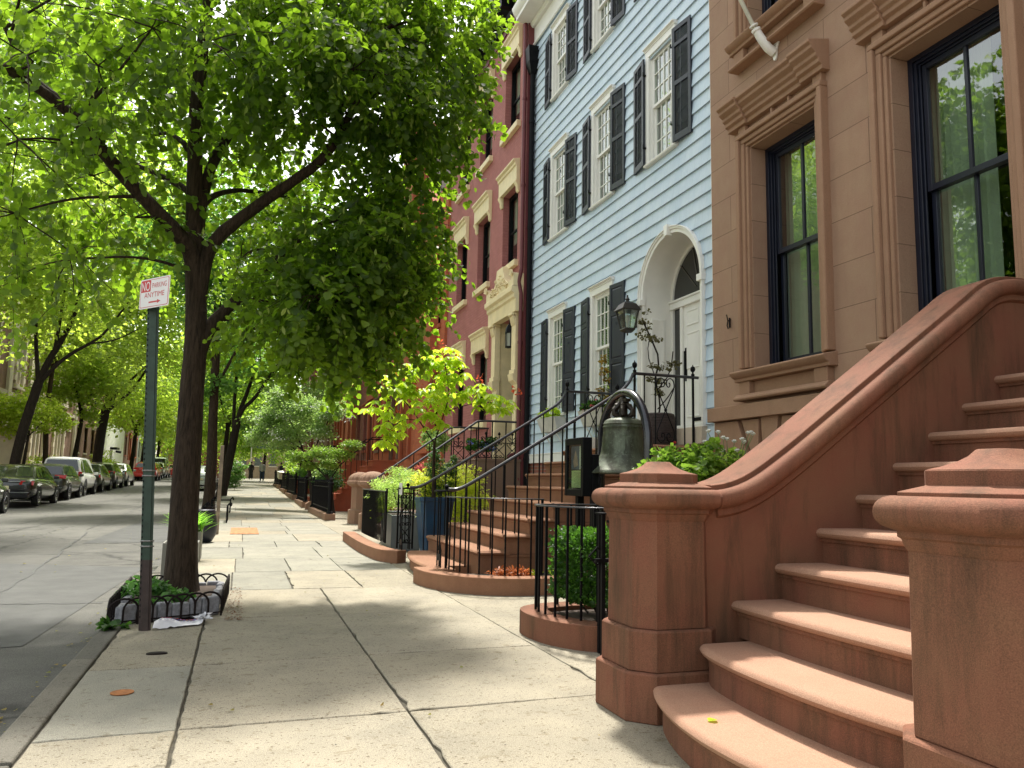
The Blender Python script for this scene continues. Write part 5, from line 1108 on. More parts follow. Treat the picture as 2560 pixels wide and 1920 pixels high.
def text_mesh(nm, s, u0, u1, v0, v1, h, m_, parent, frame=sg, bold=.0):
    cu = bpy.data.curves.new(nm, 'FONT'); cu.body = s; cu.size = 1; cu.offset = bold; cu.extrude = .0
    o = bpy.data.objects.new(nm, cu); C.objects.link(o); dg = bpy.context.evaluated_depsgraph_get(); me = bpy.data.meshes.new_from_object(o.evaluated_get(dg))
    bpy.data.objects.remove(o); co = np.array([v.co[:] for v in me.vertices]); mn, mx = co.min(0), co.max(0)
    off = Vector((0, 0, 0)); p = parent
    while p is not None: off += p.location; p = p.parent
    for v in me.vertices:
        u = u0 + (u1 - u0) * (v.co.x - mn[0]) / (mx[0] - mn[0]); w_ = v0 + (v1 - v0) * (v.co.y - mn[1]) / (mx[1] - mn[1]); v.co = Vector(frame(u, w_, h)) - off
    me.materials.clear(); me.materials.append(m_); return link(nm, me, parent)
text_mesh('lettering', 'NO', .065, .345, .60, .90, .0054, M_SW, pl, bold=.0)
text_mesh('lettering', 'PARKING', .42, .90, .66, .83, .0050, M_SR, pl, bold=.0); text_mesh('lettering', 'ANYTIME', .17, .84, .36, .53, .0050, M_SR, pl, bold=.0)
q = MB(); q.add([sg(u, v_, .005) for u, v_ in ((.33, .17), (.33, .22), (.62, .22), (.62, .265), (.73, .195), (.62, .125), (.62, .17))], [(0, 1, 2, 3, 4, 5, 6)]); build('arrow', q, M_SR, pl, smooth=0)

# =============== TREE PIT: GUARD, STONES ===============
PC = [(-.90, 6.83), (-.09, 7.20), (-.05, 8.50), (-.92, 8.40)]
mb = MB(); mb.add([(x, y, -.012) for x, y in ((-.80, 6.9), (-.03, 7.05), (.02, 8.72), (-.80, 8.7))], [(0, 1, 2, 3)]); tag(build('tree_pit_soil', mb, M_SOIL, smooth=0), kind='structure')
mb = MB(); mb.add([(x, y, .10 + .0 * x) for x, y in ((-.84, 6.95), (-.14, 7.27), (-.11, 8.42), (-.86, 8.33))], [(0, 1, 2, 3)]); tag(build('raised_soil', mb, M_SOIL, smooth=0), kind='structure')
tg = thing('tree_guard', 'low brown iron hoop guard round the pit of the nearest street tree', 'tree guard', (PC[0][0], PC[0][1], 0))
for i in range(4):
    a = Vector((*PC[i], 0)); b_ = Vector((*PC[(i + 1) % 4], 0)); d = b_ - a; n = max(3, round(d.length / .115)); s = d / n
    for k in range(n - 1):
        p0 = a + s * k; p1 = a + s * (k + 2); mb = MB(); hh = .20
        P = [(p0.x, p0.y, 0)] + [tuple(p0 + (p1 - p0) * (.5 - .5 * math.cos(R(q))) + Vector((0, 0, hh - .09 + .09 * math.sin(R(q))))) for q in range(0, 181, 18)] + [(p1.x, p1.y, 0)]
        mb.tube(P, .0085, 6); build('hoop', mb, M_DKIRON, tg)
    mb = MB(); mb.tube([tuple(a + Vector((0, 0, .03))), tuple(b_ + Vector((0, 0, .03)))], .007, 4, True); build('bottom_rail', mb, M_DKIRON, tg)
M_GRAN = mat('granite_sett', (.22, .22, .235), .85, 0, .35, 30, .6, 90)
rr = random.Random(5); n = 0
for i in range(4):
    a = Vector((*PC[i], 0)); b_ = Vector((*PC[(i + 1) % 4], 0)); c0 = Vector((-.49, 7.7, 0)); d = (b_ - a); L_ = d.length; dn = d.normalized(); inn = (c0 - (a + b_) / 2).normalized(); s = .07
    while s < L_ - .12:
        w_ = rr.uniform(.09, .16); p = a + dn * (s + w_ / 2) + inn * .07; mb = MB(); h = rr.uniform(.125, .155)
        mb.obox((p.x, p.y, h / 2), w_ - .008, .06, h, math.atan2(dn.y, dn.x) + rr.uniform(-.06, .06))
        mb.v = [(x + rr.uniform(-.006, .006), y + rr.uniform(-.006, .006), z + rr.uniform(-.006, .006)) for x, y, z in mb.v]
        lab = ('rough grey granite setts', 'edging the soil inside the hoop guard of the nearest street tree')
        tag(build('granite_sett', mb, M_GRAN, bevel=.014), 'rough grey granite sett standing on edge round the soil inside the hoop guard', 'stone', 'granite setts edging the near tree pit'); s += w_; n += 1
# newspaper in a plastic bag
mb = MB(); P = []; nx, ny = 14, 6
for i in range(nx + 1):
    for j in range(ny + 1):
        u = i / nx; v_ = j / ny; x = -.56 + .34 * u + .02 * v_; y = 6.60 + .16 * u + v_ * (.17 + .02 * math.sin(u * 9)); z = .006 + .055 * math.sin(math.pi * v_) * (.6 + .4 * math.sin(u * 5 + 1)) + rr.uniform(0, .014)
        P.append((x, y, z))
mb.add(P, [(i * (ny + 1) + j, (i + 1) * (ny + 1) + j, (i + 1) * (ny + 1) + j + 1, i * (ny + 1) + j + 1) for i in range(nx) for j in range(ny)])
bag = thing('newspaper_bag', 'white plastic newspaper bag lying on the pavement by the hoop guard', 'bag', (-.4, 6.7, 0)); M_BAG = mat('white_plastic', (.66, .66, .68), .3, 0, .08, 20)
build('sleeve', mb, M_BAG, bag, smooth=50)
mb = MB()
for k in range(40):
    c_ = Vector((-.215, 6.86, .03)); d1 = Vector((rr.uniform(-1, 1), rr.uniform(-1, 1), rr.uniform(0, 1))).normalized(); p = c_ + d1 * .045; q2 = p + Vector((rr.uniform(-.04, .05), rr.uniform(-.04, .04), rr.uniform(-.02, .02))); q3 = p + Vector((rr.uniform(-.02, .02), rr.uniform(-.02, .03), rr.uniform(-.02, .03)))
    mb.add([tuple(c_), tuple(p), tuple(q2), tuple(q3)], [(0, 1, 2), (1, 2, 3)])
build('knotted_end', mb, M_BAG, bag, smooth=60)
for col, rows in (((.10, .10, .35), (.30, .42, .80)), ((.5, .06, .05), (.62,))):
    mb = MB()
    for v_ in rows:
        u = .12
        while u < .85:
            L_ = rr.uniform(.012, .03); x = -.56 + .34 * u + .02 * v_; y = 6.60 + .16 * u + v_ * .17; z = .018 + .055 * math.sin(math.pi * v_) * (.6 + .4 * math.sin(u * 5 + 1)) + .006
            mb.obox((x, y, z), L_ * .7, .010, .001, R(25)); u += L_ * 3.4
    build('printed_line', mb, mat('bag_ink_%d' % len(rows), col, .5), bag, smooth=0)

# =============== PLANTERS ALONG THE KERB ===============
M_GPL = mat('grey_planter', (.17, .165, .14), .6, 0, .1, 4, .1, 30)
def box_planter(label, x0, x1, y0, y1, h):
    t_ = thing('box_planter', label, 'planter', ((x0 + x1) / 2, (y0 + y1) / 2, 0)); mb = MB(); i = .02
    o_ = [(x0, y0), (x1, y0), (x1, y1), (x0, y1)]; n_ = [(x0 + i, y0 + i), (x1 - i, y0 + i), (x1 - i, y1 - i), (x0 + i, y1 - i)]
    mb.rings([[(x, y, 0) for x, y in o_], [(x, y, h) for x, y in o_], [(x, y, h) for x, y in n_], [(x, y, h - .04) for x, y in n_]]); build('tub', mb, M_GPL, t_, smooth=0, bevel=.004)
    mb = MB(); mb.box(x0 + i, x1 - i, y0 + i, y1 - i, h - .06, h - .035); build('soil', mb, M_SOIL, t_, smooth=0); return t_
box_planter('tall grey box planter half hidden on the road side of the nearest tree trunk', -.76, -.40, 9.43, 9.8, .43)
box_planter('tall grey box planter holding bright green grassy leaves behind the nearest trunk', -.84, -.47, 11.75, 12.35, .40)
bp = thing('round_planter', 'black tapering round planter standing at the kerb beyond the grassy planter', 'planter', (-.62, 15.2, 0)); mb = MB()
mb.lathe([(.16, 0), (.20, .02), (.255, .12), (.275, .22), (.27, .36), (.225, .57), (.215, .575), (.205, .56), (.20, .5)], (-.62, 15.2), 28); build('tub', mb, mat('black_glazed_planter', (.012, .013, .022), .4), bp)
mb = MB(); mb.lathe([(.21, .5), (.21, .53)], (-.62, 15.2), 20); build('soil', mb, M_SOIL, bp)
mb = MB(); mb.box(-.43, -.36, 17.2, 17.27, 0, 1.8); tag(build('wooden_stake', mb, mat('weathered_wood', (.22, .17, .12), .85, 0, .3, 8, .4, 40), bevel=.004), 'weathered square wooden tree stake standing at the kerb', 'stake')
for i, y in enumerate((21.5, 27.5)):
    bn = thing('iron_tree_bench', ('near' if i == 0 else 'far') + ' black iron guard with curled ends round a street tree pit further down the kerb', 'tree guard', (-.5, y, 0))
    for xx in (-.85, -.28):
        for yy in (0, .5, 1.0, 1.5): mb = MB(); mb.tube([(xx, y + yy, 0), (xx, y + yy, .42), (xx + .06, y + yy, .48), (xx + .1, y + yy, .42)], .02, 6); build('leg', mb, M_IRON, bn)
        for z in (.12, .4): mb = MB(); mb.tube([(xx, y, z), (xx, y + 1.5, z)], .015, 6); build('rail', mb, M_IRON, bn)
    for yy in (0, 1.5): mb = MB(); mb.tube([(-.85, y + yy, .4), (-.28, y + yy, .4)], .015, 6); build('rail', mb, M_IRON, bn)
# blue pot, trough, small white pot
pot = thing('blue_pot', 'tall dark blue tapering square pot beside the bottom of the blue house steps', 'pot', (2.90, 12.2, .17)); M_BPOT = mat('dark_blue_glaze', (.008, .05, .11), .3, 0, .25, 5, .05, 10)
def sqr(r, z, c): return [(c[0] + a * r, c[1] + b_ * r, z) for a, b_ in ((-1, -.75), (-.75, -1), (.75, -1), (1, -.75), (1, .75), (.75, 1), (-.75, 1), (-1, .75))]
mb = MB(); mb.rings([sqr(.17, .0, (2.9, 12.2)), sqr(.21, .3, (2.9, 12.2)), sqr(.265, .84, (2.9, 12.2)), sqr(.28, .845, (2.9, 12.2)), sqr(.285, .90, (2.9, 12.2)), sqr(.26, .90, (2.9, 12.2)), sqr(.255, .84, (2.9, 12.2))]); build('tub', mb, M_BPOT, pot, smooth=20)
mb = MB(); mb.lathe([(.24, .83), (.24, .86)], (2.9, 12.2), 12); build('soil', mb, M_SOIL, pot)
tr_ = thing('trough_planter', 'long grey metal trough planter behind the close barred fence', 'planter', (2.8, 13.8, .17)); mb = MB(); z0 = 0
o_ = [(2.40, 13.1), (2.85, 12.95), (3.1, 14.9), (2.55, 15.0)]
mb.rings([[(x, y, 0) for x, y in o_], [(x, y, .58) for x, y in o_], [(2.75 + (x - 2.75) * .93, 14 + (y - 14) * .97, .58) for x, y in o_], [(2.75 + (x - 2.75) * .93, 14 + (y - 14) * .97, .52) for x, y in o_]]); build('tub', mb, mat('galvanised_grey', (.10, .115, .125), .38, .5, .15, 3), tr_, smooth=0, bevel=.004)
mb = MB(); mb.prism([(2.75 + (x - 2.75) * .9, 14 + (y - 14) * .95) for x, y in o_], .50, .54); build('soil', mb, M_SOIL, tr_, smooth=0)
# urn on the landing
un = thing('stone_urn', 'dark ribbed round planter on the landing beside the arched white door', 'pot', (5.42, 9.62, 1.665)); mb = MB(); prof = [(.15, 1.665), (.19, 1.68)]
for k in range(20): z = 1.69 + k * .022; r = .20 + .05 * math.sin(math.pi * (k + 2) / 24); prof += [(r, z), (r + .006, z + .006), (r + .006, z + .014), (r, z + .020)]
prof += [(.20, 2.14), (.18, 2.14), (.175, 2.10)]
mb.lathe(prof, (5.42, 9.62), 30)
mb.v = [(x + .004 * math.sin(y * 90 + z * 37), y + .004 * math.sin(x * 80 + z * 51), z) for x, y, z in mb.v]; build('tub', mb, mat('dark_slate_pot', (.045, .03, .026), .7, 0, .4, 30, .5, 60), un, smooth=25)
mb = MB(); mb.lathe([(.18, 2.08), (.18, 2.11)], (5.42, 9.62), 20); build('soil', mb, M_SOIL, un)
mb = MB(); mb.lathe([(.09, 1.665), (.11, 1.70), (.115, 1.85), (.10, 1.86)], (5.1, 11.2 - .2), 16); tag(build('small_pot', mb, mat('pale_pot', (.5, .48, .42), .7)), 'small pale flower pot at the far side of the landing before the arched door', 'pot')
# window boxes
for i, (yc, lb) in enumerate(((14.0, 'pale grey window box under the farther ground floor window of the blue house'), (12.0, 'pale grey window box under the nearer ground floor window of the blue house'))):
    wbx = thing('window_box', lb, 'window box', (5.52, yc, 2.15), 'window boxes on the blue house'); mb = MB()
    rg = lambda a, b_, z: [(5.69 - b_, yc - a, z), (5.69, yc - a, z), (5.69, yc + a, z), (5.69 - b_, yc + a, z)]
    mb.rings([rg(.40, .16, 2.13), rg(.46, .24, 2.38), rg(.47, .25, 2.40)]); build('trough', mb, mat('pale_grey_paint', (.55, .53, .49), .6), wbx, smooth=0, bevel=.004)
    for s in (-.3, .3): mb = MB(); mb.tube([(5.69, yc + s, 1.9), (5.53, yc + s, 2.13)], .012, 4, True); mb.tube([(5.685, yc + s, 1.88), (5.685, yc + s, 2.13)], .012, 4, True); build('bracket', mb, M_WHITE, wbx, smooth=0)
# wall lantern
wl = thing('wall_lantern', 'large bronze lantern on the pale blue wall left of the arched door', 'lantern', (5.62, 10.78, 3.7)); LX, LY = 5.47, 10.64; M_LAN = mat('lantern_metal', (.05, .045, .04), .45, .6, .2, 8)
def sqz(r, z): return [(LX + a * r, LY + b_ * r, z) for a, b_ in ((-1, -1), (1, -1), (1, 1), (-1, 1))]
mb = MB(); mb.rings([sqz(.15, 3.80), sqz(.155, 3.815), sqz(.14, 3.84), sqz(.10, 3.91), sqz(.05, 3.945), sqz(.03, 3.955)]); mb.lathe([(.03, 3.95), (.025, 3.975), (.04, 3.985), (.03, 4.0), (.02, 4.015), (.012, 4.03), (.016, 4.045), (.004, 4.06)], (LX, LY), 10)
for a, b_ in ((-1, -1), (1, -1), (1, 1), (-1, 1)): mb.tube([(LX + a * .125, LY + b_ * .125, 3.80), (LX + a * .075, LY + b_ * .075, 3.52)], .011, 4, True)
mb.rings([sqz(.03, 3.465), sqz(.07, 3.485), sqz(.09, 3.51), sqz(.085, 3.53)]); mb.lathe([(.004, 3.42), (.014, 3.435), (.01, 3.45), (.02, 3.47)], (LX, LY), 8)
build('frame', mb, M_LAN, wl, smooth=20)
mb = MB(); mb.tube(smoothpath([(5.68, LY + .05, 3.62), (5.62, LY + .05, 3.56), (5.56, LY + .02, 3.48), (LX, LY, 3.47)]), .010, 6); mb.tube([(5.69, LY + .06, 3.72), (5.60, LY + .04, 3.72)], .02, 6); mb.box(5.665, 5.69, LY + .0, LY + .12, 3.58, 3.82); build('bracket', mb, M_LAN, wl)
mb = MB(); mb.rings([sqz(.07, 3.53), sqz(.118, 3.80)], cap=False); build('glass', mb, glass('lantern_pane', (.8, .84, .8), .3), wl, smooth=0)
mb = MB(); mb.lathe([(.02, 3.53), (.02, 3.62), (.035, 3.66), (.03, 3.72), (.005, 3.75)], (LX, LY), 10); build('bulb', mb, mat('pale_bulb', (.7, .7, .65), .3), wl)

# =============== FURTHER POSTS AND FENCES ===============
M_PST = stone('brown_gatepost_stone', (.26, .17, .11), (.27, .15, .10), (.17, .11, .08), streak=.3)
for i, (x, y, lb) in enumerate(((3.0, 19.0, 'squat brown stone gatepost with a ribbed domed cap, nearer of the pair'), (3.05, 21.4, 'squat brown stone gatepost with a ribbed domed cap, farther of the pair'))):
    gp = thing('stone_gatepost', lb, 'gatepost', (x, y, 0), 'domed stone gateposts'); f = oct_(x, y, .42)
    mb = MB(); mb.poly_loft(f, [(.29, 0), (.29, .35), (.22, .38), (.22, .96), (.29, 1.0), (.34, 1.04), (.34, 1.11), (.32, 1.13)]); build('shaft', mb, M_PST, gp, smooth=20)
    mb = MB(); n = 48; rings = []
    for k in range(8): a = R(k * 12.5); rings.append([(x + (.33 * math.cos(a)) * (1 + .035 * (1 if q % 3 else -1)) * math.cos(2 * math.pi * q / n), y + (.33 * math.cos(a)) * (1 + .035 * (1 if q % 3 else -1)) * math.sin(2 * math.pi * q / n), 1.12 + .24 * math.sin(a)) for q in range(n)])
    mb.rings(rings); build('domed_cap', mb, M_PST, gp, smooth=30)
def spear_fence(label, x, y0, y1, z1, g, post=True):
    t_ = thing('spear_fence', label, 'fence', (x, y0, g), 'black area railings further along')
    n = min(60, int((y1 - y0) / .13)); z0 = g + .18
    for z in (g + .3, g + z1 - .12): mb = MB(); mb.tube([(x, y0, z), (x, y1, z)], .02, 4, True); build('rail', mb, M_IRON, t_, smooth=0)
    mb = MB(); mb.tube([(x, y0, z0), (x, y0, g + z1)], .013, 5); mb.lathe([(.013, g + z1), (.026, g + z1 + .03), (.002, g + z1 + .09)], (x, y0), 6); b0 = build('bar', mb, M_IRON, t_, smooth=0)
    for k in range(1, n + 1): o = b0.copy(); C.objects.link(o); o.parent = t_; o.location.y = (y1 - y0) * k / n
    if post:
        for yy in (y0 - .12, y1 + .12):
            mb = MB(); mb.lathe([(.10, g + .1), (.10, g + .22), (.06, g + .26), (.06, g + z1 - .1), (.09, g + z1 - .06), (.09, g + z1), (.05, g + z1 + .04), (.06, g + z1 + .1), (.01, g + z1 + .18)], (x, yy), 10); build('post', mb, M_IRON, t_)
    mb = MB(); mb.box(x - .15, x + .15, y0 - .25, y1 + .25, g - .1, g + .18); build('stone_kerb', mb, M_PST, t_, smooth=0, bevel=.01); return t_
for lb, y0, y1 in (('black spearhead railing with heavy round posts just beyond the domed gateposts', 23.2, 28.6), ('black spearhead railing before the red brown row house', 32.2, 36.0), ('black spearhead railing behind the low spreading shrub', 38.4, 44.0), ('black spearhead railing where the plastic sack hangs', 45.6, 51.5), ('farthest black spearhead railing on the right', 54, 62)):
    spear_fence(lb, 2.45, y0, y1, 1.05, G((y0 + y1) / 2))
mb = MB(); mb.prism([(2.35, 0), (2.35, .22), (3.0, .62), (3.0, 0)], 30.6, 30.95, axis='y'); mb.box(2.55, 3.0, 30.2, 30.6, 0, .2); tag(build('stone_wing', mb, M_PST, smooth=0, bevel=.01), 'sloping brown stone wing wall at the foot of a far stoop', 'wing wall')
mb = MB(); mb.obox((2.35, 51.5, 1.35), .35, .3, .45, .3, .2); mb.v = [(x + random.uniform(-.05, .05), y, z + random.uniform(-.05, .05)) for x, y, z in mb.v]; tag(build('plastic_sack', mb, mat('sack_plastic', (.5, .5, .38), .4, 0, .3, 6)), 'pale plastic sack hanging on a far railing', 'sack')
# rusty cover and leaf litter square
mb = MB(); mb.lathe([(.058, .003), (.058, .007), (.045, .006)], (-.53, 4.78), 24); tag(build('valve_cover', mb, mat('rusty_iron', (.32, .13, .045), .8, .3, .35, 30, .5, 60)), 'small round rusty valve cover set in the bluestone flag', 'cover')
mb = MB(); mb.box(-.14, .42, 17.2, 19.3, -.01, .012); tag(build('leaf_litter_patch', mb, mat('leaf_litter', (.32, .15, .06), .95, 0, .5, 14, .8, 40), smooth=0), 'square of rust brown leaf litter in an empty pit in the pavement', 'tree pit')
mb = MB(); mb.lathe([(.05, .0), (.05, .008), (.04, .012)], (-.45, 5.75), 20); mb.v = [((x + .45) * 1.3 - .45, (y - 5.75) * .6 + 5.75, z) for x, y, z in mb.v]; tag(build('iron_stub', mb, M_DKIRON), 'rusted stub of a sawn off post in the pavement near the kerb', 'stub')
# =============== TREES AND PLANTS ===============
def trunk_mesh(paths, n=12, flare=None):
    mb = MB()
    for pts, r0, r1 in paths:
        P = smoothpath(pts, 2); k = len(P); rs = [r0 + (r1 - r0) * (i / (k - 1)) ** .8 for i in range(k)]
        if flare: rs = [r * (1 + .22 * math.exp(-(p[2] - P[0][2]) / .18)) for r, p in zip(rs, P)]; flare = None
        mb.tube(P, rs, n if r0 > .04 else 6)
    for i, (x, y, z) in enumerate(mb.v):  # slight irregularity
        h = math.sin(x * 31 + z * 5) * math.cos(y * 27 - z * 4); mb.v[i] = (x + .004 * h, y + .004 * h, z)
    return mb
def near(a, b_): return math.dist(a, b_)
def tree(name, label, trunk, branches, crown_fn, leafm, barkm, group=None, base=None):
    base = base or trunk[0][0]; t_ = thing(name, label, 'tree', (base[0], base[1], max(0, base[2])), group)
    build('trunk', trunk_mesh([trunk], flare=True), barkm, t_, smooth=60)
    if branches: build('branches', trunk_mesh(branches, 8), barkm, t_, smooth=60)
    crown_fn(t_); return t_
# --- the nearest tree: a linden ---
MAINB = [(-2.07, 7.6, 5.6, 1.0, 120), (-1.85, 7.0, 4.53, 0.8, 34), (-1.96, 7.4, 3.97, 0.9, 34), (-1.93, 7.4, 3.32, 0.8, 20), (-1.53, 7.6, 3.02, 0.6, 17), (-1.76, 8.6, 6.23, 1.1, 128), (-1.45, 7.6, 4.84, 0.9, 54), (-1.56, 8.4, 4.08, 0.9, 72), (-0.97, 7.2, 5.08, 0.9, 40), (-1.12, 8.8, 5.02, 0.9, 80), (-1.19, 8.6, 3.76, 0.8, 56), (-0.6, 8.4, 6.48, 1.1, 136), (-0.51, 7.2, 5.05, 0.8, 60), (-0.45, 9.2, 5.38, 0.8, 72), (-0.18, 8.0, 5.71, 0.9, 104), (-0.02, 9.6, 5.05, 0.8, 48), (0.16, 8.6, 6.74, 1.1, 170), (0.26, 7.4, 5.22, 0.8, 66), (0.36, 7.8, 4.82, 0.7, 100), (0.77, 8.4, 6.42, 0.9, 160), (0.82, 7.6, 5.25, 0.6, 85), (1.18, 8.8, 7.11, 1.0, 149), (1.16, 8.2, 6.0, 0.8, 140), (1.22, 7.8, 5.1, 0.6, 79), (1.72, 8.4, 6.63, 0.8, 132), (1.8, 8.2, 5.91, 0.6, 105), (1.71, 8.0, 5.23, 0.6, 74), (2.08, 8.6, 6.61, 0.4, 42), (1.46, 8.2, 4.77, 0.51, 105), (1.31, 8.4, 4.42, 0.6, 44), (1.53, 8.4, 4.02, 0.6, 123), (1.23, 8.0, 3.64, 0.6, 114), (1.59, 8.6, 3.62, 0.46, 70), (1.69, 8.6, 3.26, 0.33, 35), (0.88, 8.4, 3.97, 0.6, 30), (0.81, 8.0, 3.39, 0.65, 120), (0.45, 9.2, 3.89, 0.6, 60), (1.14, 8.2, 3.2, 0.54, 105), (1.39, 8.4, 2.86, 0.36, 52), (0.98, 8.0, 2.82, 0.5, 88), (0.57, 7.6, 2.89, 0.5, 90), (0.24, 8.0, 2.95, 0.5, 60), (0.09, 8.6, 2.67, 0.4, 25), (0.55, 8.2, 2.54, 0.35, 30), (0.95, 8.4, 2.45, 0.3, 26), (1.1, 8.4, 2.53, 0.27, 17), (2.15, 8.4, 5.46, 0.24, 13), (0.6, 8.8, 4.44, 0.45, 8), (0.22, 9.4, 4.49, 0.6, 40), (-0.15, 9.2, 3.6, 0.5, 24)]
B1 = [(-0.50, 8.2, 2.75), (-0.57, 8.2, 3.29), (-0.65, 8.06, 3.43), (-0.94, 7.91, 3.67), (-1.3, 7.77, 4.01), (-1.51, 7.63, 4.25), (-1.81, 7.49, 4.46), (-2.13, 7.34, 4.57), (-2.6, 7.2, 4.75)]
B1b = [(-1.48, 7.68, 4.2), (-1.54, 7.8, 4.32), (-1.66, 7.93, 4.54), (-1.87, 8.07, 4.7), (-2.15, 8.2, 4.93), (-2.4, 8.3, 5.4)]
B2 = [(-0.50, 8.2, 2.8), (-0.48, 8.2, 3.20), (-0.4, 8.13, 3.48), (-0.15, 8.07, 3.73), (0.27, 8.0, 4.1), (0.62, 7.93, 4.4), (0.76, 7.87, 4.72), (1.03, 7.8, 5.24), (1.2, 8, 6.0)]
B3 = [(-0.56, 8.25, 3.5), (-0.55, 8.3, 3.89), (-0.49, 8.43, 4.35), (-0.31, 8.55, 4.84), (-0.12, 8.68, 5.24), (0.12, 8.8, 5.9), (.3, 8.9, 6.6)]
B4 = [(-0.60, 8.3, 3.85), (-0.68, 8.38, 4.05), (-0.85, 8.53, 4.17), (-1.07, 8.77, 4.33), (-1.38, 9.0, 4.51)]
B5 = [(-0.64, 8.3, 4.3), (-0.72, 8.35, 4.5), (-0.82, 8.5, 4.63), (-0.96, 8.7, 4.77), (-1.24, 8.9, 4.73)]
B6 = [(-0.48, 8.2, 2.3), (-0.40, 8.2, 2.58), (-0.30, 8.25, 2.75), (-0.11, 8.3, 2.98), (0.23, 8.35, 3.42), (0.5, 8.4, 3.77), (.9, 8.4, 4.0)]
B7 = [(-0.56, 8.3, 3.75), (-0.50, 8.35, 3.98), (-0.28, 8.65, 4.21), (0.01, 9.0, 4.35), (.4, 9.2, 4.4)]
B8 = [(-0.22, 8.26, 2.86), (-0.05, 8.2, 2.93), (0.07, 8.1, 2.91), (0.43, 8.0, 2.83), (.8, 8, 2.95)]
BR = [(B1, .10, .03), (B1b, .045, .02), (B2, .085, .03), (B3, .075, .03), (B4, .045, .02), (B5, .04, .015), (B6, .085, .03), (B7, .04, .02), (B8, .035, .012)]
TR = ([(-.46, 8.02, 0), (-.48, 8.05, .5), (-.50, 8.15, 1.73), (-.49, 8.2, 2.65), (-.565, 8.25, 3.3), (-.615, 8.3, 4.07), (-.665, 8.3, 5.05), (-.62, 8.4, 6.2), (-.55, 8.4, 7.4)], .158, .04)
rr = random.Random(11); nodes = [p for b_ in BR for p in smoothpath(b_[0], 1)[2:]] + [p for p in smoothpath(TR[0], 1) if p[2] > 4.5]; BR2 = list(BR)
for x, y, z, r, n in MAINB:   # limbs reaching every leaf mass
    q = min(nodes, key=lambda p: near(p, (x, y, z)) + max(0, p[2] - z) * .8); d = near(q, (x, y, z))
    if d > .25:
        mid = ((q[0] + x) / 2 + rr.uniform(-.12, .12), (q[1] + y) / 2 + rr.uniform(-.1, .1), (q[2] + z) / 2 + .08 * d); BR2.append(([q, mid, (x, y, z)], .012 + .009 * d, .006))
    for k in range(5): e = (x + rr.uniform(-1, 1) * r, y + rr.uniform(-1, 1) * r, z + rr.uniform(-.8, .5) * r); BR2.append(([(x, y, z), ((x + e[0]) / 2, (y + e[1]) / 2, (z + e[2]) / 2 + .06), e], .008, .003))
def linden_crown(t_):
    V, P0, D0, L = spray_crown(MAINB, per=15, size=.078, dens=.82, droop=.45)
    npmesh('crown', V, 6, M_LINDEN, t_, quads=Q6)
    mb = MB()
    for p, d, l in zip(P0[::2], D0[::2], L[::2]): q = p + d * l * .5 - np.array([0, 0, .03]); e = p + d * l - np.array([0, 0, .36 * l]); mb.tube([tuple(p), tuple(q), tuple(e)], [.003, .0022, .001], 3)
    build('twigs', mb, M_BARK2, t_, smooth=0)
    # pale hanging bracts with flower buds
    k = rng.integers(0, len(P0), 3200); P = P0[k] + D0[k] * (L[k] * rng.random(3200))[:, None] + rng.normal(size=(3200, 3)) * .03; T = np.array([0, 0, -1.]) + rng.normal(size=(3200, 3)) * .35
    npmesh('bracts', leaves(P, T, unit(rng.normal(size=(3200, 3))), .06 + .03 * rng.random(3200), LANCE * np.array([1, 1.1, 2])), 6, leafmat('pale_bract', (.22, .30, .06), (.30, .36, .09), (.5, .62, .12)), t_, quads=Q6)
lin = tree('linden_tree', 'tall linden in the hoop guarded pit whose leafy crown fills the upper left', TR, BR2, linden_crown, M_LINDEN, M_BARK)
# --- far and middle trees ---
M_DOG = leafmat('dogwood_leaf', (.12, .20, .06), (.22, .30, .12), (.4, .6, .14), tw=.45)

M_ST2 = leafmat('fresh_green_leaf', (.06, .125, .02), (.13, .21, .03), (.46, .68, .07), tw=.52)
M_ST3 = leafmat('deep_green_leaf', (.04, .10, .02), (.08, .16, .03), (.18, .40, .05), tw=.45)
def cc(blobs, n, size, m, shape=LEAF6, q=Q6, k=6, **kw):
    def f(t_): npmesh('crown', cloud_crown([b_ if len(b_) > 3 else b_ for b_ in blobs], n, size, shape, **kw), k, m, t_, quads=q)
    return f
RH = np.array([(0, 0, 0), (.5, .38, .08), (1, 0, 0), (.5, -.38, .08)]); QR = [(0, 1, 2, 3)]
def fc(blobs, n, size, m, **kw): return cc(blobs, n, size, m, RH, QR, 4, **kw)
LB1 = [(-9.76, 38.0, 10.26, 3), (-7.88, 38.0, 8.81, 2.6), (-9.48, 40.0, 7.82, 2.0), (-6.52, 37.0, 9.54, 2.6), (-5.0, 38.0, 10.6, 2.4), (-5.91, 38.0, 12.0, 3), (-8.6, 39.0, 13.01, 3.5), (-10.21, 38.0, 13.5, 3.5), (-6.64, 39.0, 14.6, 3.5), (-11.5, 38, 10, 2.5)]
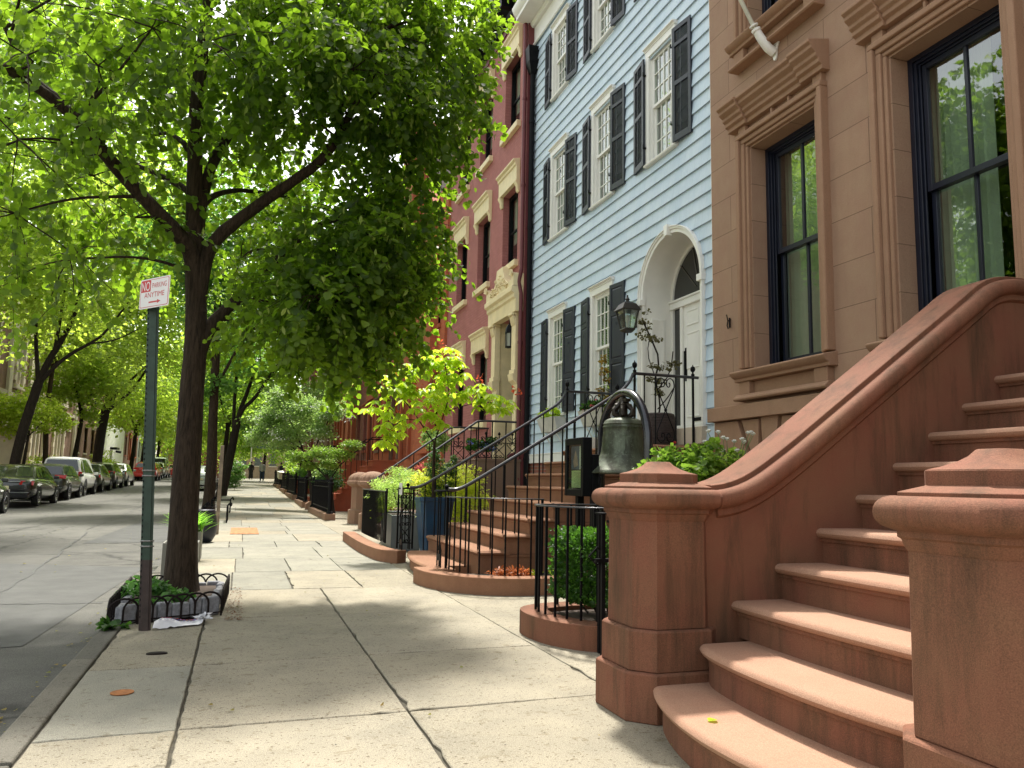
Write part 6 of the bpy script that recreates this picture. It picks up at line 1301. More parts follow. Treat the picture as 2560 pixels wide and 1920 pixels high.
tree('street_tree', 'leaning dark trunked street tree forking behind the nearest dark parked cars', ([(-9.3, 39.0, .1), (-9.24, 39.0, 1.49), (-9.03, 39.0, 3.04), (-8.78, 39.0, 4.26), (-8.59, 39.0, 5.19)], .23, .19),
     [([(-8.62, 39, 5.0), (-8.59, 39.0, 5.19), (-8.23, 39.0, 6.29), (-8.0, 39.0, 6.72), (-7.47, 39.0, 8.07), (-7.27, 39.0, 9.6)], .2, .08), ([(-8.62, 39, 5.0), (-8.79, 39.17, 6.07), (-8.96, 39.33, 7.12), (-9.17, 39.5, 9.5)], .11, .06), ([(-8.6, 39, 5.0), (-8.46, 39.0, 5.25), (-7.86, 38.6, 5.95), (-7.2, 38.2, 6.45), (-6.53, 37.8, 6.8), (-5.95, 37.4, 7.18), (-5.05, 37.0, 8.6)], .11, .04), ([(-6.53, 37.8, 6.8), (-5.5, 37.5, 6.95), (-4.6, 37.2, 7.5)], .05, .02), ([(-8.1, 39, 6.6), (-8.0, 39, 8), (-7.9, 39, 10)], .1, .05)],
     fc(LB1, 24000, .20, M_STREET), M_STREET, M_BARK2, 'street trees on the far pavement')
LB2 = [(-7.88, 55.0, 10.76, 3.6), (-7.15, 56.0, 14.13, 4), (-6.25, 56.0, 17.4, 4.5), (-9.2, 57.0, 9.3, 2.4), (-5.84, 54.0, 10.15, 3), (-4.81, 55.0, 14.12, 4), (-8.5, 56, 18, 4)]
tree('street_tree', 'second leaning street tree in front of the white painted building', ([(-8.9, 57, .5), (-8.86, 57.0, 1.77), (-8.78, 57.0, 3.79), (-8.58, 57.0, 5.54)], .33, .27),
     [([(-8.6, 57, 5.4), (-8.22, 57.0, 6.32), (-7.94, 57.0, 8.03), (-7.76, 57.0, 11)], .28, .1), ([(-8.5, 57, 5.5), (-8.65, 57.0, 7.44), (-8.72, 57.0, 11.5)], .16, .08), ([(-8.5, 57, 5.3), (-7.65, 56.0, 5.95), (-6.82, 55.0, 6.6), (-5.6, 55, 9)], .12, .06), ([(-8.2, 57, 6.3), (-7.2, 57, 7.5), (-6.0, 56, 8.6)], .1, .05)],
     fc(LB2, 24000, .26, M_STREET), M_STREET, M_BARK2, 'street trees on the far pavement')
tree('street_tree', 'slender straight street tree between the two leaning ones', ([(-9.5, 46, .3), (-9.51, 46.0, 1.59), (-9.66, 46.0, 3.96), (-9.62, 46.0, 5.46), (-9.55, 46.0, 7.5)], .16, .10), [([(-9.6, 46, 6.5), (-9.0, 46, 8)], .06, .03)],
     fc([(-9.4, 46, 8.4, 1.8), (-8.6, 46, 9.6, 2), (-10, 46, 10.5, 2)], 7000, .2, M_STREET), M_STREET, M_BARK, 'street trees on the far pavement')
tree('street_tree', 'crooked thin dark tree with low fresh green branches before the brick wall', ([(-8.95, 50, .4), (-8.95, 50.0, 1.79), (-8.84, 50.0, 2.97), (-8.70, 50.0, 4.41), (-8.89, 50.0, 5.07), (-9.27, 50.0, 6.23)], .17, .07), [([(-8.85, 50, 4.9), (-8.3, 50, 5.8), (-7.8, 50, 6.3)], .06, .03)],
     fc([(-9.33, 50.0, 7.02, 2.2), (-7.84, 50.0, 6.05, 1.5), (-9.9, 50.0, 5.6, 1.3), (-8.3, 50.0, 4.62, .8), (-7.9, 50, 8, 2)], 8000, .2, M_STREET), M_STREET, M_BARK2, 'street trees on the far pavement')
M_YG = leafmat('young_leaf', (.16, .24, .02), (.28, .34, .04), (.6, .75, .08), tw=.5)
tree('small_tree', 'bright yellow green small tree in front of the limestone bays at far left', ([(-10.1, 44, .2), (-10.0, 44, 2), (-9.9, 44, 3.6)], .10, .05), [([(-9.95, 44, 2.6), (-10.6, 44, 3.3)], .04, .02), ([(-9.9, 44, 3), (-9.2, 45, 4.2)], .04, .02)],
     fc([(-9.9, 44.0, 4.3, 1.2), (-9.15, 45.0, 3.9, .9), (-10.7, 44.0, 3.6, 1.0), (-11.2, 43.5, 4.4, 1.0)], 6000, .15, M_YG), M_YG, M_BARK2)
for i, (lb, y, x, b_, n, s, m_) in enumerate((('hazy fresh green street tree beyond the parked red car', 78, -9.4, [(-8.84, 75.0, 8.25, 3.5), (-9.6, 78.0, 6.6, 2.4), (-8, 77, 11, 4)], 9000, .28, M_STREET),
        ('pale green tree low over the far end of the road', 84, -9.2, [(-7.4, 80.0, 6.9, 3.0), (-8.5, 84, 9.5, 4), (-5.5, 83, 9, 3.5)], 9000, .3, M_STREET),
        ('farthest street tree left of the road end', 98, -9.2, [(-8, 98, 8, 4), (-5, 98, 10, 5), (-9.5, 98, 13, 5)], 9000, .34, M_ST2),
        ('bright green tree arching over the far end of the road', 96, -1.3, [(-1.42, 95.0, 8.03, 4), (-3.2, 94, 7.0, 3), (-3, 96, 11, 5), (1.5, 96, 8, 3.4)], 11000, .32, M_STREET),
        ('dark green tree over the far end of the right pavement', 74, -1.2, [(-.6, 74, 7.6, 3.2), (1.6, 73, 6.6, 2.6), (-2.6, 74, 9, 3), (.8, 74, 10.5, 4)], 11000, .26, M_ST3),
        ('broad pale tree closing the view at the end of the road', 116, -6, [(-7, 114, 6, 4), (-3, 114, 5.5, 4), (-5, 114, 10, 5), (-11, 114, 7, 5), (0, 114, 8, 5)], 11000, .36, M_STREET),
        ('green tree in front of the tan block at the end of the right pavement', 104, 2.6, [(1.5, 103, 6, 2.6), (4, 103, 7, 3.5), (2, 104, 10, 4), (0, 103, 5.0, 1.8), (5, 100, 4.5, 2.2)], 11000, .3, M_ST2),
        ('pale leaved tree low over the railings at the far right', 62, 3.4, [(3.2, 62, 4.2, 1.6), (4.2, 60, 5.5, 2.0), (2.4, 64, 5.8, 1.6)], 8000, .17, M_DOG),
        ('green tree behind the silver car at the road side', 60, -1.3, [(-1.6, 60, 6.4, 2.4), (-.2, 60, 8.6, 3), (-3.4, 60, 9, 3), (-2, 60, 12, 4)], 11000, .24, M_ST2))):
    g = G(y); tree('street_tree', lb, ([(x, y, g - .1), (x + .1, y, g + 2), (x + .25, y, g + 5)], .22, .14), [([(x + .2, y, g + 4), (x + .9, y, g + 6), (x + 1.4, y, g + 8)], .1, .04), ([(x + .2, y, g + 4), (x - .4, y, g + 6), (x - .8, y, g + 8)], .1, .04)], fc(b_, n, s, m_), m_, M_BARK2, 'street trees near the road end')
T2B = [(-1.19, 30.0, 7.69, 1.8), (0.17, 30.0, 9.23, 2.2), (-2.03, 29.0, 9.38, 2.2), (-0.28, 31.0, 5.85, 1.0), (-0.85, 29.7, 4.3, 0.75), (0.95, 30.0, 7.4, 1.5), (-2.6, 30.0, 8.4, 1.6), (-0.91, 30.0, 11.05, 2.6), (1.47, 31.0, 11.14, 2)]
tree('street_tree', 'straight dark trunked tree just beyond the round black planter', ([(-1.02, 30.0, -0.02), (-1.01, 30.0, 1.88), (-1.06, 30.0, 2.91), (-1.08, 30.0, 4.29), (-1.17, 30.0, 7.5)], .21, .13),
     [([(-1.08, 30, 4.2), (-.5, 30, 5.6), (.2, 30, 7)], .07, .03), ([(-1.08, 30, 5), (-1.9, 29.6, 7), (-2.2, 29.5, 9)], .08, .03)], fc(T2B, 20000, .15, M_ST3), M_ST3, M_BARK, 'street trees on the near kerb')
T3B = [(0.54, 42.0, 7.11, 1.7), (2.35, 42.0, 8.2, 1.9), (0.15, 43.0, 4.5, 0.7), (3.6, 43.0, 9.6, 2.0), (-1.28, 42.0, 7.7, 1.8), (.6, 42, 10, 2.6)]
tree('street_tree', 'right leaning black trunked tree beside the far kerb railings', ([(-.9, 42.0, .1), (-0.82, 42.0, 0.57), (-0.57, 42.0, 2.19), (-0.32, 42.0, 4.05)], .30, .17),
     [([(-.34, 42, 3.9), (-0.21, 42.0, 4.64), (0.06, 42.0, 5.44), (0.53, 42.0, 7.3)], .14, .07), ([(-.34, 42, 3.9), (-0.12, 41.67, 4.61), (0.36, 41.33, 5.0), (0.87, 41.0, 5.9), (2, 41.5, 7.8)], .12, .06), ([(-.45, 42, 3.2), (-0.55, 42.5, 4.7), (-0.5, 42.5, 7.23)], .12, .06)],
     fc(T3B, 15000, .18, M_ST2), M_ST2, M_BARK2, 'street trees on the near kerb')
DOG = [(1.05, 32.0, 3.4, 0.8), (2.19, 31.0, 3.8, 0.85), (3.1, 30.0, 3.66, 0.7), (1.57, 31.0, 2.75, 0.7), (0.6, 32.0, 2.75, 0.5), (2.67, 30.0, 2.9, 0.55), (1.5, 32, 4.3, .7)]
def dog_crown(t_):
    npmesh('crown', cloud_crown(DOG, 15000, .085, RH, flat=.6, shell=.1), 4, M_DOG, t_, quads=QR)
    npmesh('blossom', cloud_crown(DOG, 1500, .06, RH, flat=.6, shell=.1), 4, M_FLOW, t_, quads=QR)
tree('dogwood_tree', 'white flecked dogwood with layered branches spreading over the right pavement', ([(2.6, 30.8, 0), (2.55, 30.8, 1.0), (2.3, 30.8, 1.9)], .09, .06), [([(2.3, 30.8, 1.8), (2.0, 31, 2.7), (1.6, 31, 3.4)], .045, .015), ([(2.35, 30.8, 1.7), (2.7, 30.5, 2.6), (3, 30, 3.4)], .04, .015), ([(2.1, 31, 2.3), (1.3, 31.4, 2.8), (.7, 32, 2.9)], .03, .01)], dog_crown, M_DOG, M_BARK2)
tree('dogwood_tree', 'rear dogwood, darker, filling the space above the far area railings', ([(2.9, 41, .2), (2.8, 41, 2.2)], .09, .06), [([(2.8, 41, 2), (2, 41, 3.4)], .04, .02)],
     fc([(1.2, 40, 3.9, 1.0), (2.6, 40, 4.6, 1.2), (.6, 41, 3.0, .7), (3.6, 40, 5.4, 1.2), (1.6, 41, 5.4, 1.0)], 9000, .11, M_DOG, flat=.6), M_DOG, M_BARK2)
LOW = [(1.6, 25.0, 1.84, 0.34), (2.3, 25.0, 1.98, 0.4), (2.9, 25.0, 1.92, 0.35), (3.25, 25.0, 2.25, 0.3), (2.0, 25.0, 1.55, 0.25), (2.6, 25, 1.6, .3)]
M_LOWT = leafmat('spreading_shrub_leaf', (.09, .20, .02), (.24, .22, .04), (.28, .5, .05), tw=.4)
tree('spreading_shrub', 'low flat topped shrub with feathery green layers leaning over the pavement railing', ([(2.75, 25, .1), (2.65, 25, .9), (2.5, 25, 1.3)], .07, .04), [([(2.6, 25, 1.1), (2.1, 25, 1.6), (1.6, 25, 1.8)], .03, .01), ([(2.6, 25, 1.1), (2.9, 25, 1.6)], .03, .015), ([(2.3, 25, 1.45), (2.0, 25, 1.7)], .02, .01)],
     fc(LOW, 9000, .05, M_LOWT, flat=.45, shell=.1), M_LOWT, M_BARK2)
# generic leafy shrub
tree('street_tree', 'high leafy street tree reaching over the road from the left, its trunk outside the view', ([(-9.4, 19, 0), (-9.3, 19, 2.5), (-9.0, 19, 5)], .25, .18), [([(-9, 19, 4.8), (-7.8, 19, 6.8), (-6.2, 19.5, 8.6), (-4.8, 20, 9.6)], .12, .04), ([(-9, 19, 4.8), (-8.8, 20, 7.5), (-8.0, 21, 10)], .12, .05), ([(-7.8, 19, 6.8), (-6, 18, 7.2), (-4.6, 17.5, 7.8)], .06, .02)],
     fc([(-7.6, 19, 8.6, 1.9), (-6.0, 18.4, 8.0, 1.6), (-5.0, 20, 9.6, 2.0), (-8.6, 21, 10, 2.2), (-3.8, 19, 8.6, 1.5), (-6.6, 21, 11.6, 2.4), (-4.4, 17, 10.6, 1.8), (-9.6, 18, 8, 1.8), (-3.2, 21, 11, 2.2), (-6, 24, 14, 3.2)], 36000, .12, M_ST2), M_ST2, M_BARK2, 'street trees on the far pavement', base=(-9.4, 19, 0))
def shrub(name, label, blobs, n, size, m, cat='shrub', shape=LEAF6, flower=None, stems=None, flat=.85, base=None, **kw):
    b0 = blobs[0]; base = base or (b0[0], b0[1], 0); t_ = thing(name, label, cat, base)
    q, k = (Q6, 6) if len(shape) == 6 else (QR, 4)
    npmesh('foliage', cloud_crown(blobs, n, size, shape, flat=flat, **kw), k, m, t_, quads=q)
    if flower: npmesh('blossom', cloud_crown(blobs, flower[0], flower[1], LEAF6, flat=flat, shell=.8), 6, flower[2], t_, quads=Q6)
    mb = MB()
    for s in (stems or [([base, (b0[0], b0[1], b0[2])], .012, .006)]): mb.tube(smoothpath(s[0], 1), [s[1]] * 0 or s[1], 6)
    build('stem', mb, M_BARK2, t_); return t_
# clipped box hedge: leaves in a rounded box
n = 15000; u = rng.random((n, 3)) * 2 - 1; m_ = np.abs(u).max(1); s_ = (.78 + .24 * rng.random(n)) / m_; u = u * s_[:, None]; u[:, 2] = np.clip(u[:, 2], -.75, 2)
lump = 1 + .05 * np.sin(u[:, 0] * 9 + 1) * np.cos(u[:, 1] * 8) + .04 * np.sin(u[:, 2] * 11 + u[:, 0] * 5)
P = np.array([2.86, 5.68, .50]) + u * lump[:, None] * np.array([.47, .34, .285]); P = P[P[:, 2] > .22 + .1 * rng.random(len(P))]; T = unit(P - np.array([2.86, 5.68, .4])) + rng.normal(size=P.shape) * .6
hd = thing('box_hedge', 'clipped glossy green box hedge behind the nearest curved fence', 'hedge', (2.86, 5.68, .17))
npmesh('foliage', leaves(P, T, unit(rng.normal(size=P.shape)), .028 * (.6 + .7 * rng.random(len(P))), LEAF6 * np.array([1, 1, 1])), 6, M_BOX, hd, quads=Q6)
mb = MB()
for k in range(26): x = 2.86 + rr.uniform(-.35, .35); y = 5.68 + rr.uniform(-.25, .25); mb.tube([(2.86 + (x - 2.86) * .6, 5.68 + (y - 5.68) * .6, .14), (x, y, .34), (x + rr.uniform(-.06, .06), y + rr.uniform(-.06, .06), .6)], [.008, .006, .003], 5)
build('stems', mb, M_BARK2, hd)
mb = MB(); mb.prism([(x, y) for x, y in pA] + [(3.4, 5.2), (3.4, 6.15)], .08, .135); tag(build('planting_bed', mb, M_SOIL, smooth=0), kind='structure')
mb = MB(); mb.prism([(x, y) for x, y in pB] + [(4.3, 8.2), (4.3, 8.75), (2.4, 8.75)], .06, .12); tag(build('planting_bed', mb, M_SOIL, smooth=0), kind='structure')
shrub('small_heather', 'rust orange low heather lying in the bed of the second curved fence', [(2.82, 8.36, .16, .13), (3.0, 8.33, .16, .12)], 1300, .045, leafmat('rust_leaf', (.36, .10, .03), (.45, .16, .05), (.4, .12, .04)), 'plant', LANCE, flat=.35)
shrub('yellow_weed', 'thin yellow green weeds at the back of the second curved bed', [(3.15, 8.5, .16, .10), (3.4, 8.4, .16, .08)], 400, .03, M_LIME, 'plant', LANCE, flat=.4)
# roses behind the near newel
shrub('rose_bush', 'leafy rose bush with a few pink blooms rising behind the near stone newel', [(3.75, 6.3, 1.28, .26), (3.45, 6.2, 1.22, .2), (4.1, 6.5, 1.30, .22), (3.9, 6.3, 1.0, .3), (3.55, 6.3, .8, .3), (4.0, 6.3, 1.42, .18), (3.72, 6.3, 1.42, .12)], 3600, .05, leafmat('rose_leaf', (.05, .12, .015), (.19, .28, .04), (.28, .48, .05)), 'shrub', LEAF6, base=(3.8, 6.4, 0), stems=[([(3.8, 6.4, 0), (3.7, 6.3, .7), (3.6, 6.2, 1.3)], .012, 0), ([(3.8, 6.4, 0), (4.0, 6.5, .8), (4.15, 6.5, 1.4)], .01, 0)])
def blooms(name, label, pts, r, m, cat='flower'):
    t_ = thing(name, label, cat, pts[0]); 
    for p in pts:
        Vn = []; mb = MB()
        for k in range(16): a = k * 2.4; d = Vector((math.cos(a) * (k % 4 + 1) / 4, math.sin(a) * (k % 4 + 1) / 4, .8)).normalized(); c_ = Vector(p); e = c_ + d * r; s1_ = d.cross(Vector((0, 0, 1))).normalized() * r * .5; mb.add([tuple(c_), tuple(e + s1_), tuple(e + d * r * .3), tuple(e - s1_)], [(0, 1, 2, 3)])
        build('bloom', mb, m, t_, smooth=0)
    mb = MB()
    for p in pts: mb.tube([(p[0] + (4.4 - p[0]) * .0, p[1], p[2]), (p[0] * .6 + 4.35 * .4, p[1], p[2] - .2), (4.3, pts[0][1] + .1, .4)], [.003, .004, .008], 5)
    build('stem', mb, mat('green_stem', (.10, .16, .04), .7), t_); return t_
blooms('pink_rose', 'single pale pink rose showing just above the near newel cap', [(3.42, 5.9, 1.185)], .035, M_PINK)
blooms('red_rose', 'small red rosebud at the top of the rose bush behind the newel', [(3.72, 6.3, 1.53)], .02, mat('red_petal', (.5, .03, .03), .7))
wt = blooms('white_flower_plant', 'tall stems with rounded clusters of small white flowers by the brownstone wall', [(4.16 + .14 * math.sin(k * 2.3) + k * .028, 6.4 + .1 * math.cos(k * 1.7), 1.46 + .2 * abs(math.sin(k * 1.9 + .5))) for k in range(17)], .03, M_FLOW)
npmesh('foliage', cloud_crown([(4.3, 6.4, 1.3, .2), (4.3, 6.45, 1.0, .25), (4.45, 6.4, 1.42, .14)], 1300, .04, LEAF6), 6, leafmat('flower_stem_leaf', (.12, .22, .03), (.3, .4, .06), (.4, .6, .08)), wt, quads=Q6)
shrub('corner_fern', 'yellow green frond just behind the newel above the box hedge', [(3.15, 5.95, .70, .10), (3.2, 5.95, .55, .12)], 260, .07, M_LIME, 'plant', LANCE)
# buckeye in the blue pot
BK = [(2.91, 12.2, 3.2, .24), (2.6, 12.2, 2.97, .26), (2.15, 12.0, 2.66, .26), (1.98, 12.0, 2.25, .18), (3.2, 12.2, 2.96, .22), (3.7, 12.0, 2.46, .2), (2.5, 12.0, 2.42, .28), (3.1, 12.2, 2.5, .22), (2.03, 11.9, 1.78, .16), (2.98, 12.4, 2.72, .24), (2.22, 11.9, 2.0, .2), (4.0, 12.0, 2.42, .16), (2.8, 12, 2.15, .2), (3.45, 12.1, 2.62, .18)]
def buck_crown(t_):
    Ps, Ts, Ss, Ns = [], [], [], []
    for x, y, z, r in BK:
        n = max(5, int(25 * (r / .25) ** 2)); c = np.array([x, y, z]) + in_ball(n, .2) * np.array([r * 1.55, r * 1.3, r * .95])
        for p in c:
            a0 = rng.random() * 6.28; ax = unit(rng.normal(size=3) * np.array([.25, .25, 0]) + np.array([0, 0, -.25]) + (p - np.array([2.9, 12.2, 2.4])) * .3)
            for k in range(5):   # palmate leaf of five drooping leaflets
                a = a0 + k * 1.256; T = np.array([math.cos(a), math.sin(a), -.75 + .3 * rng.random()]) + ax * .4; Ps.append(p); Ts.append(T); Ns.append(np.array([0, 0, 1.]) + rng.normal(size=3) * .25); Ss.append(.125 + .06 * rng.random())
    sh = LANCE * np.array([1, 1.15, 1.5]); npmesh('crown', leaves(np.array(Ps), np.array(Ts), unit(np.array(Ns)), np.array(Ss), sh), 6, M_LIME, t_, quads=Q6)
    P = np.concatenate([np.array([x, y, z + r * .6]) + rng.normal(size=(14, 3)) * .04 * np.array([1, 1, 1.6]) for x, y, z, r in BK[:12:2] + [(4.15, 12, 2.5, .15), (3.55, 12, 2.7, .1)]])
    npmesh('flowers', leaves(P, rng.normal(size=P.shape) + np.array([0, 0, 1.]), unit(rng.normal(size=P.shape)), .045 + .02 * rng.random(len(P)), LANCE * np.array([1, 1.6, 1])), 6, leafmat('red_buckeye_flower', (.55, .06, .03), (.6, .14, .05), (.6, .1, .05)), t_, quads=Q6)
tree('buckeye_tree', 'young yellow green buckeye with red flowers growing in the blue pot', ([(2.88, 12.2, .85), (2.87, 12.2, 1.4), (2.87, 12.2, 1.78)], .026, .022),
     [([(2.87, 12.2, 1.75), (2.72, 12.2, 1.95), (2.45, 12.15, 2.3), (2.1, 12, 2.6)], .014, .006), ([(2.87, 12.2, 1.75), (2.97, 12.2, 2.1), (3.1, 12.2, 2.5), (3.0, 12.2, 3.1)], .014, .006), ([(3.02, 12.2, 2.25), (3.4, 12.1, 2.4), (3.95, 12, 2.45)], .009, .004), ([(2.6, 12.18, 2.1), (2.3, 12, 2.1), (2.05, 11.9, 1.85)], .008, .004), ([(2.7, 12.2, 2.0), (2.75, 12.2, 2.5), (2.9, 12.2, 3.1)], .009, .004)], buck_crown, M_LIME, M_BARK, base=(2.88, 12.2, .85))
shrub('golden_shrub', 'bright golden green feathery shrub between the blue pot and the blue house steps', [(3.15, 12.95, 1.15, .33), (3.55, 13.0, 1.2, .33), (2.95, 12.75, 1.0, .25), (3.7, 12.9, .8, .35), (3.3, 13.0, .6, .35), (2.75, 12.6, 1.15, .16)], 9000, .05, leafmat('golden_leaf', (.34, .44, .03), (.5, .56, .05), (.8, .9, .1), tw=.45), 'shrub', LANCE, base=(3.3, 13, .17))
shrub('dwarf_conifer', 'dark green upright conifer with two pointed tips behind the blue pot', [(3.02, 12.75, .95, .20), (3.03, 12.75, 1.25, .17), (3.02, 12.75, 1.5, .11), (3.02, 12.75, 1.68, .05), (3.28, 12.8, 1.2, .14), (3.33, 12.8, 1.42, .09), (3.36, 12.8, 1.55, .05)], 7000, .035, M_CONIF, 'conifer', LANCE, flat=1.6, base=(3.0, 12.75, .17))
shrub('variegated_shrub', 'light green loose shrub growing out of the grey trough over the barred fence', [(2.55, 13.9, 1.0, .28), (2.7, 14.2, 1.2, .24), (2.45, 14.3, .85, .25), (2.75, 13.6, 1.05, .2), (2.35, 14.4, 1.05, .15), (2.6, 14.6, .8, .25), (2.85, 13.9, 1.3, .15)], 7000, .035, leafmat('pale_variegated_leaf', (.24, .36, .08), (.4, .5, .16), (.5, .7, .15)), 'shrub', LANCE, base=(2.7, 14.2, .7))
shrub('trailing_plant', 'yellow green sprig trailing through the bars of the close barred fence', [(2.36, 14.0, .65, .12), (2.33, 13.95, .5, .08), (2.38, 14.1, .78, .1)], 900, .04, M_LIME, 'plant', LANCE, base=(2.45, 14.1, .6))
shrub('grey_santolina', 'rounded grey green cushion plant in the near end of the trough', [(2.72, 13.35, .80, .17), (2.78, 13.25, .78, .14)], 2600, .03, leafmat('grey_green_leaf', (.2, .25, .12), (.28, .32, .17), (.3, .4, .15)), 'plant', LANCE, base=(2.72, 13.3, .7))
shrub('red_maple_sprig', 'small spray of pink red leaves above the golden shrub', [(3.0, 13.6, 1.38, .10), (3.12, 13.6, 1.41, .08)], 150, .07, leafmat('pink_red_leaf', (.35, .06, .06), (.45, .12, .10), (.5, .12, .1)), 'plant', LANCE, base=(3.05, 13.6, .2), flat=.5, stems=[([(3.05, 13.6, .2), (3.02, 13.6, 1.3)], .008, 0)])
shrub('urn_shrub', 'bare twiggy plant with small brown green leaves in the dark landing urn', [(5.42, 9.62, 2.7, .15), (5.35, 9.66, 3.1, .12), (5.33, 9.75, 3.45, .12), (5.55, 9.45, 2.9, .12), (5.3, 9.85, 3.3, .08), (5.4, 9.6, 2.4, .1)], 620, .035, leafmat('olive_leaf', (.06, .06, .025), (.12, .11, .05), (.15, .14, .05)), 'plant', LEAF6, base=(5.42, 9.62, 2.1), flat=1.3,
      stems=[([(5.42, 9.62, 2.05), (5.46, 9.62, 2.3), (5.38, 9.65, 2.6), (5.44, 9.6, 2.9), (5.36, 9.7, 3.2), (5.3, 9.85, 3.5)], .012, 0), ([(5.40, 9.64, 2.45), (5.55, 9.5, 2.7), (5.56, 9.45, 3.0)], .008, 0), ([(5.38, 9.66, 2.7), (5.32, 9.75, 3.0), (5.40, 9.8, 3.3)], .007, 0), ([(5.4, 9.6, 2.2), (5.5, 9.5, 2.35), (5.55, 9.4, 2.5)], .008, 0)])
shrub('landing_vine', 'thin climbing plant with yellow brown leaves beside the nearer ground floor window', [(5.45, 11.45, 2.9, .10), (5.45, 11.4, 3.15, .07), (5.45, 11.4, 2.6, .1)], 170, .05, leafmat('autumn_leaf', (.2, .16, .03), (.3, .14, .04), (.4, .3, .05)), 'plant', LEAF6, base=(5.45, 11.3, 1.7), flat=1.5, stems=[([(5.45, 11.3, 1.7), (5.43, 11.4, 2.4), (5.47, 11.42, 3.2)], .005, 0)])
for i, (yc, lb) in enumerate(((14.0, 'green and white flowers spilling over the farther window box'), (12.0, 'green and reddish flowers spilling over the nearer window box'))):
    shrub('window_flowers', lb, [(5.56, yc - .25, 2.46, .10), (5.56, yc, 2.45, .10), (5.56, yc + .28, 2.46, .11), (5.56, yc + .1, 2.52, .08)], 1300, .035, M_BOX if i else M_LIME, 'flowers', LEAF6, flower=(110, .03, M_FLOW if i == 0 else M_PINK), base=(5.56, yc, 2.38))
shrub('landing_flowers', 'blue and white flowers in a box on the red house landing', [(4.75, 16.5, 1.95, .16), (5.1, 16.5, 1.98, .18)], 900, .05, M_BOX, 'flowers', LEAF6, flower=(120, .04, mat('blue_petal', (.15, .2, .6), .7)), base=(4.9, 16.5, 1.66))
# grass in the second box planter, ivy round the tree, shrub by the far kerb
n = 420; a = rng.random(n) * 6.283; P = np.array([-.655, 12.05, .37]) + np.stack([rng.normal(size=n) * .06, rng.normal(size=n) * .09, np.zeros(n)], 1); T = np.stack([np.cos(a) * .8, np.sin(a) * .8, .5 + rng.random(n)], 1); T[:, 2] *= 1
gt = thing('grassy_plant', 'bright green strap leaved plant in the second grey box planter', 'plant', (-.655, 12.05, .37)); BL = np.array([(0, .012, 0), (.35, .035, .02), (.7, .03, -.06), (1, 0, -.25), (.7, -.03, -.06), (.35, -.035, .02)])
npmesh('foliage', leaves(P, T, np.tile(np.array([0, 0, 1.]), (n, 1)), .26 + .16 * rng.random(n), BL), 6, leafmat('strap_leaf', (.10, .26, .03), (.22, .42, .05), (.4, .75, .08)), gt, quads=[(0, 1, 4, 5), (1, 2, 3, 4)])
shrub('ivy', 'dark green ivy leaves trailing over the setts in the nearest tree pit', [(-.72, 7.5, .16, .14), (-.78, 7.9, .17, .14), (-.4, 7.42, .14, .10), (-.62, 7.2, .13, .10)], 520, .06, leafmat('ivy_leaf', (.03, .09, .025), (.14, .28, .07), (.12, .3, .05)), 'plant', LEAF6, flat=.4, base=(-.7, 7.5, .1))
shrub('kerb_weed', 'small leafy weed growing at the kerb corner of the hoop guard', [(-.88, 6.74, .05, .06), (-.80, 6.72, .03, .04)], 60, .055, M_BOX, 'plant', LEAF6, base=(-.86, 6.72, 0))
shrub('kerb_shrub', 'white flowering shrub at the kerb beside the walking people', [(-.3, 50, 1.2, .5), (-.2, 50, 1.8, .45), (-.4, 50, .8, .4)], 2500, .09, M_ST3, 'shrub', RH, flower=(300, .07, M_FLOW), base=(-.3, 50, .4))
for i, (x, y, z, r, lb) in enumerate(((3.0, 29, 1.2, .5, 'dark green shrub behind the railing under the dogwood'), (3.4, 34, 1.6, .6, 'green shrub at the foot of the red brown house'), (3.2, 40, 1.4, .6, 'leafy shrub filling a front area beyond the stone wing'), (3.1, 47, 1.7, .7, 'shrub behind the railing with the hanging sack'), (4.6, 19.2, 2.2, .3, 'climbing greenery on the orange brick house front'), (-10.8, 52, 1.6, .9, 'bright green hedge before the brick building across the street'), (-10.8, 72, 2.3, .9, 'rounded bright green bush beyond the white building door'))):
    shrub('garden_shrub', lb, [(x, y, z, r), (x + .3 * r, y + r, z - .3 * r, r * .8), (x - .3 * r, y - r, z - .4 * r, r * .7)], 2600, .07 if y < 35 else .11, (M_CONIF, M_DOG, M_ST3, M_ST2, M_DOG, M_LIME, M_LIME)[i], 'shrub', RH, base=(x, y, G(y)))
# fallen leaves on the pavement, one litter object each for leaves and specks
def litter(name, n, area, size, m, label=None):
    x = area[0] + (area[1] - area[0]) * rng.random(n); y = area[2] + (area[3] - area[2]) * rng.random(n) ** 1.5; P = np.stack([x, y, np.full(n, .010 if area[0] > -1 else -.062)], 1); T = np.stack([rng.normal(size=n), rng.normal(size=n), np.zeros(n)], 1)
    return tag(npmesh(name, leaves(P, T, np.array([0, 0, 1.]) + rng.normal(size=(n, 3)) * .25, size * (.5 + rng.random(n)), LEAF6), 6, m, quads=Q6), kind='stuff')
litter('fallen_leaves', 70, (-.75, 2.0, 1.5, 16), .022, leafmat('fallen_leaf', (.2, .22, .05), (.28, .16, .05), (.2, .2, .05)))
litter('fallen_leaves', 60, (-5, -1, 3, 20), .035, MATS['fallen_leaf'])
litter('gutter_litter', 240, (-1.12, -.96, 1.5, 22), .025, MATS['fallen_leaf'])
litter('pit_litter', 300, (-.05, .08, 6.9, 8.9), .014, mat('brown_litter', (.14, .07, .03), .9, 0, .4, 30))
litter('pavement_specks', 160, (-.7, 2.0, 1.2, 9), .009, mat('dark_speck', (.05, .04, .035), .9))
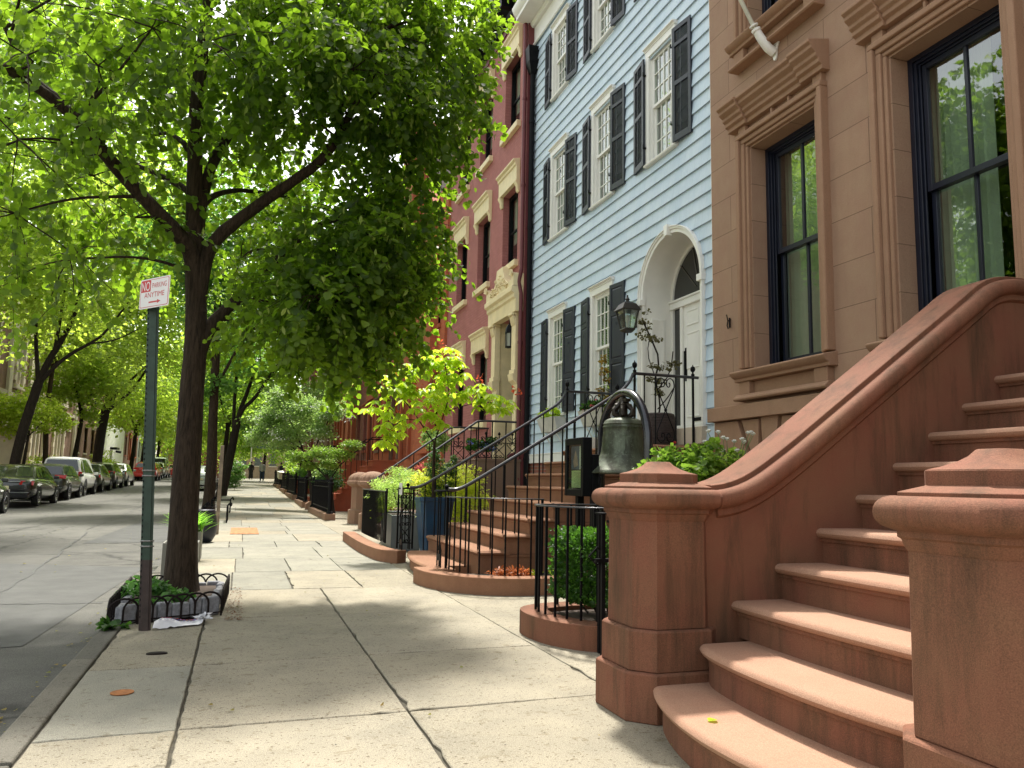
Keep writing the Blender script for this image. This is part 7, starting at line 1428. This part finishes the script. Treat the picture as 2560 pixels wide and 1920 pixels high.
sl_ = MB(); sl_.tube([(1.98, 3.08, .19), (2.0, 3.05, .19)], .002, 4); tag(npmesh('green_leaf', leaves(np.array([[1.88, 2.93, .192]]), np.array([[1., .3, 0]]), np.array([[0, 0, 1.]]), np.array([.05]), LEAF6), 6, M_LIME, quads=Q6), 'single green leaf lying on the bottom step of the brownstone stoop', 'leaf')
# =============== CARS ===============
M_TYRE = mat('tyre_rubber', (.012, .012, .012), .8); M_RIM = mat('alloy_rim', (.5, .5, .52), .3, .9, .1, 4); M_TAIL = mat('red_tail_lamp', (.45, .012, .012), .15, 0, .1, 5, 0, 1, .7); M_CGL = mat('tinted_car_glass', (.02, .024, .024), .05, 0, .1, 3, 0, 1, .9); M_PLAT = mat('number_plate', (.65, .6, .35), .5); M_CHR = mat('chrome', (.7, .7, .7), .15, 1, .05, 3); M_CLR = mat('clear_lamp', (.6, .6, .58), .1, 0, .05, 4)
def paint(name, c, metal=.3): return mat(name, c, .28, metal, .06, 2, 0, 1, .6, .8)
def car(name, label, x, y, rz, pm, kind='sedan', L=4.7, W=1.8, H=1.45, lower=None):
    """local frame: +y is the front of the car; origin on the road below its centre"""
    t_ = thing(name, label, 'car', (x, y, G(y) - .075), 'cars parked on the street'); t_.rotation_euler = (0, 0, rz)
    def bld(nm, mb, m, par=None, **k):
        me_parent = par or t_; o = build(nm, mb, m, None, **k); o.parent = me_parent; return o
    h = L / 2; bw = W / 2
    # stations: y, lower z, waist z, half width at waist
    st_ = [(-h, .42, .78, .80), (-h + .04, .30, .92, .93), (-h + .3, .26, .99, .985), (-h + .9, .22, 1.0, 1), (0, .2, .95, 1), (h - 1.3, .2, .92, 1), (h - .55, .24, .80, .97), (h - .12, .28, .68, .88), (h, .38, .58, .76)]
    if kind in ('suv', 'wagon'): st_ = [(-h, .45, .85, .9), (-h + .03, .32, 1.02, .96), (-h + .3, .28, 1.06, 1), (-h + .9, .26, 1.05, 1), (0, .26, 1.02, 1), (h - 1.2, .26, 1.0, 1), (h - .45, .28, .92, .97), (h - .1, .32, .78, .88), (h, .42, .64, .78)]
    k_ = H / 1.45; rings = []
    for yy, zl, zw, w_ in st_:
        zw *= (H / 1.45 if kind == 'sedan' else 1); w_ *= bw
        rings.append([(-w_ * .90, yy, zl), (-w_, yy, zl + .16), (-w_ * 1.0, yy, (zl + zw) / 2 + .05), (-w_ * .965, yy, zw - .06), (-w_ * .90, yy, zw), (0, yy, zw + .045), (w_ * .90, yy, zw), (w_ * .965, yy, zw - .06), (w_ * 1.0, yy, (zl + zw) / 2 + .05), (w_, yy, zl + .16), (w_ * .90, yy, zl)])
    mb = MB(); mb.rings(rings); body = bld('body', mb, pm, smooth=50)
    sm = body.modifiers.new('sub', 'SUBSURF'); sm.levels = sm.render_levels = 1
    if kind == 'sedan': gh = [(-h + .55, 1.00), (-h + 1.15, H - .06), (-h + 1.8, H), (.25, H - .01), (h - 1.75, H - .10), (h - 1.05, .93)]
    elif kind == 'hatch': gh = [(-h + .12, 1.0), (-h + .35, H - .1), (-h + .9, H), (.1, H), (h - 1.75, H - .1), (h - 1.0, .93)]
    else: gh = [(-h + .08, 1.06), (-h + .22, H - .08), (-h + .5, H), (.3, H), (h - 1.7, H - .06), (h - 1.15, 1.03)]
    rings = []
    for yy, zr in gh:
        base_z = min(zr, np.interp(yy, [s[0] for s in st_], [s[2] for s in st_])); tt = (zr - base_z) / (H - base_z + 1e-6); wt_ = bw * (.90 - .17 * tt)
        rings.append([(-bw * .90, yy, base_z - .02), (-wt_, yy, zr - .05 * tt), (-wt_ * .85, yy, zr), (0, yy, zr + .02), (wt_ * .85, yy, zr), (wt_, yy, zr - .05 * tt), (bw * .90, yy, base_z - .02)])
    mb = MB(); mb.rings(rings); bld('cabin', mb, pm, smooth=40)
    # glazing, slightly proud of the cabin
    mb = MB(); zb = 1.02 if kind != 'suv' else 1.08
    for s in (-1, 1):
        def side(yy, f):
            zr = np.interp(yy, [g[0] for g in gh], [g[1] for g in gh]); bz = np.interp(yy, [q[0] for q in st_], [q[2] for q in st_]); tt = (zr - bz) / (H - bz); w1 = bw * (.90 - .17 * tt * f); return (s * (w1 + .006), yy, bz + .015 + (zr - .085 - bz) * f)
        ys = [gh[0][0] + .32, gh[1][0] + .12, (gh[1][0] + .3), -.02 - .35, -.3, h - 1.75, h - 1.35]
        if kind == 'suv': ys = [gh[0][0] + .2, gh[1][0] + .6, gh[1][0] + .75, -.35, -.28, h - 1.75, h - 1.35]
        ys = sorted(ys)
        for a, b_ in ((0, 1), (2, 3), (4, 6)): mb.add([side(ys[a], .03), side(ys[b_], .03), side(ys[b_], .96 if b_ < 6 else .25), side(ys[a], .96 if a else .6)], [(0, 1, 2, 3)])
    y0, z0 = gh[0]; y1, z1 = gh[1]; w0, w1 = bw * .80, bw * .66; dy, dz = y1 - y0, z1 - z0; l = math.hypot(dy, dz); oy, oz = -dz / l * .012, dy / l * .012
    mb.add([(-w0, y0 + dy * .1 + oy, z0 + dz * .1 + oz), (w0, y0 + dy * .1 + oy, z0 + dz * .1 + oz), (w1, y0 + dy * .93 + oy, z0 + dz * .93 + oz), (-w1, y0 + dy * .93 + oy, z0 + dz * .93 + oz)], [(0, 1, 2, 3)])
    y0, z0 = gh[-1]; y1, z1 = gh[-2]; mb.add([(-w0, y0 - .05, z0 + .04), (w0, y0 - .05, z0 + .04), (w1, y1 + .03, z1 + .01), (-w1, y1 + .03, z1 + .01)], [(0, 1, 2, 3)])
    bld('window_glass', mb, M_CGL, smooth=0)
    rw = .33 if kind != 'suv' else .37
    for yy in (-h + .95, h - .95):
        for s in (-1, 1):
            c_ = (s * (bw - .09), yy, rw); mb = MB()
            def wl_(prof, n=20):
                m2 = MB(); m2.lathe(prof, n=n); m2.v = [(c_[0] + s * z, c_[1] + a, c_[2] + b_) for a, b_, z in m2.v]; return m2
            wh_ = bld('wheel', wl_([(.05, -.09), (rw * .93, -.10), (rw, -.07), (rw, .07), (rw * .94, .10), (rw * .68, .095), (rw * .66, .06), (.05, .05)]), M_TYRE, smooth=50)
            bld('rim', wl_([(rw * .67, .07), (rw * .62, .098), (rw * .5, .07), (rw * .2, .085), (.03, .095), (.001, .095)], 10), M_RIM, wh_, smooth=20)
            mb = MB(); mb.add([(s * (bw + .004) if True else 0, yy + (rw + .05) * math.cos(R(a)), rw + (rw + .05) * math.sin(R(a))) for a in range(-10, 191, 20)], [tuple(range(11))]); bld('wheel_arch', mb, M_IRON, smooth=0)
    zt = .80 if kind == 'sedan' else .92
    for s in (-1, 1):
        if kind == 'suv': mb = MB(); mb.box(s * bw * .80, s * bw * .955, -h - .01, -h + .14, .88, 1.10)
        else: mb = MB(); mb.rings([[(s * bw * .50, -h - .015 + o, zt - .03), (s * bw * .95, -h + .10 + o, zt - .05), (s * bw * .96, -h + .14 + o, zt + .09), (s * bw * .55, -h + .01 + o, zt + .10)] for o in (0, .12)])
        bld('tail_lamp', mb, M_TAIL, smooth=0)
        mb = MB(); mb.rings([[(s * bw * .55, h - .02 - o, .60), (s * bw * .86, h - .12 - o, .62), (s * bw * .88, h - .2 - o, .72), (s * bw * .55, h - .06 - o, .70)] for o in (-.02, .1)]); bld('headlamp', mb, M_CLR, smooth=0)
        mb = MB(); mb.obox((s * (bw + .07), h - 1.55, 1.02), .17, .09, .12); bld('mirror', mb, pm, bevel=.02)
        mb = MB(); mb.tube([(s * (bw + .0), -.25, .84), (s * (bw + .02), -.22, .84), (s * (bw + .02), -.10, .84), (s * (bw), -.07, .84)], .012, 5); bld('door_handle', mb, M_CHR)
    mb = MB(); mb.box(-.16, .16, -h - .03, -h - .0, .60 if kind == 'sedan' else .72, .72 if kind == 'sedan' else .84); bld('number_plate', mb, M_PLAT, smooth=0)
    mb = MB(); mb.box(-bw * .86, bw * .86, -h - .05, -h + .2, .30, .52); bld('bumper', mb, lower or pm, bevel=.04); mb = MB(); mb.box(-bw * .55, bw * .55, -h - .03, -h + .02, .86 if kind == 'sedan' else .9, .885 if kind == 'sedan' else .92); bld('trim_strip', mb, M_CHR, smooth=0)
    return t_
P_BLK = paint('black_car_paint', (.010, .010, .012)); P_GRY = paint('dark_green_grey_car_paint', (.03, .034, .03)); P_WHT = paint('white_car_paint', (.75, .75, .74), 0); P_SIL = paint('silver_car_paint', (.30, .32, .30), .6); P_RED = paint('red_car_paint', (.5, .012, .012), .1); P_DG = paint('charcoal_car_paint', (.05, .055, .05), .5)
CX = -7.65
car('parked_sedan', 'dark car cut off by the left edge, nearest of the parked row', CX + .0, 26.6, 0, P_DG)
car('parked_sedan', 'glossy black sedan with wide red tail lamps, second in the parked row', CX, 33.6, 0, P_BLK, H=1.47)
car('parked_hatchback', 'dark hatchback with a roof spoiler and pale rear lamps behind the black sedan', CX, 38.7, 0, P_GRY, 'hatch', L=4.4, H=1.46)
car('parked_suv', 'white sport utility car with grey lower sides in the parked row', CX - .05, 42.6, 0, P_WHT, 'suv', L=4.6, H=1.75, lower=mat('grey_bumper', (.06, .06, .055), .6))
car('parked_sedan', 'dark grey sedan with pink red lamps in front of the white one', CX, 47.2, 0, P_GRY, L=4.6)
car('parked_wagon', 'grey green estate car with round red lamps', CX, 52.0, 0, P_DG, 'hatch', L=4.5, H=1.5)
car('parked_sedan', 'silver sedan, last before the gap in the parked row', CX, 56.8, 0, P_SIL)
car('red_hatchback', 'bright red hatchback parked beyond the gap', CX + .3, 72, 0, P_RED, 'hatch', L=4.2, H=1.5)
car('parked_sedan', 'dark sedan just past the red one', CX, 77.2, 0, P_BLK); car('parked_sedan', 'small silver sedan far down the parked row', CX, 82.3, 0, P_SIL); car('parked_suv', 'pale green roofed van like car above the red one', CX - .2, 87.6, 0, paint('pale_green_car_paint', (.4, .48, .36)), 'suv', H=2.0)
car('parked_sedan', 'farthest red car at the end of the parked row', CX + .2, 93.2, 0, P_RED)
car('parked_sedan', 'silver sedan parked at the right kerb, seen between the trunks', -2.25, 52, 0, P_SIL)

# =============== PEOPLE ===============
def person(label, x, y, rz, top, bottom, hair, h=1.7, bag=None, stride=.16, longcoat=False):
    z = G(y); t_ = thing('person', label, 'person', (x, y, z), 'people walking away along the pavement'); t_.rotation_euler = (0, 0, rz); s = h / 1.75
    V = [(0, 0, .95), (0, 0, 1.15), (0, .01, 1.38), (0, .01, 1.50), (0, .02, 1.60), (0, .03, 1.70),
         (-.10, 0, .90), (-.11, .10, .50), (-.11, stride - .05, .09), (-.11, stride + .12, .04), (.10, 0, .90), (.11, .03, .50), (.11, -stride, .12), (.11, -stride + .14, .05),
         (-.19, 0, 1.42), (-.24, -.04, 1.14), (-.22, .06, .90), (-.22, .09, .80), (.19, 0, 1.42), (.24, .02, 1.14), (.23, -.06, .90), (.23, -.08, .80)]
    E = [(0, 1), (1, 2), (2, 3), (3, 4), (4, 5), (0, 6), (6, 7), (7, 8), (8, 9), (0, 10), (10, 11), (11, 12), (12, 13), (2, 14), (14, 15), (15, 16), (16, 17), (2, 18), (18, 19), (19, 20), (20, 21)]
    rad = [.14, .125, .14, .06, .065, .085, .09, .062, .045, .035, .09, .062, .045, .035, .055, .042, .034, .03, .055, .042, .034, .03]
    me = bpy.data.meshes.new('person'); me.from_pydata([(a * s, b_ * s, c_ * s) for a, b_, c_ in V], E, []); o = link('body', me, t_)
    md = o.modifiers.new('skin', 'SKIN'); sub = o.modifiers.new('sub', 'SUBSURF'); sub.levels = sub.render_levels = 1
    for v_, r in zip(me.skin_vertices[0].data, rad): v_.radius = (r * s, r * s * .85)
    me.skin_vertices[0].data[0].use_root = True; sk = mat('skin', (.45, .27, .19), .6); me.materials.append(sk)
    def bld(nm, mb, m): q = build(nm, mb, m, None, smooth=60); q.parent = t_; return q
    def el(prof): return [(r * s, z_ * s) for r, z_ in prof]
    mb = MB(); rings = []
    for z_, a, b_ in ((.86, .175, .13), (1.0, .165, .125), (1.15, .155, .12), (1.32, .19, .13), (1.43, .19, .115), (1.50, .10, .08)): rings.append([(a * s * math.cos(q * math.pi / 8), b_ * s * math.sin(q * math.pi / 8), z_ * s) for q in range(16)])
    mb.rings(rings)
    for sd, ptsA in ((-1, (14, 15, 16)), (1, (18, 19, 20))): mb.tube([tuple(Vector(V[i]) * s) for i in ptsA], [.075 * s, .058 * s, .045 * s], 8)
    bld('jacket', mb, top)
    mb = MB()
    for ids in ((6, 7, 8), (10, 11, 12)): mb.tube([(V[ids[0]][0] * s, V[ids[0]][1] * s, .93 * s)] + [tuple(Vector(V[i]) * s) for i in ids[1:]], [.115 * s, .08 * s, .06 * s], 10)
    bld('trousers', mb, bottom)
    mb = MB()
    for i, j in ((8, 9), (12, 13)): mb.tube([(V[i][0] * s, (V[i][1] - .04) * s, .05), (V[j][0] * s, (V[j][1] + .02) * s, .045)], .045 * s, 8)
    bld('shoes', mb, mat('dark_shoe', (.03, .025, .02), .5))
    mb = MB(); mb.lathe([(.02, 1.60), (.085, 1.63), (.10, 1.70), (.085, 1.765), (.04, 1.79), (.002, 1.795)], (0, 0), 14); mb.v = [(a * s, (b_ + .01) * s, c_ * s) for a, b_, c_ in mb.v]; bld('hair', mb, hair)
    if longcoat: mb = MB(); mb.lathe([(.24, .12), (.20, .6), (.17, 1.0), (.16, 1.2)], (0, 0), 14); mb.v = [(a * s, b_ * s * .8, c_ * s) for a, b_, c_ in mb.v]; bld('long_skirt', mb, top)
    if bag: mb = MB(); mb.box(-.14, .14, -.30, -.12, 1.0, 1.40); q = build('backpack', mb, bag, None, bevel=.05, smooth=60); q.parent = t_
    return t_
DN = mat('blue_jeans', (.03, .055, .11), .8)
person('person in a pale grey jacket and blue jeans walking away down the pavement', 1.75, 73, R(3), mat('pale_grey_jacket', (.42, .42, .42), .8), DN, mat('grey_fair_hair', (.32, .27, .2), .8), 1.74)
person('person with a dark backpack and bare forearms walking nearer the railings', 3.3, 72, R(-2), mat('tan_shirt', (.3, .22, .18), .8), DN, mat('dark_hair', (.02, .015, .012), .7), 1.66, bag=mat('dark_backpack', (.025, .025, .035), .7))
person('person in a long black coat walking left of the one in the grey jacket', .9, 80, R(4), mat('black_coat', (.012, .012, .014), .8), mat('black_coat', (.012, .012, .014), .8), mat('dark_hair', (.02, .015, .012), .7), 1.68, longcoat=True)
